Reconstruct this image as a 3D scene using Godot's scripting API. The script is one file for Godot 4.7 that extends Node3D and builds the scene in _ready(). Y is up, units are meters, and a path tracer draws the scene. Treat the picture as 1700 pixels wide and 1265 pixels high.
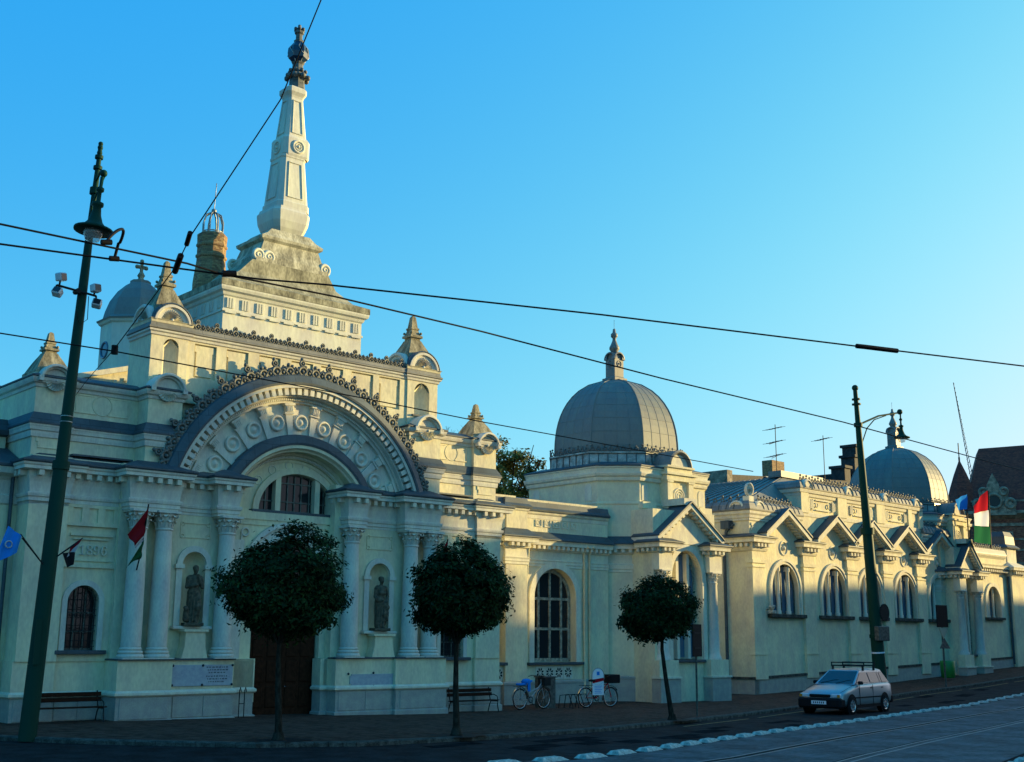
extends Node3D
# ---------------------------------------------------------------- helpers
var st: SurfaceTool
var X := Transform3D.IDENTITY
var FA := Transform3D(Basis(Vector3.UP, 0.726), Vector3(-12.635, 0, -40.293))   # street frame: x along the facade, z towards the street
var FB := Transform3D(Basis(Vector3.UP, 0.792), Vector3(14.502, 0, -73.243))    # frame of the long gallery
var offs := {}
var M := {}
var rng := RandomNumberGenerator.new()
var taken := {}

func nb():
	st = SurfaceTool.new()
	st.begin(Mesh.PRIMITIVE_TRIANGLES)
	st.set_smooth_group(-1)

func sg(smooth: bool):
	st.set_smooth_group(1 if smooth else -1)

func tri(a: Vector3, b: Vector3, c: Vector3, o: Vector3):
	if (c - a).cross(b - a).dot(o) < 0.0:
		var t := b
		b = c
		c = t
	st.add_vertex(X * a)
	st.add_vertex(X * b)
	st.add_vertex(X * c)

func q(a: Vector3, b: Vector3, c: Vector3, d: Vector3, o: Vector3):
	tri(a, b, c, o)
	tri(a, c, d, o)

func box(x0: float, x1: float, y0: float, y1: float, z0: float, z1: float):
	var p := [Vector3(x0, y0, z0), Vector3(x1, y0, z0), Vector3(x1, y1, z0), Vector3(x0, y1, z0), Vector3(x0, y0, z1), Vector3(x1, y0, z1), Vector3(x1, y1, z1), Vector3(x0, y1, z1)]
	q(p[0], p[1], p[2], p[3], Vector3.FORWARD)
	q(p[4], p[5], p[6], p[7], Vector3.BACK)
	q(p[0], p[3], p[7], p[4], Vector3.LEFT)
	q(p[1], p[2], p[6], p[5], Vector3.RIGHT)
	q(p[3], p[2], p[6], p[7], Vector3.UP)
	q(p[0], p[1], p[5], p[4], Vector3.DOWN)

# box with chamfered edges
func cbox(x0: float, x1: float, y0: float, y1: float, z0: float, z1: float, c: float):
	var cx := (x0 + x1) / 2
	var cy := (y0 + y1) / 2
	var cz := (z0 + z1) / 2
	var h := Vector3(x1 - x0, y1 - y0, z1 - z0) / 2
	var P := func(ax: int, sx: int, sy: int, sz: int) -> Vector3:
		var e := Vector3(h.x - c, h.y - c, h.z - c)
		e[ax] = h[ax]
		return Vector3(cx + sx * e.x, cy + sy * e.y, cz + sz * e.z)
	for ax in 3:
		for s in [-1, 1]:
			var o := Vector3.ZERO
			o[ax] = s
			var cs := []
			for k in [[-1, -1], [1, -1], [1, 1], [-1, 1]]:
				var v := [0, 0, 0]
				v[ax] = s
				v[(ax + 1) % 3] = k[0]
				v[(ax + 2) % 3] = k[1]
				cs.append(P.call(ax, v[0], v[1], v[2]))
			q(cs[0], cs[1], cs[2], cs[3], o)
	for ax in 3:
		var a1 := (ax + 1) % 3
		var a2 := (ax + 2) % 3
		for s1 in [-1, 1]:
			for s2 in [-1, 1]:
				var v0 := [0, 0, 0]
				v0[ax] = -1
				v0[a1] = s1
				v0[a2] = s2
				var v1 := v0.duplicate()
				v1[ax] = 1
				var o2 := Vector3.ZERO
				o2[a1] = s1
				o2[a2] = s2
				q(P.call(a1, v0[0], v0[1], v0[2]), P.call(a1, v1[0], v1[1], v1[2]), P.call(a2, v1[0], v1[1], v1[2]), P.call(a2, v0[0], v0[1], v0[2]), o2)
	for sx in [-1, 1]:
		for sy in [-1, 1]:
			for sz in [-1, 1]:
				tri(P.call(0, sx, sy, sz), P.call(1, sx, sy, sz), P.call(2, sx, sy, sz), Vector3(sx, sy, sz))

func ccw(poly: PackedVector2Array) -> PackedVector2Array:
	if Geometry2D.is_polygon_clockwise(poly):
		poly.reverse()
	return poly

# polygon in x,y pushed along z
func ext(pl: Array, z0: float, z1: float, back := true):
	var poly := ccw(PackedVector2Array(pl))
	var idx := Geometry2D.triangulate_polygon(poly)
	for i in range(0, idx.size(), 3):
		var a := poly[idx[i]]
		var b := poly[idx[i + 1]]
		var c := poly[idx[i + 2]]
		tri(Vector3(a.x, a.y, z1), Vector3(b.x, b.y, z1), Vector3(c.x, c.y, z1), Vector3.BACK)
		if back:
			tri(Vector3(a.x, a.y, z0), Vector3(b.x, b.y, z0), Vector3(c.x, c.y, z0), Vector3.FORWARD)
	var n := poly.size()
	for i in n:
		var a := poly[i]
		var b := poly[(i + 1) % n]
		var d := b - a
		if absf(d.x) + absf(d.y) < 1e-5: continue
		q(Vector3(a.x, a.y, z0), Vector3(b.x, b.y, z0), Vector3(b.x, b.y, z1), Vector3(a.x, a.y, z1), ccwn(poly, d))

func ccwn(poly: PackedVector2Array, d: Vector2) -> Vector3:
	return Vector3(d.y, -d.x, 0) if not Geometry2D.is_polygon_clockwise(poly) else Vector3(-d.y, d.x, 0)

# polygon in plan (x, z) raised from y0 to y1
func pext(pl: Array, y0: float, y1: float):
	var poly := ccw(PackedVector2Array(pl))
	var idx := Geometry2D.triangulate_polygon(poly)
	for i in range(0, idx.size(), 3):
		var a := poly[idx[i]]
		var b := poly[idx[i + 1]]
		var c := poly[idx[i + 2]]
		tri(Vector3(a.x, y1, a.y), Vector3(b.x, y1, b.y), Vector3(c.x, y1, c.y), Vector3.UP)
	for i in poly.size():
		var a := poly[i]
		var b := poly[(i + 1) % poly.size()]
		var o := ccwn(poly, b - a)
		q(Vector3(a.x, y0, a.y), Vector3(b.x, y0, b.y), Vector3(b.x, y1, b.y), Vector3(a.x, y1, a.y), Vector3(o.x, 0, o.y))

# moulding profile [(out, y)] swept along a plan path [(x, z)]; outward is to the street side when the path runs left to right
func sweep(path: Array, prof: Array, closed := false, caps := true):
	var n := path.size()
	var mit := []
	for i in n:
		var d0 := Vector2.ZERO
		var d1 := Vector2.ZERO
		if i > 0 or closed: d0 = (path[i] - path[(i - 1 + n) % n]).normalized()
		if i < n - 1 or closed: d1 = (path[(i + 1) % n] - path[i]).normalized()
		if d0 == Vector2.ZERO: d0 = d1
		if d1 == Vector2.ZERO: d1 = d0
		var n0 := Vector2(-d0.y, d0.x)
		var n1 := Vector2(-d1.y, d1.x)
		var mm := (n0 + n1)
		mm = mm / maxf(0.25, 1.0 + n0.dot(n1))
		mit.append(mm)
	for i in (n if closed else n - 1):
		var j := (i + 1) % n
		var d: Vector2 = (path[j] - path[i]).normalized()
		var nn := Vector2(-d.y, d.x)
		for k in prof.size() - 1:
			var a: Vector2 = prof[k]
			var b: Vector2 = prof[k + 1]
			var e := b - a
			var o := Vector3(nn.x * e.y, -e.x, nn.y * e.y)
			var p0: Vector2 = path[i] + mit[i] * a.x
			var p1: Vector2 = path[j] + mit[j] * a.x
			var p2: Vector2 = path[j] + mit[j] * b.x
			var p3: Vector2 = path[i] + mit[i] * b.x
			q(Vector3(p0.x, a.y, p0.y), Vector3(p1.x, a.y, p1.y), Vector3(p2.x, b.y, p2.y), Vector3(p3.x, b.y, p3.y), o)
	if caps and not closed:
		for i in [0, n - 1]:
			var idx := Geometry2D.triangulate_polygon(PackedVector2Array(prof))
			var dd: Vector2 = (path[0] - path[1]) if i == 0 else (path[n - 1] - path[n - 2])
			for t in range(0, idx.size(), 3):
				var v := []
				for s in 3:
					var pp: Vector2 = path[i] + mit[i] * prof[idx[t + s]].x
					v.append(Vector3(pp.x, prof[idx[t + s]].y, pp.y))
				tri(v[0], v[1], v[2], Vector3(dd.x, 0, dd.y))

# moulding profile [(r, z)] swept round an arch in the x,y plane
func arcs(cx: float, cy: float, prof: Array, a0: float, a1: float, n: int, smooth := false):
	sg(smooth)
	for i in n:
		var t0 := a0 + (a1 - a0) * i / n
		var t1 := a0 + (a1 - a0) * (i + 1) / n
		var e0 := Vector2(cos(t0), sin(t0))
		var e1 := Vector2(cos(t1), sin(t1))
		var em := (e0 + e1) / 2
		for k in prof.size() - 1:
			var a: Vector2 = prof[k]
			var b: Vector2 = prof[k + 1]
			var e := b - a
			q(Vector3(cx + a.x * e0.x, cy + a.x * e0.y, a.y), Vector3(cx + a.x * e1.x, cy + a.x * e1.y, a.y), Vector3(cx + b.x * e1.x, cy + b.x * e1.y, b.y), Vector3(cx + b.x * e0.x, cy + b.x * e0.y, b.y), Vector3(em.x * e.y, em.y * e.y, -e.x))
	sg(false)

# profile [(r, y)] turned about a vertical axis
func lathe(c: Vector3, prof: Array, n: int, smooth := true, a0 := 0.0, a1 := TAU, sx := 1.0, sz := 1.0):
	sg(smooth)
	for i in n:
		var t0 := a0 + (a1 - a0) * i / n
		var t1 := a0 + (a1 - a0) * (i + 1) / n
		var e0 := Vector3(cos(t0) * sx, 0, sin(t0) * sz)
		var e1 := Vector3(cos(t1) * sx, 0, sin(t1) * sz)
		var em := (e0 + e1) / 2
		for k in prof.size() - 1:
			var a: Vector2 = prof[k]
			var b: Vector2 = prof[k + 1]
			var e := b - a
			var o := em * e.y + Vector3(0, -e.x, 0)
			var p0 := c + e0 * a.x + Vector3(0, a.y, 0)
			var p1 := c + e1 * a.x + Vector3(0, a.y, 0)
			var p2 := c + e1 * b.x + Vector3(0, b.y, 0)
			var p3 := c + e0 * b.x + Vector3(0, b.y, 0)
			if a.x < 1e-4:
				tri(p0, p2, p3, o)
			elif b.x < 1e-4:
				tri(p0, p1, p2, o)
			else:
				q(p0, p1, p2, p3, o)
	sg(false)

# faceted lathe with flat faces across the axes; prof radii are inradii
func facet(c: Vector3, prof: Array, n := 8, rot := 0.0, sx := 1.0, sz := 1.0):
	var k := 1.0 / cos(PI / n)
	var p := []
	for v in prof: p.append(Vector2(v.x * k, v.y))
	lathe(c, p, n, false, PI / n + rot, TAU + PI / n + rot, sx, sz)

func tube(pts: Array, r: float, n := 6, r1 := -1.0, capped := true):
	if r1 < 0: r1 = r
	var rings := []
	var side := Vector3.ZERO
	for i in pts.size():
		var d: Vector3 = (pts[mini(i + 1, pts.size() - 1)] - pts[maxi(i - 1, 0)]).normalized()
		if side == Vector3.ZERO:
			side = d.cross(Vector3.UP if absf(d.y) < 0.9 else Vector3.RIGHT).normalized()
		side = (side - d * side.dot(d)).normalized()
		var up := d.cross(side)
		var rr := lerpf(r, r1, float(i) / maxi(1, pts.size() - 1))
		var ring := []
		for k in n:
			var t := TAU * k / n
			ring.append(pts[i] + (side * cos(t) + up * sin(t)) * rr)
		rings.append(ring)
	sg(true)
	for i in pts.size() - 1:
		for k in n:
			var l := (k + 1) % n
			var a: Vector3 = rings[i][k]
			q(a, rings[i][l], rings[i + 1][l], rings[i + 1][k], (a + rings[i][l]) * 0.5 - pts[i])
	sg(false)
	if capped:
		for e in [0, pts.size() - 1]:
			var d2: Vector3 = (pts[0] - pts[1]) if e == 0 else (pts[e] - pts[e - 1])
			for k in n - 2:
				tri(rings[e][0], rings[e][k + 1], rings[e][k + 2], d2)

func ball(c: Vector3, r: float, n := 10, sy := 1.0):
	var p := []
	for i in 7:
		var t := -PI / 2 + PI * i / 6
		p.append(Vector2(maxf(0.0, r * cos(t)), r * sin(t) * sy))
	lathe(c, p, n)

func torus(c: Vector3, R: float, r: float, n := 20, k := 6, axis := Vector3.BACK):
	var save := X
	var b := Basis.IDENTITY
	if absf(axis.dot(Vector3.BACK)) < 0.99:
		b = Basis(Quaternion(Vector3.BACK, axis.normalized()))
	X = X * Transform3D(b, c)
	var prof := []
	for i in k + 1:
		var t := TAU * i / k
		prof.append(Vector2(R + r * cos(t), r * sin(t)))
	arcs(0, 0, prof, 0, TAU, n, true)
	X = save

# wall between x0..x1, y0..y1, z0..z1 with arched or square openings [x0, x1, sill, spring, rise]
func wall(x0: float, x1: float, y0: float, y1: float, z0: float, z1: float, ops: Array, seg := 14):
	var x := x0
	for o in ops:
		if o[0] > x + 1e-3: box(x, o[0], y0, y1, z0, z1)
		if o[2] > y0 + 1e-3: box(o[0], o[1], y0, o[2], z0, z1)
		var pl := []
		if o[4] > 0.01:
			for i in seg + 1:
				var t := PI - PI * i / seg
				pl.append(Vector2((o[0] + o[1]) / 2 + (o[1] - o[0]) / 2 * cos(t), o[3] + o[4] * sin(t)))
		else:
			pl = [Vector2(o[0], o[3]), Vector2(o[1], o[3])]
		pl.append(Vector2(o[1], y1))
		pl.append(Vector2(o[0], y1))
		ext(pl, z0, z1)
		x = o[1]
	if x1 > x + 1e-3: box(x, x1, y0, y1, z0, z1)

# flat arched panel outline
func arch_poly(x0: float, x1: float, y0: float, ys: float, rise: float, seg := 16) -> Array:
	var pl := [Vector2(x0, y0)]
	for i in seg + 1:
		var t := PI - PI * i / seg
		pl.append(Vector2((x0 + x1) / 2 + (x1 - x0) / 2 * cos(t), ys + rise * sin(t)))
	pl.append(Vector2(x1, y0))
	return pl

# frame band following an arched opening (jambs + arch), width wd, between z0 and z1
func arch_frame(x0: float, x1: float, y0: float, ys: float, rise: float, wd: float, z0: float, z1: float, seg := 16):
	var a := arch_poly(x0, x1, y0, ys, rise, seg)
	var b := arch_poly(x0 + wd, x1 - wd, y0, ys, maxf(0.01, rise - wd), seg)
	for i in a.size() - 1:
		ext([a[i], a[i + 1], b[i + 1], b[i]], z0, z1)

func number(n: String) -> String:
	if not taken.has(n):
		taken[n] = 0
		return n
	taken[n] += 1
	return "%s_%03d" % [n, taken[n]]

func tag(o: Node, label: String, category: String, group := "", kind := ""):
	if label: o.set_meta("label", label)
	if category: o.set_meta("category", category)
	if group: o.set_meta("group", group)
	if kind: o.set_meta("kind", kind)

func thing(called: String, label: String, category: String, base := Vector3.ZERO, F := FA, group := "") -> Node3D:
	var o := Node3D.new()
	o.name = number(called)
	add_child(o)
	o.transform = F * Transform3D(Basis.IDENTITY, base)
	offs[o] = base
	tag(o, label, category, group)
	return o

func mi(mesh: Mesh, mat: Material) -> MeshInstance3D:
	var o := MeshInstance3D.new()
	o.mesh = mesh
	o.material_override = mat
	return o

func done() -> ArrayMesh:
	st.generate_normals()
	var r := st.commit()
	nb()
	return r

# commit what was built (in the frame of the thing) as a part
func part(called: String, p: Node, mat: Material, kind := "") -> MeshInstance3D:
	var o := mi(done(), mat)
	o.name = called
	p.add_child(o, true)
	if offs.has(p): o.position = -offs[p]
	if kind: o.set_meta("kind", kind)
	return o

# a shared mesh placed as a part
func copy(called: String, p: Node, mesh: Mesh, mat: Material, t: Transform3D) -> MeshInstance3D:
	var o := mi(mesh, mat)
	o.name = called
	p.add_child(o, true)
	o.transform = t
	if offs.has(p): o.position -= offs[p]
	return o

# a thing that is a single mesh; built in frame coordinates
func solo(called: String, label: String, category: String, mat: Material, base := Vector3.ZERO, F := FA, group := "", kind := "") -> MeshInstance3D:
	var save := done()
	var o := mi(save, mat)
	o.name = number(called)
	add_child(o)
	o.transform = F
	tag(o, label, category, group, kind)
	return o

func place(o: Node3D, base: Vector3, turn := 0.0, s := 1.0, F := FA):
	o.transform = F * Transform3D(Basis(Vector3.UP, turn).scaled(Vector3.ONE * s), base)

func dup(src: Node3D, base: Vector3, turn: float, s: float, label: String, F := FA) -> Node3D:
	var o: Node3D = src.duplicate()
	o.name = number(String(src.name).get_slice("_00", 0))
	add_child(o)
	place(o, base, turn, s, F)
	o.set_meta("label", label)
	return o

func V(a: float, b: float, c: float) -> Vector3:
	return Vector3(a, b, c)

func P2(l: Array) -> Array:
	var r := []
	for i in range(0, l.size(), 2): r.append(Vector2(l[i], l[i + 1]))
	return r

const GU := [-80.0, 0.0, 7.0, 13.0, 25.0, 42.0, 58.0, 74.0, 82.0, 140.0, 260.0]
const GH := [0.1, 0.1, 0.0, -0.12, -0.28, -0.35, 0.0, 0.6, 0.9, 2.2, 4.6]
func gh(u: float) -> float:
	for i in GU.size() - 1:
		if u < GU[i + 1]:
			return lerpf(GH[i], GH[i + 1], clampf((u - GU[i]) / (GU[i + 1] - GU[i]), 0, 1))
	return GH[-1]

# ---------------------------------------------------------------- materials
func tex(kind: String) -> ImageTexture:
	var N := 512
	var fine := FastNoiseLite.new()
	fine.seed = 3 + kind.hash() % 97
	fine.frequency = 0.06
	fine.fractal_octaves = 4
	var big := FastNoiseLite.new()
	big.seed = 11 + kind.hash() % 89
	big.frequency = 0.008
	big.fractal_octaves = 5
	var a := fine.get_seamless_image(N, N)
	var b := big.get_seamless_image(N, N)
	var im := Image.create(N, N, false, Image.FORMAT_RGB8)
	var R := RandomNumberGenerator.new()
	R.seed = kind.hash()
	var tone := []
	for i in 4096: tone.append(R.randf())
	for y in N:
		for x in N:
			var f := a.get_pixel(x, y).r - 0.5
			var g := b.get_pixel(x, y).r - 0.5
			var v := 1.0
			var c := Color.WHITE
			match kind:
				"plaster":
					var sk := a.get_pixel((x * 5) % N, (y / 12 + 40) % N).r - 0.5
					v = 0.94 + f * 0.09 + g * 0.13 + sk * 0.06
					c = Color(v, v * (1.0 + g * 0.02), v * (1.0 - g * 0.05))
				"grime":
					v = 0.8 + f * 0.35 + g * 0.55
					c = Color(v, v, v * 0.97)
				"moss":
					v = clampf(0.62 + f * 0.5 + g * 0.9, 0.15, 1)
					c = Color(v * 0.98, v, v * 0.82)
				"metal":
					var i1 := y / 64
					var j1 := (x + (i1 % 2) * 32) / 64
					v = 0.86 + f * 0.1 + g * 0.25 + (tone[(i1 * 8 + j1 % 8) % 4096] - 0.5) * 0.09
					if y % 64 < 2 or (x + (i1 % 2) * 32) % 64 < 2: v -= 0.2
					c = Color(v, v, v)
				"brick":
					var r2 := y / 16
					var xx := (x + (r2 % 2) * 16) % N
					var t2: float = tone[(r2 * 16 + xx / 32) % 4096]
					v = 0.72 + t2 * 0.35 + f * 0.3
					c = Color(v, v * (0.9 + t2 * 0.1), v * 0.85)
					if y % 16 < 2 or xx % 32 < 2: c = Color(0.75, 0.74, 0.7) * (0.9 + f * 0.3)
				"pave":
					var r3 := y / 16
					var x3 := (x + (r3 % 2) * 16) % N
					var t3: float = tone[(r3 * 16 + x3 / 32) % 4096]
					v = 0.78 + t3 * 0.28 + f * 0.25 + g * 0.5
					c = Color(v, v * (0.94 + t3 * 0.06), v * 0.94)
					if y % 16 < 1 or x3 % 32 < 1: c = c * 0.62
				"asphalt":
					v = 0.8 + f * 0.45 + g * 0.5 + (tone[(x * 37 + y * 101) % 4096] - 0.5) * 0.25
					c = Color(v, v, v)
				"wood":
					v = 0.8 + (a.get_pixel((x * 6) % N, y / 8).r - 0.5) * 0.5 + g * 0.3
					c = Color(v, v * 0.96, v * 0.9)
			im.set_pixel(x, y, Color(clampf(c.r, 0, 1), clampf(c.g, 0, 1), clampf(c.b, 0, 1)))
	return ImageTexture.create_from_image(im)

func mat(col: Color, rough := 0.85, t: Texture2D = null, scale := Vector3.ONE, metal := 0.0) -> StandardMaterial3D:
	var m := StandardMaterial3D.new()
	m.albedo_color = col.linear_to_srgb()
	m.roughness = rough
	m.metallic = metal
	m.cull_mode = BaseMaterial3D.CULL_DISABLED
	if t:
		m.albedo_texture = t
		m.uv1_triplanar = true
		m.uv1_world_triplanar = false
		m.uv1_scale = scale
		m.uv1_triplanar_sharpness = 6.0
	return m

func nrm(m: StandardMaterial3D, freq: float, depth: float, seed_: int, scale := 1.0):
	var nz := FastNoiseLite.new()
	nz.seed = seed_
	nz.frequency = freq
	nz.fractal_octaves = 4
	var im := nz.get_seamless_image(256, 256)
	im.bump_map_to_normal_map(depth)
	m.normal_enabled = true
	m.normal_texture = ImageTexture.create_from_image(im)
	m.normal_scale = scale

func materials():
	var pl := tex("plaster")
	var gr := tex("grime")
	var mo := tex("moss")
	var me := tex("metal")
	var br := tex("brick")
	var pv := tex("pave")
	var asp := tex("asphalt")
	var wd := tex("wood")
	M.wall = mat(Color(0.76, 0.69, 0.46), 0.9, pl, V(0.22, 0.11, 0.22))
	nrm(M.wall, 0.05, 2.0, 5, 0.25)
	M.trim = mat(Color(0.75, 0.70, 0.53), 0.88, pl, V(0.5, 0.2, 0.5))
	M.stone = mat(Color(0.70, 0.67, 0.55), 0.85, pl, V(0.4, 0.15, 0.4))
	M.tower = mat(Color(0.74, 0.72, 0.57), 0.88, pl, V(0.2, 0.07, 0.2))
	M.moss = mat(Color(0.47, 0.44, 0.31), 0.95, gr, V(0.3, 0.12, 0.3))
	M.cap = mat(Color(0.42, 0.37, 0.25), 0.92, gr, V(0.6, 0.25, 0.6))
	M.weathered = mat(Color(0.62, 0.58, 0.42), 0.92, gr, V(0.4, 0.16, 0.4))
	M.plinth = mat(Color(0.40, 0.385, 0.33), 0.85, pl, V(0.5, 0.5, 0.5))
	M.metal = mat(Color(0.06, 0.09, 0.105), 0.6, me, V(0.18, 0.18, 0.18))
	M.metal2 = mat(Color(0.23, 0.23, 0.20), 0.55, me, V(0.14, 0.14, 0.14))
	M.dome = mat(Color(0.185, 0.20, 0.175), 0.6, pl, V(0.3, 0.1, 0.3))
	M.cresting = mat(Color(0.17, 0.18, 0.165), 0.6, gr, V(1, 1, 1))
	M.zinc = mat(Color(0.42, 0.44, 0.42), 0.35, gr, V(0.5, 0.5, 0.5), 0.3)
	M.glass = mat(Color(0.014, 0.018, 0.02), 0.07)
	M.glass.metallic_specular = 0.35
	nrm(M.glass, 0.012, 3.0, 8, 0.12)
	M.skytintglass = mat(Color(0.07, 0.13, 0.19), 0.15)  # blue of the reflected sky is put into the pane colour
	nrm(M.skytintglass, 0.012, 3.0, 9, 0.12)
	M.frame = mat(Color(0.13, 0.15, 0.13), 0.6, gr, V(1, 1, 1))
	M.framelight = mat(Color(0.42, 0.39, 0.30), 0.7, gr, V(1, 1, 1))
	M.iron = mat(Color(0.02, 0.022, 0.022), 0.5)
	M.door = mat(Color(0.055, 0.022, 0.012), 0.55, wd, V(1.2, 1.2, 1.2))
	M.brick = mat(Color(0.40, 0.28, 0.165), 0.9, br, V(0.42, 0.42, 0.42))
	M.redbrick = mat(Color(0.34, 0.14, 0.10), 0.9, br, V(0.3, 0.3, 0.3))
	M.redroof = mat(Color(0.24, 0.055, 0.035), 0.8, br, V(0.25, 0.25, 0.25))
	M.darkroof = mat(Color(0.05, 0.045, 0.045), 0.8, gr, V(0.5, 0.5, 0.5))
	M.oldplaster = mat(Color(0.42, 0.35, 0.25), 0.9, gr, V(0.3, 0.3, 0.3))
	M.opposite = mat(Color(0.22, 0.2, 0.165), 0.9, gr, V(0.3, 0.3, 0.3))
	M.pave = mat(Color(0.10, 0.06, 0.045), 0.9, pv, V(0.3, 0.3, 0.3))
	M.kerb = mat(Color(0.11, 0.11, 0.10), 0.85, gr, V(0.6, 0.6, 0.6))
	M.asphalt = mat(Color(0.028, 0.029, 0.03), 0.85, asp, V(0.22, 0.22, 0.22))
	M.tram = mat(Color(0.1, 0.115, 0.12), 0.75, asp, V(0.12, 0.12, 0.12))
	M.rail = mat(Color(0.16, 0.16, 0.16), 0.5, null, Vector3.ONE, 0.6)
	M.white = mat(Color(0.66, 0.64, 0.57), 0.85, gr, V(1.5, 1.5, 1.5))
	M.yellowline = mat(Color(0.28, 0.2, 0.06), 0.8, gr, V(1, 1, 1))
	M.earth = mat(Color(0.06, 0.055, 0.045), 0.95, gr, V(0.2, 0.2, 0.2))
	M.pole = mat(Color(0.008, 0.045, 0.03), 0.5)
	M.cable = mat(Color(0.008, 0.008, 0.009), 0.5)
	M.leaf = mat(Color(0.022, 0.045, 0.016), 0.75)
	M.leaf.vertex_color_use_as_albedo = true
	M.leaf.albedo_color = Color.WHITE
	M.leaf.backlight_enabled = true
	M.leaf.backlight = Color(0.03, 0.05, 0.01)
	M.bark = mat(Color(0.045, 0.04, 0.032), 0.95, gr, V(2, 0.7, 2))
	M.benchwood = mat(Color(0.05, 0.02, 0.012), 0.6, wd, V(2, 2, 2))
	M.lantern = mat(Color(0.012, 0.035, 0.07), 0.25)
	M.statue = mat(Color(0.13, 0.11, 0.07), 0.8, gr, V(1.5, 1.5, 1.5))
	M.silver = mat(Color(0.3, 0.33, 0.34), 0.3, null, Vector3.ONE, 0.55)
	M.silver.clearcoat_enabled = true
	M.carglass = mat(Color(0.02, 0.026, 0.032), 0.05)
	M.black = mat(Color(0.012, 0.012, 0.013), 0.6)
	M.tyre = mat(Color(0.014, 0.014, 0.014), 0.9)
	M.chrome = mat(Color(0.5, 0.5, 0.5), 0.25, null, Vector3.ONE, 0.9)
	M.lamp = mat(Color(0.55, 0.58, 0.6), 0.15)
	M.amber = mat(Color(0.5, 0.2, 0.02), 0.25)
	M.bulb = mat(Color(0.6, 0.62, 0.6), 0.1)
	M.bulb.transparency = BaseMaterial3D.TRANSPARENCY_ALPHA
	M.bulb.albedo_color.a = 0.35
	M.patch = mat(Color(0.025, 0.026, 0.027), 0.9, asp, V(0.3, 0.3, 0.3))
	M.stain = mat(Color(0.062, 0.074, 0.078), 0.8, asp, V(0.3, 0.3, 0.3))
	M.red = mat(Color(0.42, 0.01, 0.02), 0.9)
	M.shadedred = mat(Color(0.16, 0.012, 0.018), 0.9)  # red, white, green cloth copies for near flags, shade put into the colour
	M.shadedwhite = mat(Color(0.32, 0.32, 0.33), 0.9)
	M.shadedgreen = mat(Color(0.012, 0.07, 0.03), 0.9)
	M.flagwhite = mat(Color(0.75, 0.76, 0.78), 0.8)
	M.green = mat(Color(0.01, 0.12, 0.05), 0.8)
	M.greenbin = mat(Color(0.012, 0.2, 0.03), 0.5)
	M.blue = mat(Color(0.02, 0.2, 0.6), 0.9)
	M.greybox = mat(Color(0.10, 0.11, 0.10), 0.6, gr, V(1, 1, 1))
	M.plaque = mat(Color(0.34, 0.42, 0.46), 0.4, pl, V(1, 1, 1))
	M.ink = mat(Color(0.03, 0.035, 0.04), 0.8)
	M.beige = mat(Color(0.45, 0.36, 0.25), 0.8)
	for k in ["red", "flagwhite", "green", "blue"]:
		M[k].backlight_enabled = true
		M[k].backlight = M[k].albedo_color * 0.12
	for k in ["leaf", "pole", "black", "iron", "cable", "kerb", "asphalt", "pave", "tyre", "bark", "benchwood", "door"]:
		M[k].metallic_specular = 0.18
	for k in ["wall", "trim", "stone", "tower", "cap", "plinth", "moss", "tram"]:
		M[k].metallic_specular = 0.3
	for k in ["red", "shadedred", "shadedwhite", "shadedgreen", "flagwhite", "green", "blue", "white", "patch"]:
		M[k].metallic_specular = 0.05
# ---------------------------------------------------------------- camera, sky, sun
func sky_image() -> Image:
	var W := 1024
	var Hh := 512
	var im := Image.create(W, Hh, false, Image.FORMAT_RGBF)
	var sun := (FA.basis * SUN).normalized()
	for y in Hh:
		var el := PI / 2 - PI * (y + 0.5) / Hh
		for x in W:
			var az := TAU * (x + 0.5) / W
			var d := Vector3(sin(az) * cos(el), sin(el), -cos(az) * cos(el))
			var g := rad_to_deg(acos(clampf(d.dot(sun), -1, 1)))
			var e := rad_to_deg(el)
			var c: Vector3
			if e >= 0.0:
				var t := 0.58 * exp(-(g - 47.0) / 16.0) * exp(-(e - 16.0) / 15.0) + 0.055 * exp(-(e - 16.0) / 10.0)
				t += 0.42 * exp(-e / 6.0)
				t = 1.1 * (1.0 - exp(-t / 1.1 - 0.35 * t * t))
				c = Vector3(0.008 + 0.62 * t + 0.14 * t * t * t, 0.33 + 0.67 * (1.0 - exp(-2.4 * t)), 0.88 + 0.22 * t)
				c += Vector3(0.9, 0.75, 0.5) * 1.5 * exp(-g / 8.0)
			else:
				c = Vector3(0.05, 0.055, 0.05)
			im.set_pixel(x, y, Color(c.x, c.y, c.z))
	return im

const SUN := Vector3(0.913, 0.174, 0.369)   # towards the low sun, in the street frame

func setup():
	var cam := Camera3D.new()
	cam.name = "camera"
	cam.position = Vector3(0, 2.8, 0)
	cam.rotation = Vector3(0.2078, 0, 0.0070)
	cam.fov = 34.78
	cam.near = 0.1
	cam.far = 1500
	add_child(cam)
	var env := Environment.new()
	env.background_mode = Environment.BG_SKY
	var sky := Sky.new()
	var pm := PanoramaSkyMaterial.new()
	pm.panorama = ImageTexture.create_from_image(sky_image())
	sky.sky_material = pm
	env.sky = sky
	env.background_energy_multiplier = 0.5
	env.tonemap_mode = Environment.TONE_MAPPER_LINEAR
	env.tonemap_exposure = 2.02
	env.sdfgi_enabled = true
	env.ssao_enabled = true
	env.ssil_enabled = true
	var we := WorldEnvironment.new()
	we.name = "environment"
	we.environment = env
	add_child(we)
	var s := DirectionalLight3D.new()
	s.name = "sun"
	s.light_energy = 1.45
	s.light_color = Color(1.0, 0.88, 0.6)
	s.light_angular_distance = 0.5
	s.shadow_enabled = true
	var d := (FA.basis * SUN).normalized()
	add_child(s)
	s.look_at_from_position(d * 50, Vector3.ZERO)

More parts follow.
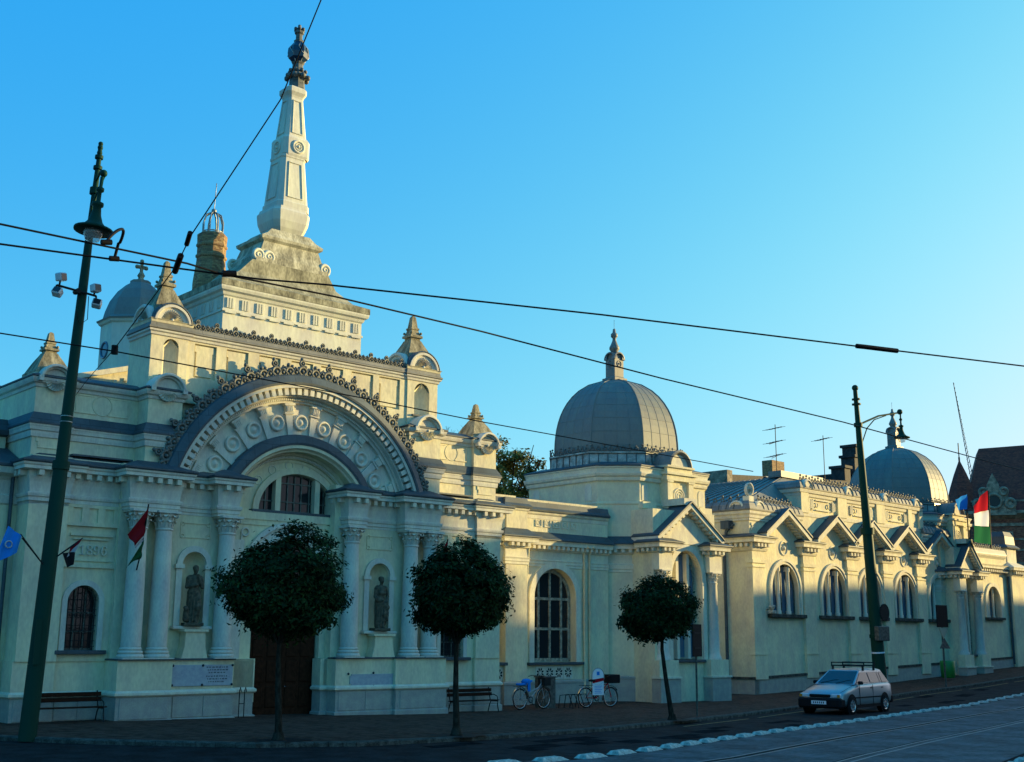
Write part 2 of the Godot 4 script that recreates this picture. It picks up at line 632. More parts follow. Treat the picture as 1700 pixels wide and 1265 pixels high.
func _ready():
	setup()
	nb()
	materials()
	street()
	pavilion()
	spire_tower()
	brick_chimney()
	back_turret()
	left_annex()
	link_wing()
	domed_pavilion("domed_pavilion", "octagonal pavilion with big grey dome and gabled porch", Vector2(32.3, -8.5), FA, M.skytintglass, -0.6)
	gallery()
	domed_pavilion("far_domed_pavilion", "second domed pavilion at the far end of the gallery, behind right pole", Vector2(27.1 / 1.03, -4.4 / 1.03), FB.scaled_local(Vector3.ONE * 1.03), M.skytintglass, -0.3, 0.7)
	end_bay()
	back_house()
	antenna("taller roof antenna with three booms on the slate roof", 25.1, -14, 15.3, 20.5, 3)
	antenna("shorter roof antenna nearer the far dome", 32.8, -14, 16.0, 20.5, 1)
	townhouse()
	opposite_row()
	statues()
	trees()
	poles()
	wires()
	flags()
	street_things()
	car()
# ---------------------------------------------------------------- entrance pavilion
func fan_shell(c: Vector3, r: float, n := 11, down := true):
	# scallop shell: ribs spreading from the hinge
	for i in n:
		var t := -PI * (i + 0.5) / n if down else PI * (i + 0.5) / n
		var d := Vector3(cos(t), sin(t), 0)
		var s := Vector3(-d.y, d.x, 0) * (r * 0.5 * PI / n * 0.98)
		var tip := c + d * r
		var k := Vector3(0, 0, 0.16 * r)
		q(c, c + d * r * 0.55 + k * 1.6, tip + k, tip + s, Vector3.BACK)
		q(c, c + d * r * 0.55 + k * 1.6, tip + k, tip - s, Vector3.BACK)
		q(tip + s, tip + k, tip - s, tip - s * 0.99 - k, d)
	ball(c + Vector3(0, 0, 0.1 * r), 0.16 * r, 8)

# segmental hood over a pilaster: arch moulding, hollow and shell
func shell_hood(b: Node, cx: float, cy: float, z: float, r: float, m: Material):
	arcs(cx, cy, P2([r * 1.05, z - 0.45, r * 1.05, z + 0.16, r * 1.0, z + 0.2, r * 0.9, z + 0.2, r * 0.86, z + 0.1, r * 0.78, z + 0.08, r * 0.74, z - 0.05]), 0.12, PI - 0.12, 18)
	ext(arch_poly(cx - r * 0.8, cx + r * 0.8, cy - 0.1, cy, r * 0.8), z - 0.3, z - 0.02)
	for s in [-1, 1]:
		box(cx + s * r * 0.95 - 0.13 * r, cx + s * r * 0.95 + 0.13 * r, cy - 0.03, cy + 0.14, z - 0.3, z + 0.2)
	var o := part("shell_hood", b, m)
	X = Transform3D.IDENTITY
	fan_shell(V(cx, cy + r * 0.08, z + 0.02), r * 0.62)
	part("scallop_shell", o, M.stone)

# steep little roof with obelisk finial
func finial_roof(b: Node, cx: float, cz: float, hw: float, y: float, top: float):
	var h := top - y
	facet(V(cx, y, cz), P2([hw, 0, hw, 0.05 * h, hw * 0.92, 0.08 * h, hw * 0.78, 0.2 * h, hw * 0.6, 0.34 * h, hw * 0.42, 0.46 * h, hw * 0.34, 0.52 * h, 0, 0.52 * h]), 4)
	var o := part("finial_roof", b, M.cap)
	facet(V(cx, y, cz), P2([hw * 0.3, 0.5 * h, hw * 0.3, 0.56 * h, hw * 0.4, 0.57 * h, hw * 0.4, 0.61 * h, hw * 0.3, 0.63 * h, hw * 0.22, 0.72 * h, hw * 0.26, 0.73 * h, hw * 0.26, 0.76 * h, hw * 0.2, 0.77 * h, hw * 0.12, 0.97 * h, hw * 0.05, 1.0 * h, 0, 1.0 * h]), 4)
	for s in [-1, 1]:
		ball(V(cx + s * hw * 0.32, y + 0.66 * h, cz + hw * 0.32), hw * 0.08, 6)
		ball(V(cx + s * hw * 0.32, y + 0.66 * h, cz - hw * 0.32), hw * 0.08, 6)
	part("obelisk_finial", o, M.cap)

func capital_mesh(h: float, r: float) -> ArrayMesh:
	lathe(V(0, 0, 0), P2([r * 0.98, 0, r * 1.08, 0.03, r * 1.08, 0.07, r * 0.95, 0.09, r * 0.95, h * 0.45, r * 1.05, h * 0.7, r * 1.3, h * 0.86, 0, h * 0.86]), 16)
	for row in 2:
		var n := 8
		for i in n:
			var t := TAU * (i + 0.5 * row) / n
			var d := V(cos(t), 0, sin(t))
			var s := V(-sin(t), 0, cos(t)) * r * 0.36
			var y0 := 0.1 + row * h * 0.26
			var a := d * r * 0.98 + V(0, y0, 0)
			var b := d * r * 1.12 + V(0, y0 + h * 0.26, 0)
			var c := d * r * (1.36 + row * 0.1) + V(0, y0 + h * 0.36, 0)
			var e := d * r * (1.44 + row * 0.1) + V(0, y0 + h * 0.28, 0)
			q(a - s, a + s, b + s * 1.05, b - s * 1.05, d)
			q(b - s * 1.05, b + s * 1.05, c + s * 0.8, c - s * 0.8, d)
			q(c - s * 0.8, c + s * 0.8, e + s * 0.3, e - s * 0.3, d)
			q(a, b + d * 0.04, b - s * 0.3, a - s * 0.3, s)
	for i in 4:
		var t := PI / 4 + PI / 2 * i
		var d := V(cos(t), 0, sin(t))
		var ax := V(-sin(t), 0, cos(t))
		torus(d * r * 1.45 + V(0, h * 0.76, 0), r * 0.2, r * 0.09, 12, 5, ax)
		tube([d * r * 0.95 + V(0, h * 0.55, 0), d * r * 1.2 + V(0, h * 0.85, 0), d * r * 1.45 + V(0, h * 0.94, 0)], r * 0.1, 5)
		ball(V(cos(t + PI / 4), 0, sin(t + PI / 4)) * r * 1.25 + V(0, h * 0.88, 0), r * 0.14, 6)
	box(-r * 1.42, r * 1.42, h * 0.88, h, -r * 1.42, r * 1.42)
	return done()

func shaft_mesh(r: float, y0: float, y1: float) -> ArrayMesh:
	var p := []
	for i in 9:
		var t := i / 8.0
		p.append(Vector2(r * (1.0 - 0.17 * pow(t, 1.6)), lerpf(y0, y1, t)))
	lathe(V(0, 0, 0), p, 24)
	return done()

func base_mesh(r: float) -> ArrayMesh:
	var p := []
	for k in [[1.36, 0.07, 0.075], [1.24, 0.2, 0.06], [1.12, 0.31, 0.05]]:
		for i in 7:
			var t := -PI / 2 + PI * i / 6
			p.append(Vector2(r * k[0] - k[2] + k[2] * cos(t), k[1] + k[2] * sin(t)))
	p.append(Vector2(r * 1.0, 0.42))
	lathe(V(0, 0, 0), p, 24)
	box(-r * 1.35, r * 1.35, -0.02, 0.02, -r * 1.35, r * 1.35)
	return done()

func modillions(b: Node, path: Array, y: float, o0: float, o1: float, step: float, w: float, h: float, m: Material):
	for i in path.size() - 1:
		var a: Vector2 = path[i]
		var c: Vector2 = path[i + 1]
		var d := (c - a)
		var L := d.length()
		if L < 0.3: continue
		d /= L
		var n := Vector2(-d.y, d.x)
		var cnt := maxi(1, int(L / step))
		for k in cnt:
			var p := a + d * (L * (k + 0.5) / cnt)
			var save := X
			X = X * Transform3D(Basis(V(d.x, 0, d.y), Vector3.UP, V(n.x, 0, n.y)), V(p.x, y, p.y))
			box(-w / 2, w / 2, 0, h, o0, o1)
			X = save
	part("modillion_row", b, m, "stuff")

func arched_glazing(b: Node, x0: float, x1: float, y0: float, ys: float, rise: float, z: float, glass: Material, bars: Array, hbars: Array, fm: Material, bw := 0.06) -> MeshInstance3D:
	arch_frame(x0, x1, y0, ys, rise, bw * 1.3, z - 0.05, z + 0.05)
	box(x0, x1, y0, y0 + bw * 1.3, z - 0.05, z + 0.05)
	var cx := (x0 + x1) / 2
	for v in bars:
		var yy := ys + rise * sqrt(maxf(0.0, 1.0 - pow((v - cx) / ((x1 - x0) / 2), 2)))
		box(v - bw / 2, v + bw / 2, y0 + bw, yy, z - 0.04, z + 0.045)
	for h in hbars:
		var half := (x1 - x0) / 2
		if h > ys: half *= sqrt(maxf(0.0, 1.0 - pow((h - ys) / rise, 2)))
		box(cx - half, cx + half, h - bw / 2, h + bw / 2, z - 0.042, z + 0.048)
	var o := part("window", b, fm)
	ext(arch_poly(x0 + 0.02, x1 - 0.02, y0 + 0.02, ys, rise - 0.02), z - 0.02, z - 0.005)
	part("pane", o, glass)
	return o

func scroll_unit(r: float):
	# a curl of sheet metal with a leaf
	torus(V(0, r, 0.02), r * 0.74, r * 0.3, 12, 5)
	ball(V(0, r, 0.03), r * 0.36, 6)
	arcs(0, r, P2([r * 0.8, -0.05, r * 0.8, 0.0, 0.0, 0.01]), 0, TAU, 10)

func pavilion():
	var cx := 6.95
	var b := thing("entrance_pavilion", "cream entrance pavilion with columned portal, great scalloped arch and panelled attic", "building", V(6.75, 0, -1))
	var PL := P2([-3.05, -6, -3.05, -0.85, -1.7, -0.85, -1.7, -1.0, 0, -1.0, 0, 0, 1.92, 0, 1.92, -0.18, 4.3, -0.18, 4.3, -0.75, 5.4, -0.75, 5.4, -1.3])
	var PR := P2([8.2, -1.3, 8.2, -0.75, 8.5, -0.75, 8.5, -0.18, 11.1, -0.18, 11.1, 0, 13.55, 0, 13.55, -1.0, 15.75, -1.0, 15.75, -0.85, 17.1, -0.85, 17.1, -6])
	# plinth with stone slabs
	var o: MeshInstance3D
	for pp in [PL, PR]:
		var poly: Array = pp.duplicate()
		poly.append(Vector2(pp[-1].x, -6))
		pext(poly, -0.8, 0.9)
		sweep(pp, P2([0.0, -0.8, 0.07, -0.8, 0.07, 0.06, 0.0, 0.1]))
		o = part("plinth", b, M.plinth)
	for s in [[0.12, 1.8, 0.0], [2.05, 3.15, -0.18], [3.17, 4.2, -0.18], [8.62, 9.8, -0.18], [9.82, 11.0, -0.18], [11.3, 13.4, 0.0], [-1.6, -0.85, -1.0], [-0.83, -0.05, -1.0], [13.7, 14.65, -1.0], [14.67, 15.7, -1.0], [-2.95, -1.78, -0.85], [15.85, 17.0, -0.85]]:
		cbox(s[0], s[1], 0.12, 0.8, s[2] - 0.02, s[2] + 0.025, 0.012)
		part("plinth_slab", o, M.plinth)
	for pp in [PL, PR]:
		sweep(pp, P2([0.0, 0.82, 0.05, 0.84, 0.09, 0.88, 0.09, 0.95, 0.0, 1.02]))
		part("ledge", b, M.trim)
	# pedestals under the columns
	for pp in [PL, PR]:
		var poly2 := []
		for v in pp: poly2.append(v + Vector2(0, -0.05))
		poly2.append(Vector2(pp[-1].x, -6))
		pext(poly2, 0.95, 1.98)
		part("pedestal_course", b, M.wall)
	for pp in [PL.slice(4, 10), PR.slice(2, 8)]:
		sweep(pp, P2([-0.6, 1.98, 0.03, 1.98, 0.03, 2.03, -0.6, 2.05]))
		part("pedestal_flashing", b, M.metal)
	# walls: side bays with windows
	wall(-1.7, 0.05, 1.95, 8.5, -1.7, -1.0, [[-1.42, -0.36, 2.3, 3.85, 0.53]])
	box(-3.0, -1.7, 1.95, 8.5, -6, -0.85)
	wall(13.45, 15.75, 1.95, 8.5, -1.7, -1.0, [[14.0, 15.2, 2.0, 3.75, 0.6]])
	box(15.75, 17.05, 1.95, 8.5, -6, -0.85)
	# niche bays
	wall(0.05, 4.35, 1.95, 8.5, -1.75, -0.8, [[2.4, 3.27, 3.12, 5.2, 0.43]])
	wall(8.6, 13.45, 1.95, 8.5, -1.75, -0.8, [[10.24, 11.2, 3.02, 5.1, 0.48]])
	# portal wall with door arch and lunette
	wall(4.35, 9.6, 1.95, 7.3, -1.6, -1.2, [[5.45, 8.35, 1.95, 4.9, 1.42]], 20)
	wall(4.2, 9.7, 7.3, 11.9, -1.75, -1.35, [[5.55, 8.9, 7.35, 7.36, 1.45]], 24)
	box(4.3, 5.45, 0.5, 2.0, -1.6, -0.8)
	box(8.35, 8.6, 0.5, 2.0, -1.6, -0.8)
	# wall behind
	box(-3.0, 17.05, 0, 11.0, -6.2, -6.0)
	part("wall", b, M.wall)
	# jamb strips of the portal and spandrel scrolls
	for s in [[4.5, 4.95], [8.85, 9.25]]:
		box(s[0], s[1], 2.0, 4.9, -1.2, -1.08)
		box(s[0] - 0.04, s[1] + 0.04, 4.9, 5.05, -1.2, -1.04)
		box(s[0], s[1], 5.05, 6.2, -1.2, -1.1)
		part("portal_pilaster", b, M.stone)
	for s in [-1, 1]:
		torus(V(cx + s * 1.95, 6.5, -1.17), 0.14, 0.04, 16, 6)
		tube([V(cx + s * 2.09, 6.5, -1.17), V(cx + s * 2.12, 5.9, -1.17), V(cx + s * 2.18, 5.3, -1.17)], 0.035)
		part("spandrel_scroll", b, M.stone)
	arcs(6.9, 4.9, P2([2.05, -1.2, 2.05, -1.02, 1.9, -1.0, 1.82, -1.06, 1.62, -1.06, 1.55, -1.0, 1.44, -1.02, 1.44, -1.3]), 0, PI, 28)
	part("door_archivolt", b, M.stone)
	box(4.35, 9.6, 6.98, 7.28, -1.2, -1.12)
	box(4.35, 9.6, 6.78, 6.98, -1.2, -1.16)
	part("transom_band", b, M.wall)
	# door
	for s in [0, 1]:
		var x0: float = 5.5 + s * 1.4
		box(x0, x0 + 1.39, -0.3, 3.9, -1.5, -1.4)
		for k in 4:
			var yy := 0.25 + k * 0.9
			cbox(x0 + 0.16, x0 + 0.62, yy, yy + 0.75, -1.41, -1.365, 0.02)
			cbox(x0 + 0.76, x0 + 1.22, yy, yy + 0.75, -1.41, -1.365, 0.02)
		var d := part("door", b, M.door)
		tube([V(x0 + 0.12 + (1 - s) * 1.14, 1.0, -1.39), V(x0 + 0.12 + (1 - s) * 1.14, 1.0, -1.3), V(x0 + 0.12 + (1 - s) * 1.0, 1.0, -1.3)], 0.02)
		part("handle", d, M.chrome)
	box(5.46, 8.34, 3.9, 4.08, -1.52, -1.36)
	part("door_transom", b, M.door)
	arched_glazing(b, 5.47, 8.33, 4.08, 4.9, 1.4, -1.45, M.glass, [6.2, 6.9, 7.6], [4.9], M.door, 0.08)
	# flush intercom
	cbox(8.62, 8.74, 1.35, 1.6, -0.79, -0.7, 0.015)
	part("intercom_box", b, M.black)
	# side windows
	for s in [[-1.42, -0.36, 2.3, 3.85, 0.53], [14.0, 15.2, 2.0, 3.75, 0.6]]:
		var w := arched_glazing(b, s[0], s[1], s[2], s[3], s[4], -1.32, M.glass, [(s[0] * 2 + s[1]) / 3, (s[0] + s[1] * 2) / 3], [s[2] + 0.6, s[2] + 1.2], M.frame, 0.05)
		arch_frame(s[0] - 0.2, s[1] + 0.16, s[2], s[3], s[4] + 0.18, 0.18, -1.0, -0.95)
		part("window_surround", w, M.stone)
		cbox(s[0] - 0.35, s[1] + 0.3, s[2] - 0.13, s[2], -1.3, -0.82, 0.02)
		part("sill", w, M.metal)
		# wrought iron grille
		var n := 7
		for i in n:
			var v := lerpf(s[0] + 0.08, s[1] - 0.08, i / float(n - 1))
			var cc: float = (s[0] + s[1]) / 2
			var yy: float = s[3] + s[4] * sqrt(maxf(0.0, 1.0 - pow((v - cc) / ((s[1] - s[0]) / 2), 2)))
			tube([V(v, s[2] + 0.02, -1.12), V(v, yy - 0.02, -1.12)], 0.011, 5)
		for k in 7:
			var yy2: float = s[2] + 0.12 + 0.25 * k
			if k % 2 == 1: yy2 -= 0.07
			tube([V(s[0] + 0.02, yy2, -1.12), V(s[1] - 0.02, yy2, -1.12)], 0.011, 5)
		for i in 4:
			for k in 2:
				torus(V(lerpf(s[0] + 0.16, s[1] - 0.16, i / 3.0), s[2] + 0.62 + k * 0.5, -1.12), 0.09, 0.01, 12, 4)
		torus(V((s[0] + s[1]) / 2, s[3] + 0.05, -1.12), 0.25, 0.011, 18, 4)
		part("iron_grille", w, M.iron)
	# raised panel with the year and three small sunk panels, left bay; the right bay has its twin
	for e in [[-1.62, 0.02], [13.75, 15.6]]:
		var x0: float = e[0]
		var x1: float = e[1]
		for k in 4:
			var v := lerpf(x0, x1, k / 3.0)
			box(v - 0.12, v + 0.12, 6.42, 6.95, -1.0, -0.94)
		box(x0 - 0.12, x1 + 0.1, 6.3, 6.42, -1.0, -0.9)
		box(x0 - 0.12, x1 + 0.1, 6.9, 7.0, -1.0, -0.93)
		part("sunk_panel_frame", b, M.wall)
		box(x0 + 0.1, x1 - 0.1, 5.98, 6.06, -1.0, -0.92)
		box(x0 + 0.2, x1 - 0.25, 5.86, 5.9, -1.0, -0.93)
		box(x0 - 0.1, x1 + 0.05, 4.95, 5.1, -1.0, -0.93)
		part("date_panel_moulding", b, M.wall)
		box(x0 + 0.02, x1 - 0.1, 5.16, 5.2, -1.0, -0.95)
		part("date_panel_moulding", b, M.wall)
	var tm := TextMesh.new()
	tm.text = "1896"
	var sf := SystemFont.new()
	sf.font_names = PackedStringArray(["Droid Serif"])
	tm.font = sf
	tm.font_size = 46
	tm.pixel_size = 0.0095
	tm.depth = 0.05
	copy("date_numerals", b, tm, M.trim, Transform3D(Basis.IDENTITY, V(-0.72, 5.52, -0.965)))
	# niches
	for e in [[2.4, 3.27, 3.12, 5.2, 0.43], [10.24, 11.2, 3.02, 5.1, 0.48]]:
		var c: float = (e[0] + e[1]) / 2
		var r: float = (e[1] - e[0]) / 2
		sg(true)
		for i in 12:
			var t0 := PI * i / 12
			var t1 := PI * (i + 1) / 12
			q(V(c - r * cos(t0), e[2], -0.8 - r * sin(t0) * 1.1), V(c - r * cos(t1), e[2], -0.8 - r * sin(t1) * 1.1), V(c - r * cos(t1), e[3], -0.8 - r * sin(t1) * 1.1), V(c - r * cos(t0), e[3], -0.8 - r * sin(t0) * 1.1), Vector3.BACK)
			for k in 5:
				var p0 := PI / 2 * k / 5
				var p1 := PI / 2 * (k + 1) / 5
				q(V(c - r * cos(t0) * cos(p0), e[3] + e[4] * sin(p0), -0.8 - r * sin(t0) * cos(p0) * 1.1), V(c - r * cos(t1) * cos(p0), e[3] + e[4] * sin(p0), -0.8 - r * sin(t1) * cos(p0) * 1.1), V(c - r * cos(t1) * cos(p1), e[3] + e[4] * sin(p1), -0.8 - r * sin(t1) * cos(p1) * 1.1), V(c - r * cos(t0) * cos(p1), e[3] + e[4] * sin(p1), -0.8 - r * sin(t0) * cos(p1) * 1.1), Vector3.BACK)
		sg(false)
		var nn := part("niche", b, M.wall)
		arch_frame(e[0] - 0.22, e[1] + 0.22, e[3], e[3], e[4] + 0.22, 0.2, -0.8, -0.7)
		for s in [-1, 1]:
			box(c + s * (r + 0.11) - 0.11, c + s * (r + 0.11) + 0.11, e[2], e[3] - 0.14, -0.8, -0.73)
			box(c + s * (r + 0.12) - 0.16, c + s * (r + 0.12) + 0.16, e[3] - 0.14, e[3], -0.8, -0.66)
		part("niche_surround", nn, M.stone)
		cbox(c - r - 0.3, c + r + 0.3, e[2] - 0.12, e[2] - 0.01, -1.2, -0.56, 0.02)
		part("niche_shelf", nn, M.stone)
		# pedestal
		ext(P2([c - r + 0.08, e[2] - 0.13, c + r - 0.08, e[2] - 0.13, c + r - 0.05, 2.4, c + r + 0.06, 2.02, c - r - 0.06, 2.02, c - r + 0.05, 2.4]), -0.9, -0.32)
		box(c - r - 0.02, c + r + 0.02, e[2] - 0.2, e[2] - 0.12, -0.9, -0.26)
		part("statue_pedestal", nn, M.wall)
		# framed blank panel above
		for f in [[c - r - 0.05, c + r + 0.05, 6.62, 6.66], [c - r - 0.05, c + r + 0.05, 6.12, 6.16]]:
			box(f[0], f[1], f[2], f[3], -0.8, -0.765)
		for s in [-1, 1]:
			box(c + s * (r + 0.12) - 0.02, c + s * (r + 0.12) + 0.02, 6.24, 6.54, -0.8, -0.768)
			torus(V(c + s * (r + 0.06), 6.6, -0.79), 0.07, 0.02, 10, 4)
			torus(V(c + s * (r + 0.06), 6.18, -0.79), 0.07, 0.02, 10, 4)
		part("panel_moulding", b, M.wall)
	# columns
	var cap := capital_mesh(0.66, 0.29)
	var sh := shaft_mesh(0.33, 2.42, 6.28)
	var bs := base_mesh(0.33)
	for e in [[0.55, -0.38], [1.46, -0.38], [3.9, -0.48], [9.2, -0.48], [11.95, -0.38], [12.9, -0.38]]:
		var col := copy("column", b, sh, M.stone, Transform3D(Basis.IDENTITY, V(e[0], 0, e[1])))
		copy("column_base", col, bs, M.stone, Transform3D(Basis.IDENTITY, V(0, 2.04, 0)))
		copy("capital", col, cap, M.stone, Transform3D(Basis.IDENTITY, V(0, 6.26, 0)))
	# entablature
	var EL := P2([-3.0, -5.5, -3.0, -0.85, -1.7, -0.85, -1.7, -1.0, 0.1, -1.0, 0.1, -0.2, 1.85, -0.2, 1.85, -0.78, 3.4, -0.78, 3.4, -0.3, 4.2, -0.3, 4.2, -1.3])
	var ER := P2([8.9, -1.3, 8.9, -0.3, 9.7, -0.3, 9.7, -0.78, 11.5, -0.78, 11.5, -0.2, 13.2, -0.2, 13.2, -1.0, 15.75, -1.0, 15.75, -0.85, 17.05, -0.85, 17.05, -5.5])
	var ep := P2([-0.3, 6.9, 0.0, 6.9, 0.0, 7.0, 0.04, 7.01, 0.04, 7.13, 0.08, 7.15, 0.1, 7.22, 0.1, 7.27, 0.02, 7.29, 0.03, 7.4, 0.06, 7.62, 0.1, 7.78, 0.1, 7.8, 0.1, 7.98, 0.36, 8.0, 0.36, 8.1, 0.4, 8.14, 0.42, 8.22, -0.3, 8.3])
	var dp := P2([0.43, 8.2, 0.46, 8.24, 0.46, 8.29, 0.1, 8.42, -0.3, 8.6, -0.3, 8.3, 0.36, 8.21])
	for pp in [EL, ER]:
		sweep(pp, ep)
		part("entablature", b, M.stone)
		sweep(pp, dp)
		part("cornice_flashing", b, M.metal)
		modillions(b, pp, 7.81, 0.08, 0.33, 0.35, 0.16, 0.17, M.trim)
	# great arch
	var cy := 6.6
	var A := func(r: float) -> float: return asin(clampf(1.68 / r, -1, 1))
	var a1: float = A.call(5.8)
	arcs(cx, cy, P2([5.88, -1.3, 5.88, -0.42, 5.82, -0.32, 5.55, -0.2, 5.47, -0.22, 5.47, -0.3]), a1, PI - a1, 64)
	part("arch_flashing", b, M.metal)
	a1 = A.call(5.2)
	arcs(cx, cy, P2([5.48, -0.9, 5.48, -0.27, 5.35, -0.27, 5.35, -0.72, 5.1, -0.72, 5.1, -0.5, 5.05, -0.52, 5.02, -0.66, 5.0, -0.7, 4.95, -0.7, 4.9, -0.76, 4.84, -0.78, 4.84, -0.95]), a1, PI - a1, 64)
	part("arch_moulding", b, M.stone)
	for i in 46:
		var t := lerpf(a1 + 0.03, PI - a1 - 0.03, i / 45.0)
		var save := X
		X = X * Transform3D(Basis(Vector3.BACK, t - PI / 2), V(cx, cy, 0))
		box(-0.085, 0.085, 5.09, 5.36, -0.73, -0.34)
		X = save
	for i in 150:
		var t := lerpf(a1, PI - a1, i / 149.0)
		var save := X
		X = X * Transform3D(Basis(Vector3.BACK, t - PI / 2), V(cx, cy, 0))
		box(-0.025, 0.025, 4.92, 5.0, -0.74, -0.66)
		X = save
	part("arch_dentil_row", b, M.stone, "stuff")
	a1 = A.call(4.3)
	arcs(cx, cy, P2([4.9, -0.92, 3.5, -0.92]), a1 - 0.02, PI - a1 + 0.02, 48)
	part("arch_face", b, M.stone)
	# radial brackets and rosettes
	for i in 10:
		var t := lerpf(0.44, PI - 0.44, i / 9.0)
		X = Transform3D(Basis(Vector3.BACK, t - PI / 2), V(cx, cy, 0))
		ext(P2([-0.1, 3.62, 0.1, 3.62, 0.15, 4.45, -0.15, 4.45]), -0.93, -0.81)
		box(-0.2, 0.2, 4.42, 4.5, -0.93, -0.76)
		ext(P2([-0.14, 4.5, 0.14, 4.5, 0.17, 4.74, -0.17, 4.74]), -0.93, -0.72)
		for s in 4:
			box(-0.12 + s * 0.07, -0.09 + s * 0.07, 4.53, 4.72, -0.73, -0.7)
		box(-0.22, 0.22, 4.74, 4.82, -0.93, -0.68)
		ball(V(0, 4.3, -0.85), 0.05, 6)
		X = Transform3D.IDENTITY
		part("radial_bracket", b, M.stone)
	for i in 9:
		var t := lerpf(0.44, PI - 0.44, (i + 0.5) / 9.0)
		var c := V(cx + 4.12 * cos(t), cy + 4.12 * sin(t), -0.92)
		arcs(c.x, c.y, P2([0.31, c.z, 0.31, c.z + 0.08, 0.28, c.z + 0.12, 0.22, c.z + 0.12, 0.2, c.z + 0.04, 0.15, c.z + 0.02, 0.12, c.z + 0.06, 0.06, c.z + 0.1, 0.0, c.z + 0.15]), 0, TAU, 22, true)
		part("rosette", b, M.stone)
	# inner arch: metal drip, plain soffit, bead moulding, tympanum
	a1 = A.call(3.5)
	arcs(cx, cy, P2([3.62, -0.95, 3.62, -0.62, 3.56, -0.56, 3.3, -0.5, 3.22, -0.52, 3.22, -0.6]), a1, PI - a1, 44)
	part("inner_arch_flashing", b, M.metal)
	a1 = A.call(3.1)
	arcs(cx, cy, P2([3.24, -0.6, 3.24, -0.54, 3.1, -0.54, 3.04, -0.66, 2.98, -0.7, 2.98, -1.1, 2.9, -1.12, 2.86, -1.2, 2.76, -1.2, 2.74, -1.3, 2.64, -1.32, 2.64, -1.4]), a1, PI - a1, 44)
	part("inner_arch_soffit", b, M.wall)
	for i in 90:
		var t := lerpf(0.62, PI - 0.62, i / 89.0)
		X = Transform3D(Basis(Vector3.BACK, t - PI / 2), V(cx, cy, 0))
		box(-0.02, 0.02, 2.78, 2.86, -1.2, -1.15)
		X = Transform3D.IDENTITY
	part("bead_row", b, M.stone, "stuff")
	# lunette surround and window
	for i in 6:
		var t := lerpf(0.7, PI - 0.7, i / 5.0)
		torus(V(7.2 + 2.2 * cos(t), 7.2 + 1.95 * sin(t), -1.34), 0.16, 0.022, 14, 5)
		part("tympanum_ring", b, M.stone)
	arch_frame(5.3, 9.15, 7.36, 7.38, 1.68, 0.24, -1.35, -1.24, 28)
	for v in [6.36, 8.08]:
		box(v - 0.11, v + 0.11, 7.36, 8.75, -1.55, -1.28)
	part("lunette_surround", b, M.wall)
	box(5.2, 9.25, 7.26, 7.36, -1.4, -1.12)
	part("lunette_sill", b, M.metal)
	arched_glazing(b, 5.55, 8.9, 7.36, 7.38, 1.44, -1.55, M.glass, [5.95, 6.55, 6.9, 7.2, 7.5, 7.85, 8.5], [7.75, 8.45], M.frame, 0.045)
	# cresting on the arch
	for i in 57:
		var t := lerpf(0.24, PI - 0.24, i / 56.0)
		X = Transform3D(Basis(Vector3.BACK, t - PI / 2), V(cx, cy, 0)) * Transform3D(Basis.IDENTITY, V(0, 5.78, -0.46)).scaled_local(Vector3.ONE * 1.12)
		ext(P2([-0.18, 0, 0.18, 0, 0.18, 0.2 + 0.05 * (i % 2), 0.08, 0.3 + 0.06 * (i % 3), -0.06, 0.26, -0.18, 0.21 + 0.05 * (i % 3)]), -0.08, 0.0)
		ball(V(0.14, 0.3 + 0.05 * (i % 2), 0.0), 0.07, 6)
		var k := i % 4
		if k == 1:
			scroll_unit(0.2)
			X = X * Transform3D(Basis.IDENTITY, V(0, 0.36, 0))
			scroll_unit(0.12)
			ball(V(0, 0.26, 0), 0.07, 6)
		elif k == 3:
			scroll_unit(0.18)
			ball(V(0.0, 0.4, 0), 0.08, 6)
		else:
			scroll_unit(0.16)
			tube([V(-0.18, 0.08, 0.02), V(-0.02, 0.3, 0.03), V(0.18, 0.1, 0.02)], 0.06, 5)
		X = Transform3D.IDENTITY
	part("arch_cresting", b, M.cresting, "stuff")
	# lower attic
	var AT := P2([-2.95, -6, -2.95, -1.25, -1.8, -1.25, -1.8, -1.4, 0.68, -1.4, 0.68, -0.6, 1.95, -0.6, 1.95, -1.2, 11.9, -1.2, 11.9, -0.6, 13.5, -0.6, 13.5, -1.4, 15.85, -1.4, 15.85, -1.25, 17.1, -1.25, 17.1, -6])
	pext(P2([-2.95, -6, -2.95, -1.25, -1.8, -1.25, -1.8, -1.4, 0.68, -1.4, 0.68, -0.6, 1.95, -0.6, 1.95, -1.2, 3.2, -1.2, 3.2, -2.0, 10.7, -2.0, 10.7, -1.2, 11.9, -1.2, 11.9, -0.6, 13.5, -0.6, 13.5, -1.4, 15.85, -1.4, 15.85, -1.25, 17.1, -1.25, 17.1, -6]), 8.3, 11.05)
	part("lower_attic", b, M.wall)
	var mb_ := P2([0.0, 9.12, 0.05, 9.14, 0.07, 9.25, 0.07, 9.33, 0.12, 9.36, 0.14, 9.46, 0.16, 9.5, 0.16, 9.56, 0.0, 9.58])
	var mf := P2([0.165, 9.55, 0.2, 9.56, 0.2, 9.62, 0.02, 9.95, 0.0, 9.6])
	for pp in [AT.slice(0, 8), AT.slice(8)]:
		sweep(pp, mb_)
		part("attic_moulding", b, M.stone)
	for pp in [AT.slice(0, 8), AT.slice(8)]:
		sweep(pp, mf)
		part("attic_flashing", b, M.metal)
	var cp := P2([0.0, 10.78, 0.04, 10.8, 0.06, 10.9, 0.14, 10.94, 0.18, 11.02, 0.2, 11.1, 0.0, 11.16])
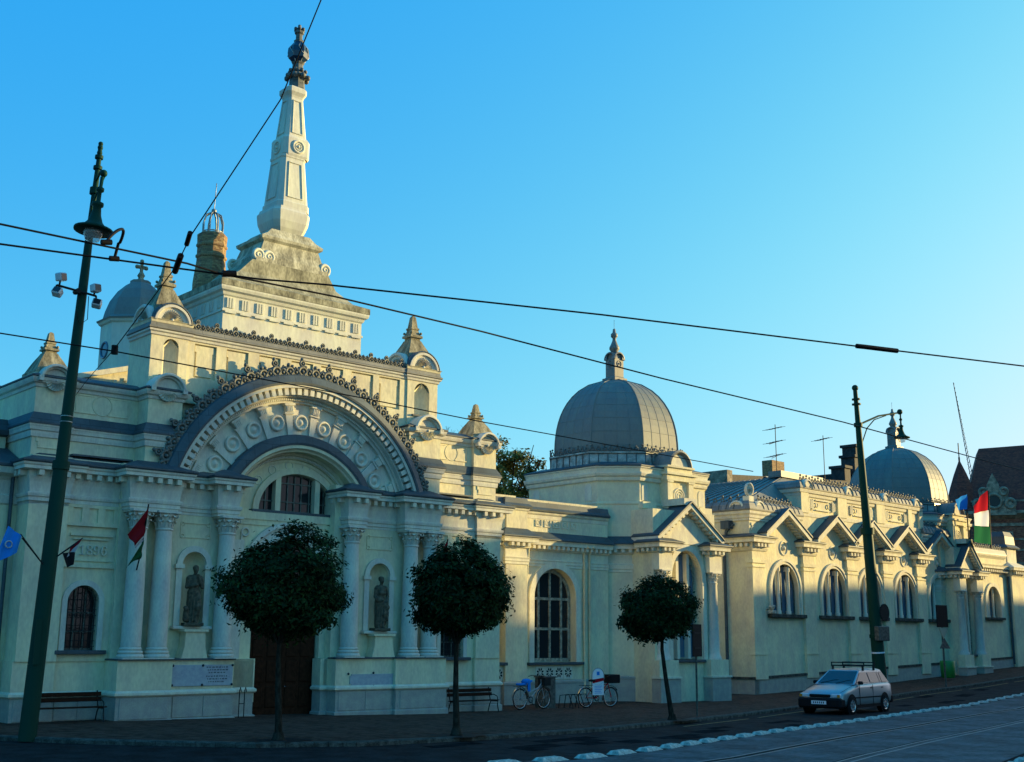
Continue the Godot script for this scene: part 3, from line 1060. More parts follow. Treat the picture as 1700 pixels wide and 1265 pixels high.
	var cf := P2([0.19, 11.1, 0.23, 11.12, 0.23, 11.17, -0.45, 11.42, -0.45, 11.0, 0.1, 11.0])
	for pp in [AT.slice(0, 8), AT.slice(8)]:
		sweep(pp, cp)
		part("attic_cornice", b, M.stone)
	for pp in [AT.slice(0, 8), AT.slice(8)]:
		sweep(pp, cf)
		part("attic_cornice_flashing", b, M.metal)
	# thin raised panels on the side attics
	for e in [[-1.55, 0.35], [13.85, 15.6]]:
		var z := -1.4
		var m2: float = (e[0] + e[1]) / 2
		for s in [[e[0], m2 - 0.2], [m2 + 0.2, e[1]]]:
			box(s[0], s[1], 10.12, 10.16, z, z + 0.03)
			box(s[0] + 0.05, s[1] - 0.1, 10.72, 10.75, z, z + 0.02)
		torus(V(m2, 10.45, z), 0.34, 0.022, 22, 4)
		box(e[0] + 0.02, e[0] + 0.05, 10.2, 10.7, z, z + 0.025)
		box(e[1] - 0.05, e[1] - 0.02, 10.2, 10.7, z, z + 0.025)
		part("attic_panel_moulding", b, M.wall)
	for e in [[-2.75, -2.0, -1.25], [16.1, 16.9, -1.25]]:
		box(e[0], e[1], 8.78, 8.82, e[2], e[2] + 0.03)
		box(e[0], e[0] + 0.05, 8.85, 9.0, e[2], e[2] + 0.03)
		box(e[0] - 0.06, e[0] - 0.01, 8.98, 9.14, e[2], e[2] + 0.03)
	part("corner_panel_moulding", b, M.wall)
	# small metal canopy strip over the left bay
	box(-1.6, 0.5, 8.62, 8.68, -1.4, -1.1)
	part("blind_box", b, M.metal)
	box(13.8, 15.7, 8.62, 8.68, -1.4, -1.1)
	part("blind_box", b, M.metal)
	shell_hood(b, 1.31, 11.08, -0.5, 0.62, M.stone)
	shell_hood(b, 12.72, 11.0, -0.5, 0.66, M.stone)
	shell_hood(b, -2.36, 11.0, -1.15, 0.56, M.stone)
	shell_hood(b, 16.5, 10.86, -1.15, 0.6, M.stone)
	for e in [[-2.36, -1.95, 0.62], [16.5, -1.95, 0.66]]:
		box(e[0] - e[2], e[0] + e[2], 10.9, 11.3, e[1] - e[2], e[1] + e[2])
		part("corner_turret_block", b, M.wall)
		finial_roof(b, e[0], e[1], e[2], 11.3, 12.85)
	# upper attic
	var ops := []
	for e in [[2.48, 3.35], [3.76, 4.66], [5.12, 6.03], [6.51, 7.48], [7.84, 8.87], [9.27, 10.32], [10.62, 11.65]]:
		ops.append([e[0], e[1], 11.85, 13.1, 0.0])
	wall(2.2, 12.0, 10.9, 13.25, -1.2, -1.0, ops)
	box(2.2, 12.0, 10.9, 13.25, -2.6, -1.11)
	# turrets with niches
	for e in [[0.78, 2.2, 1.55, 0.29], [12.0, 13.56, 12.75, 0.39]]:
		wall(e[0], e[1], 11.0, 13.25, -1.25, -0.95, [[e[2] - e[3], e[2] + e[3], 11.75, 13.1 - e[3], e[3]]])
		box(e[0], e[1], 11.0, 13.25, -2.7, -1.25)
	part("upper_attic_wall", b, M.wall)
	for e in ops:
		var w: float = e[1] - e[0]
		var y0 := 11.93
		ext(P2([e[0] + 0.1, y0, e[1] - 0.14, y0, e[1] - 0.14, 12.82, e[1] - 0.08, 12.82, e[1] - 0.08, 13.05, e[0] + 0.04, 13.05, e[0] + 0.04, 12.82, e[0] + 0.1, 12.82]), -1.14, -1.045)
		part("attic_panel", b, M.wall)
	for e in [[1.55, 0.29], [12.75, 0.39]]:
		var c: float = e[0]
		var r: float = e[1]
		sg(true)
		for i in 10:
			var t0 := PI * i / 10
			var t1 := PI * (i + 1) / 10
			q(V(c - r * cos(t0), 11.75, -1.0 - r * sin(t0) * 0.6), V(c - r * cos(t1), 11.75, -1.0 - r * sin(t1) * 0.6), V(c - r * cos(t1), 13.1 - r, -1.0 - r * sin(t1) * 0.6), V(c - r * cos(t0), 13.1 - r, -1.0 - r * sin(t0) * 0.6), Vector3.BACK)
			tri(V(c - r * cos(t0), 13.1 - r, -1.0 - r * sin(t0) * 0.6), V(c - r * cos(t1), 13.1 - r, -1.0 - r * sin(t1) * 0.6), V(c, 13.1, -1.0), Vector3.BACK)
		sg(false)
		part("turret_niche", b, M.wall)
		box(c - r - 0.12, c + r + 0.12, 11.68, 11.75, -1.05, -0.86)
		part("turret_niche_sill", b, M.metal)
	var UP_ := P2([0.78, -2.7, 0.78, -0.95, 2.2, -0.95, 2.2, -1.0, 12.0, -1.0, 12.0, -0.95, 13.56, -0.95, 13.56, -2.7])
	sweep(UP_, P2([0.0, 13.15, 0.05, 13.18, 0.06, 13.26, 0.12, 13.3, 0.13, 13.36, 0.0, 13.4]))
	part("upper_cornice", b, M.stone)
	sweep(UP_, P2([0.0, 13.34, 0.14, 13.37, 0.16, 13.4, 0.16, 13.44, 0.1, 13.48, 0.08, 13.6, -0.4, 13.64, -0.4, 13.3]))
	part("upper_flashing", b, M.metal2)
	for i in 51:
		var u := lerpf(2.35, 11.9, i / 50.0)
		X = Transform3D(Basis.IDENTITY, V(u, 13.58, -1.02))
		X = X.scaled_local(Vector3.ONE * 1.12)
		ext(P2([-0.1, 0, 0.1, 0, 0.1, 0.14, 0.03, 0.2, -0.1, 0.15]), -0.06, 0.0)
		if i % 4 == 1:
			scroll_unit(0.13)
			X = X * Transform3D(Basis.IDENTITY, V(0, 0.21, 0))
			scroll_unit(0.085)
		else:
			scroll_unit(0.115)
			tube([V(-0.13, 0.03, 0.02), V(0, 0.22, 0.03), V(0.13, 0.05, 0.02)], 0.04, 5)
		X = Transform3D.IDENTITY
	part("attic_cresting", b, M.cresting, "stuff")
	for e in [[1.52, 0.74], [12.79, 0.8]]:
		var c: float = e[0]
		var h: float = e[1]
		var z0 := -0.95 - 2 * h
		pext(P2([c - h, z0, c + h, z0, c + h, -0.95, c - h, -0.95]), 13.4, 13.72)
		sweep(P2([c - h, z0, c - h, -0.95, c + h, -0.95, c + h, z0]), P2([0.0, 13.6, 0.06, 13.62, 0.08, 13.7, 0.12, 13.74, 0.0, 13.78]))
		part("turret_block", b, M.wall)
		for s in 2:
			X = Transform3D.IDENTITY if s == 0 else Transform3D(Basis(Vector3.UP, -PI / 2), V(c, 0, -0.95 - h)) * Transform3D(Basis.IDENTITY, V(-c, 0, 0.95 + h))
			arcs(c, 13.62, P2([h, -1.6, h, -0.88, h * 0.95, -0.84, h * 0.84, -0.84, h * 0.8, -0.92, h * 0.62, -0.92, h * 0.6, -0.97]), 0.14, PI - 0.14, 18)
			ext(arch_poly(c - h * 0.9, c + h * 0.9, 13.7, 13.72, h * 0.72), -1.4, -0.965)
			var hp := part("turret_pediment", b, M.stone)
			fan_shell(V(c, 13.78, -0.97), h * 0.52, 15, false)
			part("fan_ornament", hp, M.stone)
			X = Transform3D.IDENTITY
			if s == 0:
				arcs(c, 13.62, P2([h + 0.05, -1.7, h + 0.05, -0.86, h, -0.83]), 0.1, PI - 0.1, 18)
				part("pediment_flashing", b, M.metal)
		finial_roof(b, c, -0.95 - h, h * 0.97, 13.85, 16.15)
	# flat roofs
	box(0.7, 13.6, 11.0, 11.04, -6, -2.6)
	box(-2.9, 17.0, 11.06, 11.1, -6, -1.6)
	part("roof", b, M.metal)
# ---------------------------------------------------------------- tower, chimney, turret behind the pavilion
func spire_tower():
	var b := thing("spire_tower", "tall pale tower with tapering eight sided spire and glass lantern ball on top", "tower", V(8.65, 0, -6.3))
	var x0 := 5.35
	var x1 := 12.05
	var z0 := -8.6
	var z1 := -4.5
	box(x0, x1, 9, 16.75, z0, z1)
	part("wall", b, M.tower)
	var ring := P2([x0, z0, x0, z1, x1, z1, x1, z0])
	sweep(ring, P2([0, 15.55, 0.05, 15.57, 0.05, 15.65, 0, 15.68]), true)
	sweep(ring, P2([0, 16.2, 0.06, 16.25, 0.1, 16.36, 0.2, 16.42, 0.24, 16.52, 0.24, 16.6, 0, 16.66]), true)
	part("cornice", b, M.tower)
	for i in 10:
		var u := lerpf(x0 + 0.3, x1 - 0.3, i / 9.0)
		for k in 3: box(u - 0.16 + k * 0.12, u - 0.09 + k * 0.12, 15.72, 16.14, z1, z1 + 0.05)
		box(u - 0.24, u + 0.24, 15.5, 15.56, z1, z1 + 0.08)
	for i in 6:
		var w := lerpf(z0 + 0.3, z1 - 0.3, i / 5.0)
		for k in 3: box(x0 - 0.05, x0, 15.72, 16.14, w - 0.16 + k * 0.12, w - 0.09 + k * 0.12)
	part("triglyph_row", b, M.tower, "stuff")
	# mossy skirt roof up to the pedestal
	var ax := 9.2
	var az := -6.3
	var L := func(y: float, xa: float, xb: float, za: float, zb: float) -> Array: return [V(xa, y, za), V(xb, y, za), V(xb, y, zb), V(xa, y, zb)]
	var rings := [L.call(16.6, x0 - 0.26, x1 + 0.26, z0 - 0.26, z1 + 0.26), L.call(16.85, x0 - 0.26, x1 + 0.26, z0 - 0.26, z1 + 0.26), L.call(17.05, x0 + 0.2, x1 - 0.35, z0 + 0.2, z1 - 0.2), L.call(17.6, x0 + 1.0, x1 - 1.0, -7.9, -5.1), L.call(18.2, x0 + 1.55, x1 - 1.4, -7.7, -5.1)]
	for i in rings.size() - 1:
		for k in 4:
			var l := (k + 1) % 4
			q(rings[i][k], rings[i][l], rings[i + 1][l], rings[i + 1][k], (rings[i][k] + rings[i][l]) / 2 - V(ax, 16.0, az))
	part("mossy_skirt_roof", b, M.moss)
	# pedestal with scrolls
	var P := func(y: float, h: float, d: float) -> Array: return L.call(y, ax - 0.35 - h, ax - 0.35 + h, az - d, az + d)
	var pr := [P.call(18.1, 1.8, 1.2), P.call(18.5, 1.76, 1.16), P.call(18.8, 1.5, 1.05), P.call(19.2, 1.35, 1.0), P.call(19.3, 1.5, 1.1), P.call(19.42, 1.52, 1.12), P.call(19.6, 1.2, 1.0), P.call(19.85, 0.95, 0.9)]
	for i in pr.size() - 1:
		for k in 4:
			var l := (k + 1) % 4
			q(pr[i][k], pr[i][l], pr[i + 1][l], pr[i + 1][k], (pr[i][k] + pr[i][l]) / 2 - V(ax - 0.35, 17.5, az))
	part("spire_pedestal", b, M.weathered)
	for s in [[-1.65, 1.1], [1.65, 1.1], [-1.15, 1.1], [1.65, -1.0], [-1.65, -1.0]]:
		torus(V(ax - 0.35 + s[0], 18.48, az + s[1]), 0.22, 0.085, 14, 6)
		torus(V(ax - 0.35 + s[0], 18.48, az + s[1] + 0.03), 0.08, 0.06, 10, 5)
		part("corner_scroll", b, M.tower)
	# spire: square with cut corners, swelling into a bowl at the foot
	var c := V(ax + 0.05, 0, az)
	var sq := func(o: float, prof: Array):
		for k in prof.size() - 1:
			for e in 8:
				var pts := []
				for w in [[k, e], [k, e + 1], [k + 1, e + 1], [k + 1, e]]:
					var r: float = prof[w[0]].x
					var g: float = r * 0.74
					var cr: Array = [[-r, -g], [-r, g], [-g, r], [g, r], [r, g], [r, -g], [g, -r], [-g, -r]][w[1] % 8]
					pts.append(V(c.x + o + cr[0], prof[w[0]].y, c.z + cr[1]))
				q(pts[0], pts[1], pts[2], pts[3], (pts[0] + pts[1] + pts[2] + pts[3]) / 4.0 - V(c.x + o, pts[0].y - (prof[k + 1].x - prof[k].x) * -0.5, c.z))
	sq.call(-0.3, P2([0.66, 19.7, 0.68, 19.9, 0.78, 20.1, 0.88, 20.4, 0.92, 20.75, 0.92, 20.86, 0.85, 20.95, 0.83, 21.05]))
	part("spire_bowl", b, M.tower)
	sq.call(-0.2, P2([0.81, 21.0, 0.81, 21.3, 0.76, 21.36, 0.6, 23.4, 0.63, 23.45, 0.63, 23.55]))
	sq.call(-0.1, P2([0.63, 23.5, 0.67, 23.6, 0.67, 24.35, 0.62, 24.45, 0.54, 24.5, 0.37, 26.4, 0.4, 26.5, 0.49, 26.65, 0.49, 26.85, 0.38, 26.95, 0.0, 26.97]))
	part("spire_shaft", b, M.tower)
	# sunk panels shown by raised edges
	for f in [-2, 0, 2]:
		for seg in [[21.55, 23.2, 0.76, 0.6, 21.36, 23.4, -0.2], [24.65, 26.25, 0.54, 0.37, 24.5, 26.4, -0.1]]:
			X = Transform3D(Basis(Vector3.UP, PI / 4 * f), c + V(seg[6], 0, 0))
			var ra := lerpf(seg[2], seg[3], (seg[0] - seg[4]) / (seg[5] - seg[4]))
			var rb := lerpf(seg[2], seg[3], (seg[1] - seg[4]) / (seg[5] - seg[4]))
			for s in [-1, 1]: tube([V(s * ra * 0.5, seg[0], ra + 0.01), V(s * rb * 0.5, seg[1], rb + 0.01)], 0.035, 4)
			tube([V(-ra * 0.5, seg[0], ra + 0.01), V(ra * 0.5, seg[0], ra + 0.01)], 0.035, 4)
			tube([V(-rb * 0.5, seg[1], rb + 0.01), V(rb * 0.5, seg[1], rb + 0.01)], 0.035, 4)
			part("spire_panel_edge", b, M.tower)
		X = Transform3D(Basis(Vector3.UP, PI / 4 * f), c + V(-0.1, 0, 0))
		torus(V(0, 23.98, 0.67), 0.27, 0.06, 18, 6)
		torus(V(0, 23.98, 0.68), 0.15, 0.035, 14, 5)
		ball(V(0, 23.98, 0.67), 0.09, 6)
		part("spire_medallion", b, M.tower)
		X = Transform3D.IDENTITY
	# metal finial: collar with masks, lantern ball, crown
	var t := c + V(0.08, -1.0, 0)
	facet(t, P2([0.36, 27.9, 0.3, 28.5, 0.42, 28.6, 0.42, 28.7, 0.26, 28.8, 0.22, 29.2, 0.28, 29.3, 0.0, 29.3]), 8)
	for i in 8:
		var an := TAU * i / 8
		ball(t + V(cos(an) * 0.48, 28.55, sin(an) * 0.48), 0.13, 6)
		ball(t + V(cos(an) * 0.36, 28.85, sin(an) * 0.36), 0.1, 6)
	part("finial_collar", b, M.cresting)
	var ic := P2([0.16, 29.25, 0.38, 29.5, 0.42, 29.75, 0.4, 30.0, 0.2, 30.3, 0.1, 30.35])
	facet(t, ic, 6)
	var lb := part("lantern_ball", b, M.lantern)
	for i in 6:
		var a0 := TAU * (i + 0.5) / 6
		var a1 := TAU * (i + 1.0) / 6
		tube([t + V(cos(a0) * 0.2, 29.25, sin(a0) * 0.2), t + V(cos(a0) * 0.47, 29.6, sin(a0) * 0.47), t + V(cos(a1) * 0.44, 29.95, sin(a1) * 0.44), t + V(cos(a0) * 0.18, 30.32, sin(a0) * 0.18)], 0.025, 4)
	part("glazing_bar", lb, M.zinc)
	facet(t, P2([0.2, 30.3, 0.22, 30.38, 0.14, 30.45, 0.14, 30.7, 0.2, 30.75, 0.2, 30.85, 0.1, 31.0, 0.06, 31.1, 0, 31.12]), 8)
	for i in 6:
		var an := TAU * i / 6
		ball(t + V(cos(an) * 0.19, 30.95, sin(an) * 0.19), 0.09, 6)
	ball(t + V(0, 31.12, 0), 0.09, 6)
	part("crown", b, M.cresting)

func brick_chimney():
	var b := thing("brick_chimney", "short octagonal brick chimney with wire hoop cage on its mouth", "chimney", V(6.95, 0.0, -8.9))
	var c := V(6.95, 0.35, -8.9)
	facet(c, P2([0.72, 12, 0.68, 17.6, 0.58, 18.6, 0.58, 18.7, 0.63, 18.75, 0.63, 18.85, 0.58, 18.9, 0.58, 19.2, 0.63, 19.25, 0.63, 19.33, 0.59, 19.4, 0.61, 19.8, 0.55, 19.86, 0, 19.86]), 8)
	part("stack", b, M.brick)
	for i in 4:
		var a := PI * i / 4
		var d := V(cos(a), 0, sin(a))
		tube([c + d * 0.45 + V(0, 19.75, 0), c + d * 0.45 + V(0, 20.4, 0), c + d * 0.34 + V(0, 20.75, 0), c + V(0, 20.95, 0), c - d * 0.34 + V(0, 20.75, 0), c - d * 0.45 + V(0, 20.4, 0), c - d * 0.45 + V(0, 19.75, 0)], 0.035, 6)
	torus(c + V(0, 19.95, 0), 0.45, 0.03, 16, 5, Vector3.UP)
	ball(c + V(0, 20.97, 0), 0.12, 8)
	part("wire_cage", b, M.zinc)
	tube([c + V(0, 20.9, 0), c + V(0.05, 22.3, 0)], 0.018, 5)
	part("lightning_rod", b, M.zinc)

func back_turret():
	# octagonal drum with dome behind the left bay
	var b := thing("domed_turret", "plain octagonal turret with small grey dome and cross behind left bay", "tower", V(3.1, 0, -7.6))
	var c := V(3.2, -0.0, -7.6)
	facet(c, P2([1.3, 5, 1.3, 13.0, 1.35, 13.02, 1.35, 13.1, 1.3, 13.12, 1.3, 14.95, 1.38, 15.0, 1.44, 15.12, 0, 15.12]), 8)
	part("wall", b, M.tower)
	facet(c, P2([1.46, 15.1, 1.48, 15.16, 1.26, 15.3, 1.2, 15.6, 1.06, 16.05, 0.8, 16.5, 0.52, 16.8, 0.38, 16.9, 0.38, 17.0, 0.2, 17.05, 0, 17.05]), 8)
	part("dome", b, M.dome)
	lathe(c - V(0, 0.2, 0), P2([0.2, 17.2, 0.1, 17.35, 0.16, 17.45, 0.08, 17.6, 0.0, 17.6]), 10)
	box(c.x - 0.05, c.x + 0.05, 17.3, 17.85, c.z - 0.05, c.z + 0.05)
	box(c.x - 0.2, c.x + 0.2, 17.55, 17.68, c.z - 0.05, c.z + 0.05)
	for k in [[-0.2, 17.61], [0.2, 17.61], [0, 17.87]]: ball(c + V(k[0], k[1], 0), 0.09, 6)
	part("cross_finial", b, M.cap)
	for f in [-2, 0, 1]:
		X = Transform3D(Basis(Vector3.UP, PI / 4 * f), c)
		torus(V(0, 13.9, 1.31), 0.32, 0.05, 16, 5)
		arcs(0, 13.9, P2([0.3, 1.305, 0.0, 1.31]), 0, TAU, 16)
		X = Transform3D.IDENTITY
		part("round_window", b, M.skytintglass)
	# little gabled wall in front of it
	ext(P2([-0.6, 11, 3.2, 11, 3.2, 13.05, -0.6, 11.9]), -5.2, -4.9)
	for i in 6: box(2.0 - i * 0.4, 2.12 - i * 0.4, 12.3 - i * 0.12, 12.42 - i * 0.12, -4.9, -4.84)
	part("gable_wall", b, M.wall)
	ext(P2([-0.7, 11.85, 3.3, 13.05, 3.3, 13.25, -0.7, 12.05]), -5.3, -4.75)
	part("gable_coping", b, M.trim)

func left_annex():
	var b := thing("left_annex", "low recessed annex with dark cornice at the far left edge", "building", V(-8, 0, -4))
	box(-16, -3.0, -1, 8.4, -9, -1.9)
	part("wall", b, M.wall)
	var p := P2([-16, -1.9, -3.0, -1.9])
	sweep(p, P2([0, 6.9, 0.06, 6.95, 0.1, 7.2, 0.02, 7.25, 0.06, 7.7, 0.15, 7.8, 0.4, 7.9, 0.45, 8.1, 0, 8.2]))
	part("cornice", b, M.stone)
	sweep(p, P2([0.4, 8.1, 0.5, 8.12, 0.5, 8.2, -1.5, 9.0, -1.5, 8.1]))
	part("flashing", b, M.metal)
	box(-16, -3.1, 8.3, 9.5, -5, -3.2)
	part("attic", b, M.wall)
	sweep(P2([-16, -3.2, -3.1, -3.2]), P2([0.0, 9.3, 0.2, 9.35, 0.25, 9.5, 0, 9.9]))
	part("attic_flashing", b, M.metal)
	box(-16, -3.02, -1, 0.95, -1.9, -1.8)
	part("plinth", b, M.plinth)
	tube([V(-3.25, 0, -1.75), V(-3.25, 7.8, -1.75)], 0.06)
	part("drainpipe", b, M.metal)
	var r := thing("brown_roofed_house", "house roof of brown tiles peeping over the annex at left edge", "building", V(-6, 0, -12))
	box(-9, 0.4, -1, 11.6, -18, -10)
	part("wall", r, M.oldplaster)
	ext(P2([-9.5, 11.5, 0.9, 11.5, 0.1, 12.3, -9.5, 12.3]), -18.4, -9.6)
	part("roof", r, M.redroof)

# ---------------------------------------------------------------- link with arched windows
func link_wing():
	var b := thing("link_wing", "low recessed link with tall arched window between the pavilion and dome", "building", V(21, 0, -3), FA * Transform3D(Basis.IDENTITY.scaled(Vector3.ONE * 1.067), V(1.167, -0.19, -2.64)))
	wall(19.4, 25.3, -1, 9.0, -3.2, -2.4, [[20.45, 23.08, 1.72, 4.6, 1.32]], 20)
	wall(14.5, 17.55, -1, 9.0, -3.2, -1.9, [])
	wall(17.55, 18.9, -1, 9.0, -3.2, -1.9, [[17.6, 18.3, 1.75, 4.6, 0.0]])
	box(18.2, 19.45, -1, 8.6, -3.2, -1.72)
	box(17.55, 18.3, 4.6, 8.6, -3.2, -1.8)
	part("wall", b, M.wall)
	var w := arched_glazing(b, 20.47, 23.06, 1.74, 4.6, 1.3, -2.75, M.glass, [21.05, 21.76, 22.48], [3.2, 4.55], M.framelight, 0.12)
	arch_frame(20.15, 23.38, 1.72, 4.6, 1.62, 0.3, -2.4, -2.32, 22)
	part("window_surround", w, M.trim)
	cbox(20.05, 23.5, 1.6, 1.72, -2.6, -2.2, 0.02)
	part("sill", w, M.metal)
	box(20.7, 21.7, 1.9, 3.1, -2.98, -2.96)
	box(21.9, 22.9, 1.9, 4.4, -3.0, -2.98)
	part("curtain", w, M.oldplaster)
	var w2 := arched_glazing(b, 17.6, 18.3, 1.75, 4.6, 0.0, -2.3, M.glass, [17.95], [3.2], M.frame, 0.08)
	cbox(17.5, 18.35, 1.62, 1.75, -2.3, -1.7, 0.02)
	part("sill", w2, M.metal)
	# pierced grilles below the windows
	for k in 5:
		var x := 20.85 + k * 0.58 - (4 * 0.58 - 2.32)
		if k == 4: x = 17.95
		var z := -2.4 if k < 4 else -1.9
		box(x - 0.28, x + 0.28, 0.98, 1.54, z, z + 0.03)
		var o := part("pierced_panel", b, M.stone)
		for i in 8:
			var a := TAU * (i + 0.5) / 8
			var d := V(cos(a), sin(a), 0)
			var s := V(-sin(a), cos(a), 0)
			q(V(x, 1.26, z + 0.034) + d * 0.05, V(x, 1.26, z + 0.034) + d * 0.17 + s * 0.05, V(x, 1.26, z + 0.034) + d * 0.24, V(x, 1.26, z + 0.034) + d * 0.17 - s * 0.05, Vector3.BACK)
		part("petal_opening", o, M.black)
	var LP := P2([14.5, -1.9, 18.15, -1.9, 18.15, -1.72, 19.45, -1.72, 19.45, -2.4, 25.3, -2.4])
	sweep(LP, P2([0, -1, 0.1, -1, 0.1, 0.78, 0.12, 0.8, 0.12, 0.88, 0, 0.95]))
	part("plinth", b, M.plinth)
	sweep(LP, P2([0, 5.95, 0.04, 5.97, 0.04, 6.08, 0.07, 6.1, 0.07, 6.2, 0.1, 6.26, 0.02, 6.3, 0.02, 6.66, 0.1, 6.7, 0.12, 6.92, 0.36, 6.93, 0.36, 7.06, 0.42, 7.16, 0, 7.22]))
	part("entablature", b, M.trim)
	modillions(b, LP, 6.76, 0.1, 0.32, 0.3, 0.15, 0.16, M.trim)
	sweep(LP, P2([0.43, 7.14, 0.47, 7.16, 0.47, 7.2, 0.0, 7.55, -0.2, 7.6, -0.2, 7.1]))
	part("cornice_flashing", b, M.metal)
	var LQ := P2([14.5, -1.95, 18.2, -1.95, 18.2, -1.8, 19.4, -1.8, 19.4, -2.42, 25.3, -2.42])
	sweep(LQ, P2([0, 8.1, 0.04, 8.14, 0.05, 8.3, 0.12, 8.36, 0.16, 8.5, 0.0, 8.52]))
	part("parapet_moulding", b, M.trim)
	sweep(LQ, P2([0.16, 8.46, 0.22, 8.47, 0.24, 8.54, 0.12, 8.66, 0.05, 8.9, -0.1, 8.92, -0.3, 8.9, -0.3, 8.4]))
	part("parapet_roll", b, M.metal)
	for k in 5:
		var x := 20.75 + k * 0.56
		box(x - 0.2, x + 0.2, 7.78, 7.82, -2.4, -2.36)
		box(x - 0.2, x - 0.16, 7.82, 8.1, -2.4, -2.36)
		box(x + 0.16, x + 0.2, 7.82, 8.1, -2.4, -2.36)
		torus(V(x, 7.97, -2.4), 0.1, 0.025, 12, 4)
	part("parapet_ornament", b, M.trim)
	ext(P2([0, 0, 1, 0, 1, 0.01]), 0, 0.001)
	nb()
	q(V(14.5, 8.85, -2.2), V(25.2, 8.85, -2.7), V(25.2, 9.7, -8), V(14.5, 9.9, -8), Vector3.UP)
	for i in 12:
		var u := 17.3 + i * 0.68
		tube([V(u, 8.9, -2.4), V(u, 9.85, -8)], 0.03, 4)
	part("roof", b, M.zinc)
	tube([V(23.6, 0.3, -2.3), V(23.6, 6.7, -2.3), V(23.6, 7.0, -2.0)], 0.06)
	tube([V(23.95, 0.3, -2.3), V(23.95, 6.7, -2.3), V(23.95, 7.0, -2.0)], 0.06)
	part("drainpipe", b, M.wall)
	tube([V(19.5, 1, -2.2), V(19.5, 7.2, -1.65)], 0.05)
	part("drainpipe", b, M.wall)

# octagon with wide street faces and narrower corner faces, in plan
func oct(c: Vector2, r: float, k: float) -> Array:
	return [c + Vector2(-r, -k), c + Vector2(-r, k), c + Vector2(-k, r), c + Vector2(k, r), c + Vector2(r, k), c + Vector2(r, -k), c + Vector2(k, -r), c + Vector2(-k, -r)]

func ring_path(pts: Array) -> Array:
	return pts

func big_dome(b: Node, c: Vector3, r: float, y: float, h: float):
	var prof := []
	for i in 13:
		var t := i / 12.0
		prof.append(Vector2(r * pow(maxf(0.0, 1.0 - pow(t, 2.5)), 0.5) if i < 12 else 0.13 * r, y + h * t))
	prof[11].x = maxf(prof[11].x, 0.25 * r)
	prof.append(Vector2(0.13 * r, y + h))
	facet(c, [Vector2(r, y - 0.1)] + prof, 8)
	var o := part("dome", b, M.dome)
	# seams along the edges
	for k in 8:
		var a := TAU * (k + 0.5) / 8
		var pts := []
		for v in prof: pts.append(c + V(cos(a) * v.x / cos(PI / 8), v.y, sin(a) * v.x / cos(PI / 8)))
		tube(pts, 0.045, 4)
		part("dome_seam", o, M.dome)
	# sheet joints: standing seams up each face and lapped rows round it
	for k in 8:
		var a := TAU * (k + 0.5) / 8
		var a1 := TAU * (k + 1.5) / 8
		for e in [0.25, 0.5, 0.75]:
			var pts := []
			for v in prof.slice(0, 12):
				var p0: Vector3 = V(cos(a), 0, sin(a)) * (v.x / cos(PI / 8))
				var p1: Vector3 = V(cos(a1), 0, sin(a1)) * (v.x / cos(PI / 8))
				pts.append(c + p0.lerp(p1, e) + V(0, v.y, 0))
			tube(pts, 0.014, 4, -1.0, false)
		for i in range(1, 11, 2):
			var v: Vector2 = prof[i]
			tube([c + V(cos(a), 0, sin(a)) * (v.x / cos(PI / 8)) + V(0, v.y, 0), c + V(cos(a1), 0, sin(a1)) * (v.x / cos(PI / 8)) + V(0, v.y, 0)], 0.011, 4, -1.0, false)
	part("sheet_joint", o, M.dome, "stuff")
	# cresting round the foot
	for k in 8:
		for i in 9:
			var a := TAU * (k + 0.5) / 8
			var a1 := TAU * (k + 1.5) / 8
			var p0 := V(cos(a), 0, sin(a)) * r * 1.07 / cos(PI / 8)
			var p1 := V(cos(a1), 0, sin(a1)) * r * 1.07 / cos(PI / 8)
			var p := c + p0.lerp(p1, (i + 0.5) / 9.0) + V(0, y, 0)
			var d := (p1 - p0).normalized()
			X = Transform3D(Basis(d, Vector3.UP, d.cross(Vector3.UP)), p)
			torus(V(0, 0.12, 0), 0.1, 0.035, 8, 4)
			ball(V(0, 0.34 if i % 2 == 0 else 0.26, 0), 0.06, 5)
			tube([V(-0.16, 0, 0), V(0, 0.25, 0), V(0.16, 0, 0)], 0.03, 4)
			X = Transform3D.IDENTITY
	part("dome_cresting", b, M.cresting, "stuff")
	# pinnacle: square post with round heads, onion, spike
	var t := y + h
	facet(c, P2([0.5, t - 0.15, 0.5, t + 0.12, 0.4, t + 0.15, 0.36, t + 0.2, 0.36, t + 1.25, 0, t + 1.25]), 4, 0.0)
	part("pinnacle_post", b, M.metal2)
	for f in 4:
		X = Transform3D(Basis(Vector3.UP, PI / 2 * f), c)
		arcs(0, t + 1.2, P2([0.36, 0.3, 0.0, 0.3]), 0, PI, 12)
		arcs(0, t + 1.2, P2([0.44, 0.2, 0.44, 0.42, 0.36, 0.44, 0.34, 0.36]), 0, PI, 12)
		torus(V(0, t + 0.95, 0.36), 0.17, 0.035, 12, 4)
		ball(V(0, t + 0.95, 0.36), 0.06, 5)
		X = Transform3D.IDENTITY
	part("pinnacle_hood", b, M.metal2)
	lathe(c, P2([0.2, t + 1.3, 0.22, t + 1.75, 0.3, t + 1.85, 0.3, t + 1.95, 0.2, t + 2.15, 0.12, t + 2.35, 0.1, t + 2.5, 0.2, t + 2.6, 0.2, t + 2.75, 0.1, t + 2.85, 0.08, t + 3.05, 0, t + 3.1]), 12)
	part("pinnacle_finial", b, M.metal2)
	tube([c + V(0, t + 3.05, 0), c + V(0, t + 3.6, 0)], 0.015, 4)
	part("lightning_rod", b, M.zinc)

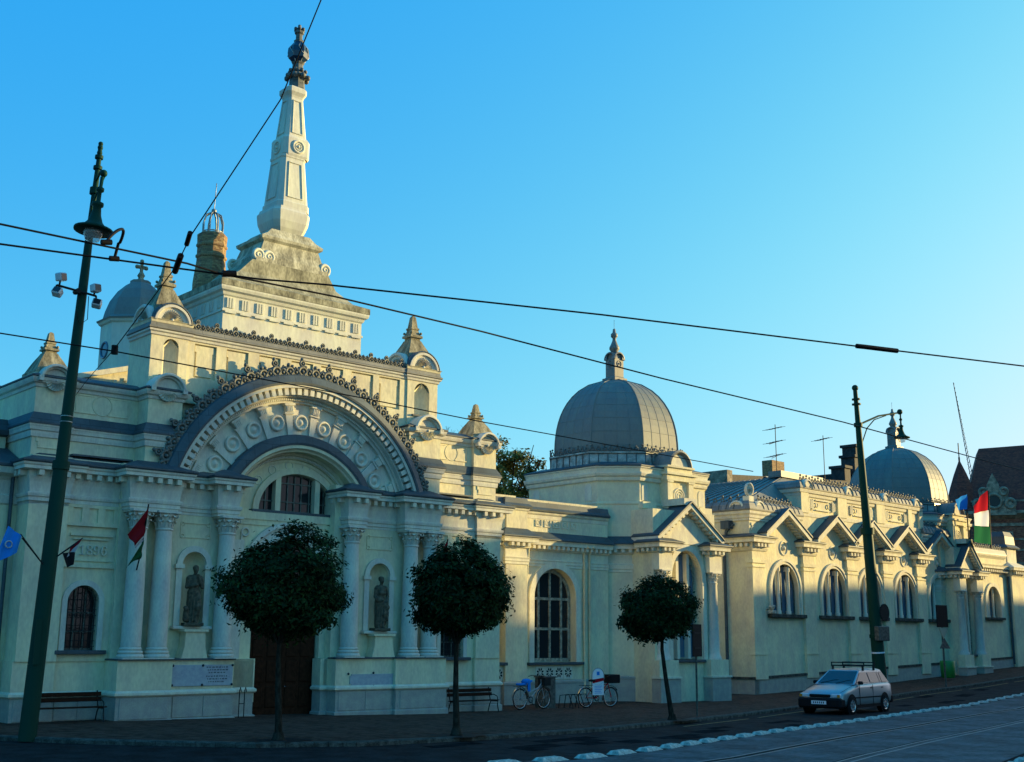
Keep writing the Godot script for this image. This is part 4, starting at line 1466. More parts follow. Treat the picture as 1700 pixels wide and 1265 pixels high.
# domed pavilion: c is the centre in plan, front faces +z
func domed_pavilion(name_: String, label: String, c: Vector2, F: Transform3D, gl: Material, shift: float, pw := 1.0):
	var b := thing(name_, label, "building", V(c.x, 0, c.y), F)
	var R := 4.3
	var K := 2.7
	var low := oct(c, R, K)
	# lower storey
	pext(low, -1, 9.7)
	part("wall", b, M.wall)
	sweep(low.slice(0, 6), P2([0, -1, 0.1, -1, 0.1, 0.78, 0.12, 0.8, 0.12, 0.88, 0, 0.95]))
	part("plinth", b, M.plinth)
	# corner strips either side of the slanting face
	for s in [[low[1], low[2]], [low[3], low[4]]]:
		var d: Vector2 = (s[1] - s[0]).normalized()
		var nn := Vector2(-d.y, d.x)
		for e in [0.0, 1.0]:
			var p: Vector2 = s[0].lerp(s[1], 0.16 + 0.68 * e)
			X = Transform3D(Basis(V(d.x, 0, d.y), Vector3.UP, V(nn.x, 0, nn.y)), V(p.x, 0, p.y))
			box(-0.33, 0.33, 0.9, 6.1, -0.05, 0.05)
			X = Transform3D.IDENTITY
			part("corner_strip", b, M.wall)
	var ent := P2([0, 6.1, 0.04, 6.12, 0.04, 6.26, 0.08, 6.28, 0.1, 6.5, 0.02, 6.55, 0.04, 7.0, 0.12, 7.05, 0.14, 7.26, 0.4, 7.28, 0.4, 7.42, 0.46, 7.52, 0, 7.6])
	sweep(low.slice(0, 6), ent)
	part("entablature", b, M.trim)
	modillions(b, low.slice(0, 6), 7.1, 0.12, 0.36, 0.33, 0.17, 0.17, M.trim)
	sweep(low.slice(0, 6), P2([0.47, 7.5, 0.52, 7.52, 0.52, 7.57, 0.05, 7.95, -0.1, 7.95, -0.1, 7.5]))
	part("cornice_flashing", b, M.metal)
	# drum
	var dr := oct(c, R - 0.02, K)
	sweep(dr, P2([0, 9.6, 0.05, 9.62, 0.06, 9.7, 0, 9.75]), true)
	pext(oct(c, R - 0.1, K - 0.06), 9.5, 11.5)
	part("drum", b, M.wall)
	var dc := P2([-0.1, 10.85, 0.02, 10.86, 0.05, 10.95, 0.05, 11.05, 0.15, 11.1, 0.2, 11.22, 0.2, 11.3, -0.1, 11.34])
	sweep(dr, dc, true)
	sweep(dr, P2([0, 11.3, 0.06, 11.32, 0.1, 11.5, 0.16, 11.55, 0.16, 11.62, -0.3, 11.66]), true)
	part("drum_cornice", b, M.trim)
	sweep(dr, P2([0.17, 11.6, 0.2, 11.62, 0.2, 11.68, -0.75, 11.95]), true)
	part("drum_flashing", b, M.metal)
	# drum niches on the street side
	for s in [-1, 1]:
		var x: float = c.x + s * (K - 0.42)
		ext(arch_poly(x - 0.22, x + 0.22, 9.85, 10.5, 0.22), c.y + R - 0.1, c.y + R - 0.075)
		part("drum_niche", b, M.trim)
		box(x - 0.5, x + 0.5, 9.4, 9.75, c.y + R - 0.1, c.y + R + 0.25)
		box(x - 0.45, x + 0.45, 7.6, 9.4, c.y + R - 0.1, c.y + R + 0.15)
		part("drum_buttress", b, M.wall)
	ext(arch_poly(c.x - R - 0.3, c.x - R + 0.0, 0, 0.1, 0.1), 0, 0.001)
	nb()
	X = Transform3D(Basis(Vector3.UP, -PI / 2), V(c.x, 0, c.y))
	for s in [-1, 1]:
		ext(arch_poly(s * 2.0 - 0.25, s * 2.0 + 0.25, 9.85, 10.5, 0.25), R - 0.1, R - 0.07)
	X = Transform3D.IDENTITY
	part("drum_niche", b, M.trim)
	# aedicule with medallion and round pediment
	var f := c.y + R
	for s in [-1, 1]:
		box(c.x + s * 0.85 - 0.2, c.x + s * 0.85 + 0.2, 9.4, 11.0, f - 0.2, f + 0.45)
		box(c.x + s * 0.85 - 0.24, c.x + s * 0.85 + 0.24, 10.9, 11.02, f - 0.2, f + 0.5)
	box(c.x - 0.65, c.x + 0.65, 9.4, 11.0, f - 0.2, f + 0.3)
	box(c.x - 1.15, c.x + 1.15, 11.0, 11.3, f - 0.2, f + 0.5)
	box(c.x - 1.25, c.x + 1.25, 11.3, 11.42, f - 0.2, f + 0.62)
	box(c.x - 1.0, c.x + 1.0, 11.42, 11.7, f - 0.2, f + 0.4)
	box(c.x - 1.1, c.x + 1.1, 11.7, 11.8, f - 0.2, f + 0.52)
	var ae := part("aedicule", b, M.wall)
	arcs(c.x, 11.72, P2([0.95, f - 1.2, 0.95, f + 0.5, 0.85, f + 0.54, 0.78, f + 0.42, 0.72, f + 0.36]), 0.1, PI - 0.1, 16)
	part("round_pediment", ae, M.metal2)
	ext(arch_poly(c.x - 0.8, c.x + 0.8, 11.75, 11.78, 0.78), f - 0.2, f + 0.35)
	part("tympanum", ae, M.trim)
	for r in [[0.42, 0.05], [0.28, 0.04], [0.14, 0.04]]: torus(V(c.x, 10.2, f + 0.31), r[0], r[1], 20, 5)
	part("medallion", ae, M.trim)
	# glazed ring under the dome
	var rd := 3.4
	facet(V(c.x, 0, c.y), P2([rd + 0.25, 11.7, rd + 0.2, 12.45, rd + 0.3, 12.5, rd + 0.3, 12.58, rd, 12.6]), 8)
	var gr := part("clerestory", b, M.zinc)
	for k in 8:
		for i in 6:
			var a := TAU * (k + 0.5) / 8
			var a1 := TAU * (k + 1.5) / 8
			var kk := (rd + 0.24) / cos(PI / 8)
			var p := V(cos(a) * kk, 0, sin(a) * kk).lerp(V(cos(a1) * kk, 0, sin(a1) * kk), i / 6.0) + V(c.x, 0, c.y)
			tube([p + V(0, 11.75, 0), p + V(0, 12.45, 0)], 0.03, 4)
			part("glazing_bar", gr, M.metal)
	big_dome(b, V(c.x, 0, c.y), rd, 12.6, 4.6)
	# gabled porch block with arched window and half columns
	var gx := c.x + shift
	var px0 := gx - 2.45 * pw
	var px1 := gx + 2.45 * pw
	var pf := f + 1.15 * pw
	wall(px0, px1, -1, 9.3, f - 0.4, pf, [[gx - 1.18, gx + 1.18, 1.75, 5.8, 1.45]], 18)
	part("porch_wall", b, M.wall)
	var w := arched_glazing(b, gx - 1.16, gx + 1.16, 1.77, 5.8, 1.43, pf - 0.45, gl, [], [3.9], M.framelight, 0.08)
	for s in [-1, 1]: box(gx + s * 0.42 - 0.1, gx + s * 0.42 + 0.1, 1.8, 7.15, pf - 0.5, pf - 0.2)
	part("mullion", w, M.trim)
	arch_frame(gx - 1.5, gx + 1.5, 1.75, 5.8, 1.78, 0.3, pf, pf + 0.12, 20)
	part("window_surround", w, M.trim)
	cbox(gx - 1.45, gx + 1.45, 1.62, 1.75, pf - 0.4, pf + 0.2, 0.02)
	part("sill", w, M.metal)
	for s in [-1, 1]:
		var x: float = gx + s * 1.98 * pw
		box(x - 0.75, x + 0.75, -1, 0.9, pf, pf + 0.6)
		var o := part("porch_pedestal", b, M.plinth)
		box(x - 0.72, x + 0.72, 0.95, 1.75, pf, pf + 0.5)
		part("pedestal_die", o, M.wall)
		box(x - 0.8, x + 0.8, 0.86, 0.95, pf, pf + 0.66)
		part("ledge", o, M.trim)
		lathe(V(x, 0, pf + 0.1), P2([0.42, 1.75, 0.42, 1.85, 0.36, 1.95, 0.33, 2.1, 0.27, 5.6, 0.32, 5.65]), 16)
		part("half_column", b, M.stone)
		var cm := capital_mesh(0.6, 0.27)
		copy("capital", b, cm, M.stone, Transform3D(Basis.IDENTITY, V(x, 5.62, pf + 0.1)))
		box(x - 0.5, x + 0.5, 6.2, 7.1, pf - 0.1, pf + 0.4)
		part("entablature_block", b, M.trim)
		var cp := P2([x - 0.5, f + 0.2, x - 0.5, pf + 0.4, x + 0.5, pf + 0.4, x + 0.5, f + 0.2])
		sweep(cp, P2([0, 7.05, 0.08, 7.1, 0.1, 7.3, 0.35, 7.32, 0.35, 7.46, 0.42, 7.56, 0, 7.62]))
		part("corbel_cornice", b, M.trim)
		modillions(b, cp, 7.13, 0.08, 0.3, 0.3, 0.15, 0.16, M.trim)
		sweep(cp, P2([0.43, 7.54, 0.47, 7.56, 0.47, 7.61, 0, 7.8]))
		part("corbel_flashing", b, M.metal)
	# gable: two sloping slabs
	for s in [-1, 1]:
		ext(P2([gx + s * 2.62 * pw, 7.62, gx, 9.45, gx, 9.72, gx + s * 2.62 * pw, 7.86]), f - 0.2, pf + 0.5)
		part("gable_rake", b, M.trim)
		ext(P2([gx + s * 2.62 * pw, 7.87, gx, 9.73, gx, 9.82, gx + s * 2.62 * pw, 7.95]), f - 0.2, pf + 0.58)
		part("gable_flashing", b, M.metal)
		for i in 9:
			var t := (i + 0.7) / 9.8
			var p := Vector2(gx + s * 2.62 * pw, 7.62).lerp(Vector2(gx, 9.45), t)
			X = Transform3D(Basis(Vector3.BACK, -s * atan2(1.83, 2.62 * pw)), V(p.x, p.y, 0))
			box(-0.08, 0.08, -0.14, 0, pf + 0.1, pf + 0.42)
			X = Transform3D.IDENTITY
		part("gable_bracket", b, M.trim, "stuff")
	box(gx - 0.5, gx + 0.5, 9.6, 9.95, f, pf + 0.45)
	part("gable_block", b, M.trim)
	ext(arch_poly(px0 + 0.5, px1 - 0.5, 7.6, 7.62, 1.35), pf, pf + 0.06)
	part("blind_arch", b, M.trim)
	return b
# ---------------------------------------------------------------- long gallery wing on the right, in its own frame
func cresting_run(x0: float, x1: float, y: float, z: float, n: int, s := 1.0):
	for i in n:
		X = Transform3D(Basis.IDENTITY.scaled(Vector3.ONE * s), V(lerpf(x0, x1, (i + 0.5) / n), y, z))
		torus(V(0, 0.13, 0), 0.11, 0.045, 8, 4)
		ball(V(0, 0.36 if i % 2 == 0 else 0.27, 0), 0.075, 5)
		tube([V(-0.2, 0, 0), V(0, 0.22, 0), V(0.2, 0, 0)], 0.035, 4)
		X = Transform3D.IDENTITY

func gallery():
	var b := thing("gallery_wing", "long cream gallery with five gabled arched windows and panelled attic", "building", V(14, 0, -3), FB)
	var C := [3.3, 9.15, 13.85, 18.85, 24.0]
	var Q := [5.9, 11.3, 16.1, 21.05, 26.6]
	var ops := []
	for c in C: ops.append([c - 1.5, c + 1.5, 4.3, 5.75, 1.6])
	wall(-0.36, 26.3, -1, 10.5, -0.8, 0, ops, 18)
	box(-0.36, 0.4, -1, 10.5, -9, -0.8)
	box(5.4, 21.7, 10.4, 12.2, -6, -0.05)
	box(0, 26, 9.5, 10.5, -9, -0.8)
	part("wall", b, M.wall)
	# sloping plinth that follows the pavement
	var pl := P2([-0.36, -9, -0.36, 0, 26.3, 0])
	box(-0.45, 0, -1, 0.55, -9, 0.1)
	ext(P2([-0.46, -1, 25.0, -1, 25.0, 1.18, -0.46, 0.52]), -0.1, 0.1)
	var p := part("plinth", b, M.plinth)
	ext(P2([-0.5, 0.5, 25.0, 1.16, 25.0, 1.3, -0.5, 0.64]), -0.1, 0.16)
	box(-0.52, 0, 0.5, 0.63, -9, 0.16)
	part("plinth_ledge", p, M.kerb)
	for e in [[14.2, 15.0]]:
		box(e[0], e[1], 0.1, 0.6, 0.0, 0.106)
	part("vent_opening", p, M.black)
	# corner pier and pilasters
	for i in 6:
		var x: float = [-0.42, 5.25, 10.65, 15.5, 20.4, 25.75][i]
		box(x, x + 1.3, 0.5, 8.3, -0.2, 0.18)
		box(x - 0.06, x + 1.36, 7.0, 7.1, -0.2, 0.24)
		box(x - 0.08, x + 1.38, 7.25, 7.45, -0.2, 0.26)
		box(x - 0.04, x + 1.34, 1.9, 2.0, -0.2, 0.22)
		part("pilaster", b, M.wall)
		# corbelled entablature block
		var cp := P2([x - 0.15, 0.0, x - 0.15, 0.2, x + 1.45, 0.2, x + 1.45, 0.0])
		if i == 0: cp = P2([-0.42, -9, -0.42, 0.2, 1.05, 0.2, 1.05, 0])
		sweep(cp, P2([0, 7.95, 0.05, 8.0, 0.1, 8.12, 0.12, 8.44, 0.42, 8.46, 0.42, 8.62, 0.5, 8.75, 0, 8.84]))
		part("corbel", b, M.trim)
		modillions(b, cp, 8.2, 0.08, 0.36, 0.36, 0.18, 0.2, M.trim)
		sweep(cp, P2([0.5, 8.73, 0.56, 8.75, 0.56, 8.81, 0, 9.0]))
		part("corbel_flashing", b, M.metal)
	# windows
	for c in C:
		var w := arched_glazing(b, c - 1.48, c + 1.48, 4.32, 5.75, 1.58, -0.3, M.skytintglass, [c], [], M.frame, 0.07)
		for s in [-1, 1]:
			var v: float = c + s * 0.55
			lathe(V(v, 0, -0.14), P2([0.17, 4.3, 0.17, 4.5, 0.13, 4.55, 0.11, 6.85, 0.15, 6.95, 0.15, 7.18]), 10)
			box(v - 0.14, v + 0.14, 6.9, 7.2, -0.32, -0.04)
		part("mullion", w, M.trim)
		arch_frame(c - 1.8, c + 1.8, 4.3, 5.75, 1.9, 0.16, 0, 0.13, 20)
		arch_frame(c - 1.68, c + 1.68, 4.3, 5.75, 1.78, 0.2, 0, 0.07, 20)
		part("window_surround", w, M.trim)
		cbox(c - 2.0, c + 2.0, 4.08, 4.3, -0.5, 0.3, 0.03)
		part("sill", w, M.kerb)
		# medallion in the gable
		torus(V(c, 8.3, 0.0), 0.42, 0.07, 20, 5)
		ball(V(c, 8.3, 0), 0.16, 7)
		part("gable_medallion", b, M.trim)
	for i in 5:
		var c: float = C[i] - 0.25
		var hw := 2.55
		for s in [-1, 1]:
			ext(P2([c + s * hw, 8.72, c, 10.3, c, 10.62, c + s * hw, 9.02]), -0.05, 0.66)
			part("gable_rake", b, M.trim)
			ext(P2([c + s * (hw + 0.04), 9.03, c, 10.63, c, 10.74, c + s * (hw + 0.04), 9.12]), -0.05, 0.72)
			part("gable_flashing", b, M.metal)
			for k in 9:
				var t := (k + 0.6) / 9.4
				var pp := Vector2(c + s * hw, 8.72).lerp(Vector2(c, 10.3), t)
				X = Transform3D(Basis(Vector3.BACK, -s * atan2(1.58, hw)), V(pp.x, pp.y, 0))
				box(-0.08, 0.08, -0.14, 0, 0.0, 0.42)
				X = Transform3D.IDENTITY
			part("gable_bracket", b, M.trim, "stuff")
	# parapet mouldings
	var PP := P2([-0.38, -9, -0.38, 0.02, 5.4, 0.02])
	var PR_ := P2([21.7, 0.02, 26.4, 0.02])
	var pm := P2([0, 9.75, 0.05, 9.8, 0.05, 9.9, 0.1, 9.95, 0.12, 10.1, 0.2, 10.2, 0.22, 10.4, 0, 10.5])
	sweep(PP, pm)
	part("parapet_moulding", b, M.trim)
	sweep(PR_, pm)
	part("parapet_moulding", b, M.trim)
	var pf := P2([0.22, 10.36, 0.26, 10.38, 0.28, 10.46, 0.15, 10.8, -0.05, 11.0, -0.3, 11.0, -0.3, 10.4])
	sweep(PP, pf)
	part("parapet_roll", b, M.metal2)
	sweep(PR_, pf)
	part("parapet_roll", b, M.metal2)
	for i in 9:
		var x := 0.9 + i * 0.5
		tube([V(x, 10.5, 0.29), V(x, 10.82, 0.16), V(x, 11.0, -0.05)], 0.04, 4)
		part("roll_rib", b, M.metal2)
	for i in 8:
		var x := 22.1 + i * 0.55
		tube([V(x, 10.5, 0.29), V(x, 10.82, 0.16), V(x, 11.0, -0.05)], 0.04, 4)
		part("roll_rib", b, M.metal2)
	for i in 14:
		var z := -0.9 - i * 0.55
		tube([V(-0.67, 10.5, z), V(-0.54, 10.82, z), V(-0.33, 11.0, z)], 0.04, 4)
		part("roll_rib", b, M.metal2)
	cresting_run(0.7, 4.6, 10.98, -0.1, 12)
	cresting_run(21.8, 26.2, 10.98, -0.1, 14)
	X = Transform3D(Basis(Vector3.UP, PI / 2), V(-0.3, 0, 0))
	X = Transform3D.IDENTITY
	for i in 14:
		X = Transform3D(Basis(Vector3.UP, PI / 2), V(-0.3, 10.98, -0.8 - i * 0.55))
		torus(V(0, 0.13, 0), 0.11, 0.045, 8, 4)
		ball(V(0, 0.36 if i % 2 == 0 else 0.27, 0), 0.075, 5)
		X = Transform3D.IDENTITY
	part("parapet_cresting", b, M.cresting, "stuff")
	# corner acroterion: two half discs and an upright oval ornament
	arcs(0.55, 10.45, P2([0.55, -0.3, 0.55, 0.22, 0.46, 0.26, 0.42, 0.2, 0.0, 0.2]), 0, PI, 14)
	X = Transform3D(Basis(Vector3.UP, -PI / 2), V(-0.36, 0, 0))
	arcs(-0.75, 10.45, P2([0.55, -0.3, 0.55, 0.22, 0.46, 0.26, 0.42, 0.2, 0.0, 0.2]), 0, PI, 14)
	X = Transform3D.IDENTITY
	box(-0.35, 0.15, 10.9, 11.25, -0.4, 0.05)
	X = Transform3D(Basis(Vector3.UP, -0.5), V(-0.1, 11.7, -0.1))
	X = X.scaled_local(V(0.62, 1.0, 1.0))
	arcs(0, -0.05, P2([0.42, -0.14, 0.42, 0.12, 0.33, 0.16, 0.28, 0.1, 0.0, 0.08]), 0, TAU, 18)
	fan_shell(V(0, -0.25, 0.08), 0.3, 7, false)
	X = Transform3D.IDENTITY
	part("corner_acroterion", b, M.trim)
	for x in [-0.2, 6.0, 11.3, 16.2]:
		box(x, x + 0.08, 9.2, 9.35, 0, 0.06)
		box(x + 0.1, x + 0.18, 9.35, 9.5, 0, 0.06)
		box(x, x + 0.08, 9.5, 9.65, 0, 0.06)
	part("stepped_ornament", b, M.trim)
	# attic over the middle
	var AT := P2([5.42, -6, 5.42, 0.0, 21.7, 0.0, 21.7, -6])
	sweep(AT, P2([0, 10.45, 0.04, 10.5, 0.06, 10.7, 0, 10.75]))
	sweep(AT, P2([0, 11.75, 0.04, 11.8, 0.06, 11.95, 0.16, 12.0, 0.2, 12.15, 0.2, 12.25, 0, 12.3]))
	part("attic_cornice", b, M.trim)
	var AB := [5.42, 10.2, 15.4, 20.0, 21.7]
	for i in 5:
		var x: float = AB[i]
		box(x - (0.0 if i == 0 else 0.25), x + (0.9 if i < 3 else 0.3), 10.7, 12.0, -0.1, 0.12)
		part("attic_pilaster", b, M.wall)
	for i in 3:
		var x0: float = AB[i] + 1.2
		var x1: float = AB[i + 1] - 0.5
		var m2 := (x0 + x1) / 2
		for s in [-1, 1]:
			for k in 3:
				box(m2 + s * (1.2 + k * 0.14) - 0.04, m2 + s * (1.2 + k * 0.14) + 0.04, 10.95 + 0.05 * k, 11.65 - 0.05 * k, 0, 0.07)
			torus(V(m2 + s * 0.75, 11.3, 0.02), 0.14, 0.04, 10, 4)
		box(m2 - 0.9, m2 + 0.9, 10.95, 11.02, 0, 0.06)
		box(m2 - 0.9, m2 + 0.9, 11.58, 11.65, 0, 0.06)
		box(x0 - 0.15, x0 - 0.05, 10.9, 11.7, 0, 0.06)
		part("attic_panel", b, M.trim)
	sweep(AT, P2([0.2, 12.2, 0.25, 12.22, 0.27, 12.3, 0.14, 12.62, -0.05, 12.75, -0.3, 12.75, -0.3, 12.2]))
	part("attic_roll", b, M.metal2)
	for i in 30:
		var x := 5.8 + i * 0.54
		tube([V(x, 12.3, 0.28), V(x, 12.64, 0.15), V(x, 12.76, -0.05)], 0.04, 4)
		part("roll_rib", b, M.metal2)
	for x in [6.1, 11.25, 16.3, 20.9]:
		arcs(x, 12.25, P2([0.6, -0.2, 0.6, 0.26, 0.5, 0.32, 0.46, 0.24, 0.0, 0.24]), 0, PI, 14)
		part("half_round_acroterion", b, M.trim)
	cresting_run(5.6, 21.5, 12.74, -0.1, 44)
	part("attic_cresting", b, M.cresting, "stuff")
	# metal roof
	nb()
	var rr := [V(-0.2, 10.95, -0.3), V(26, 10.95, -0.3), V(26, 10.95, -11), V(-0.2, 10.95, -11), V(7.5, 13.35, -2.4), V(20, 13.35, -2.4), V(20, 13.35, -8), V(7.5, 13.35, -8)]
	q(rr[0], rr[1], rr[5], rr[4], V(0, 1, 0.3))
	q(rr[1], rr[2], rr[6], rr[5], V(0.3, 1, 0))
	q(rr[2], rr[3], rr[7], rr[6], V(0, 1, -0.3))
	q(rr[3], rr[0], rr[4], rr[7], V(-0.3, 1, 0))
	q(rr[4], rr[5], rr[6], rr[7], Vector3.UP)
	for i in 14:
		var t := i / 13.0
		tube([V(-0.2, 11.0, lerpf(-0.5, -10.5, t)), V(7.5, 13.38, lerpf(-2.5, -7.9, t))], 0.04, 4)
	part("roof", b, M.metal2)
	box(6.9, 12.2, 13.3, 13.72, -3.2, -2.2)
	part("skylight_strip", b, M.metal2)
	# drainpipes
	tube([V(-0.7, 0.2, -1.6), V(-0.7, 8.3, -1.6), V(-0.7, 9.2, -1.4), V(-0.5, 9.6, -1.0)], 0.1, 8)
	box(-0.9, -0.45, 9.3, 9.8, -1.7, -1.1)
	part("drainpipe", b, M.metal)
	# loudspeaker horn on bracket beside the first sill
	tube([V(1.2, 4.55, 0), V(1.15, 4.6, 0.4)], 0.05, 5)
	lathe(V(1.1, 4.5, 0.45), P2([0.08, 0, 0.16, 0.12, 0.22, 0.3, 0, 0.3]), 10)
	cbox(0.95, 1.35, 4.3, 4.5, 0.25, 0.6, 0.03)
	part("horn_speaker", b, M.white)

func end_bay():
	var b := thing("end_bay", "narrow last bay with single arched window and square corner turret", "building", V(34.5, 0, -2), FB)
	wall(30.5, 37.0, -1, 9.5, -0.8, -0.3, [[32.7, 35.2, 4.6, 5.7, 1.3]], 16)
	box(30.5, 37.0, -1, 9.4, -9, -0.8)
	part("wall", b, M.wall)
	var c := 33.95
	var w := arched_glazing(b, 32.72, 35.18, 4.62, 5.7, 1.28, -0.7, M.skytintglass, [], [5.5], M.frame, 0.07)
	for s in [-1, 1]: lathe(V(c + s * 0.45, 0, -0.5), P2([0.13, 4.6, 0.1, 4.8, 0.09, 6.5, 0.12, 6.9]), 8)
	part("mullion", w, M.trim)
	arch_frame(32.4, 35.5, 4.6, 5.7, 1.62, 0.3, -0.3, -0.18, 18)
	part("window_surround", w, M.trim)
	cbox(32.3, 35.6, 4.4, 4.6, -0.7, -0.05, 0.03)
	part("sill", w, M.kerb)
	ext(P2([29.5, -1, 39.6, -1, 39.6, 1.55, 29.5, 1.28]), -0.6, -0.2)
	box(39.4, 39.62, -1, 1.5, -9, -0.2)
	part("plinth", b, M.plinth)
	ext(P2([29.5, 1.26, 39.65, 1.53, 39.65, 1.66, 29.5, 1.39]), -0.6, -0.14)
	part("plinth_ledge", b, M.kerb)
	var e := P2([30.5, -0.3, 36.6, -0.3])
	sweep(e, P2([0, 8.0, 0.06, 8.05, 0.08, 8.4, 0.4, 8.42, 0.4, 8.56, 0.48, 8.7, 0, 8.76]))
	sweep(e, P2([0, 9.2, 0.1, 9.3, 0.2, 9.4, 0.22, 9.5, 0, 9.55]))
	part("cornice", b, M.trim)
	modillions(b, e, 8.15, 0.06, 0.34, 0.36, 0.18, 0.18, M.trim)
	sweep(e, P2([0.2, 9.48, 0.25, 9.5, 0.25, 9.6, 0.1, 9.95, -0.2, 10.0, -0.2, 9.5]))
	part("parapet_roll", b, M.metal2)
	cresting_run(30.8, 36.4, 9.98, -0.4, 16)
	part("cresting", b, M.cresting, "stuff")
	# corner pier and turret
	box(36.9, 39.4, -1, 8.3, -3, 0.1)
	part("corner_pier", b, M.wall)
	var t := P2([36.9, -3, 36.9, 0.1, 39.4, 0.1, 39.4, -3])
	sweep(t, P2([0, 7.9, 0.08, 8.0, 0.1, 8.35, 0.4, 8.4, 0.42, 8.6, 0, 8.65]))
	modillions(b, t, 8.1, 0.08, 0.36, 0.4, 0.18, 0.2, M.trim)
	sweep(t, P2([-0.8, 8.3, 0.0, 8.3, 0.45, 8.58, 0.45, 8.64, -0.5, 9.15]))
	box(37.3, 39.1, 8.9, 10.3, -2.4, -0.3)
	part("pier_turret", b, M.trim)
	facet(V(38.2, 0, -1.3), P2([1.2, 10.2, 1.25, 10.3, 0.95, 10.55, 0.9, 11.2, 0.7, 11.6, 0, 11.65]), 4)
	part("turret_cap", b, M.metal)
	tube([V(36.8, 1.0, -0.15), V(36.8, 7.9, -0.15)], 0.09, 6)
	part("drainpipe", b, M.metal)
	# blocked arched door in the return of the domed block
	return b

# ---------------------------------------------------------------- houses behind and beyond
func flat_window(b: Node, x0: float, x1: float, y0: float, y1: float, z: float, fm: Material):
	box(x0 - 0.12, x1 + 0.12, y0 - 0.15, y1 + 0.2, z, z + 0.05)
	var o := part("window", b, fm)
	box(x0, x1, y0, y1, z, z + 0.06)
	part("pane", o, M.glass)
	box((x0 + x1) / 2 - 0.04, (x0 + x1) / 2 + 0.04, y0, y1, z, z + 0.08)
	box(x0, x1, y0 + (y1 - y0) * 0.62, y0 + (y1 - y0) * 0.67, z, z + 0.08)
	part("glazing_bar", o, fm)

func back_house():
	var b := thing("back_house", "dark slate roofed house with dormer and chimneys behind the gallery", "building", V(28, 0, -18), FB)
	box(17, 46, -1, 13.8, -26, -13.5)
	part("wall", b, M.oldplaster)
	ext(P2([16.6, 13.6, 46.4, 13.6, 45, 17.4, 18.2, 15.6]), -24, -14)
	ext(P2([38, 15, 56, 15, 56, 16.9, 47, 17.6, 38, 17.8]), -24, -15)
	part("roof", b, M.darkroof)
	box(17.6, 18.3, 13.6, 15.9, -24, -13.8)
	part("gable_wall", b, M.oldplaster)
	ext(P2([21.0, 13.7, 23.6, 15.9, 24.2, 15.9, 27.0, 13.7]), -16, -13.7)
	part("dormer", b, M.darkroof)
	nb()
	q(V(23.2, 15.95, -13.9), V(24.4, 15.95, -13.9), V(27.2, 14.0, -13.1), V(26.0, 14.0, -13.1), V(0, 1, 1))
	part("dormer_flashing", b, M.zinc)
	box(26.0, 27.9, 15.5, 17.7, -16, -15)
	part("chimney", b, M.brick)
	for k in [[37.4, 38.4, 17.0, 18.3], [39.3, 40.7, 17.0, 19.5], [39.6, 40.4, 19.5, 20.5], [42.6, 43.6, 17.4, 19.2]]:
		box(k[0], k[1], k[2], k[3], -16, -14.6)
		box(k[0] - 0.15, k[1] + 0.15, k[3] - 0.15, k[3] + 0.1, -16.15, -14.45)
		part("chimney", b, M.darkroof)
	box(48, 56, 8, 15.6, -24, -15.4)
	part("yellow_wing", b, M.oldplaster)

func antenna(label: String, x: float, z: float, y0: float, y1: float, el: int):
	var b := thing("roof_antenna", label, "antenna", V(x, y0, z), FB, "television antennas on the slate roof")
	tube([V(x, y0, z), V(x, y1, z)], 0.035, 5)
	part("mast", b, M.iron)
	for k in el:
		var y := y1 - 0.3 - k * 1.15
		tube([V(x - 1.3 + k * 0.3, y - 0.35, z), V(x + 1.0, y + 0.25, z)], 0.022, 4)
		for i in 5:
			var t := -1.2 + i * 0.5
			tube([V(x + t, y + t * 0.25 - 0.02, z - 0.5), V(x + t, y + t * 0.25 - 0.02, z + 0.5)], 0.016, 4)
		part("boom", b, M.iron)

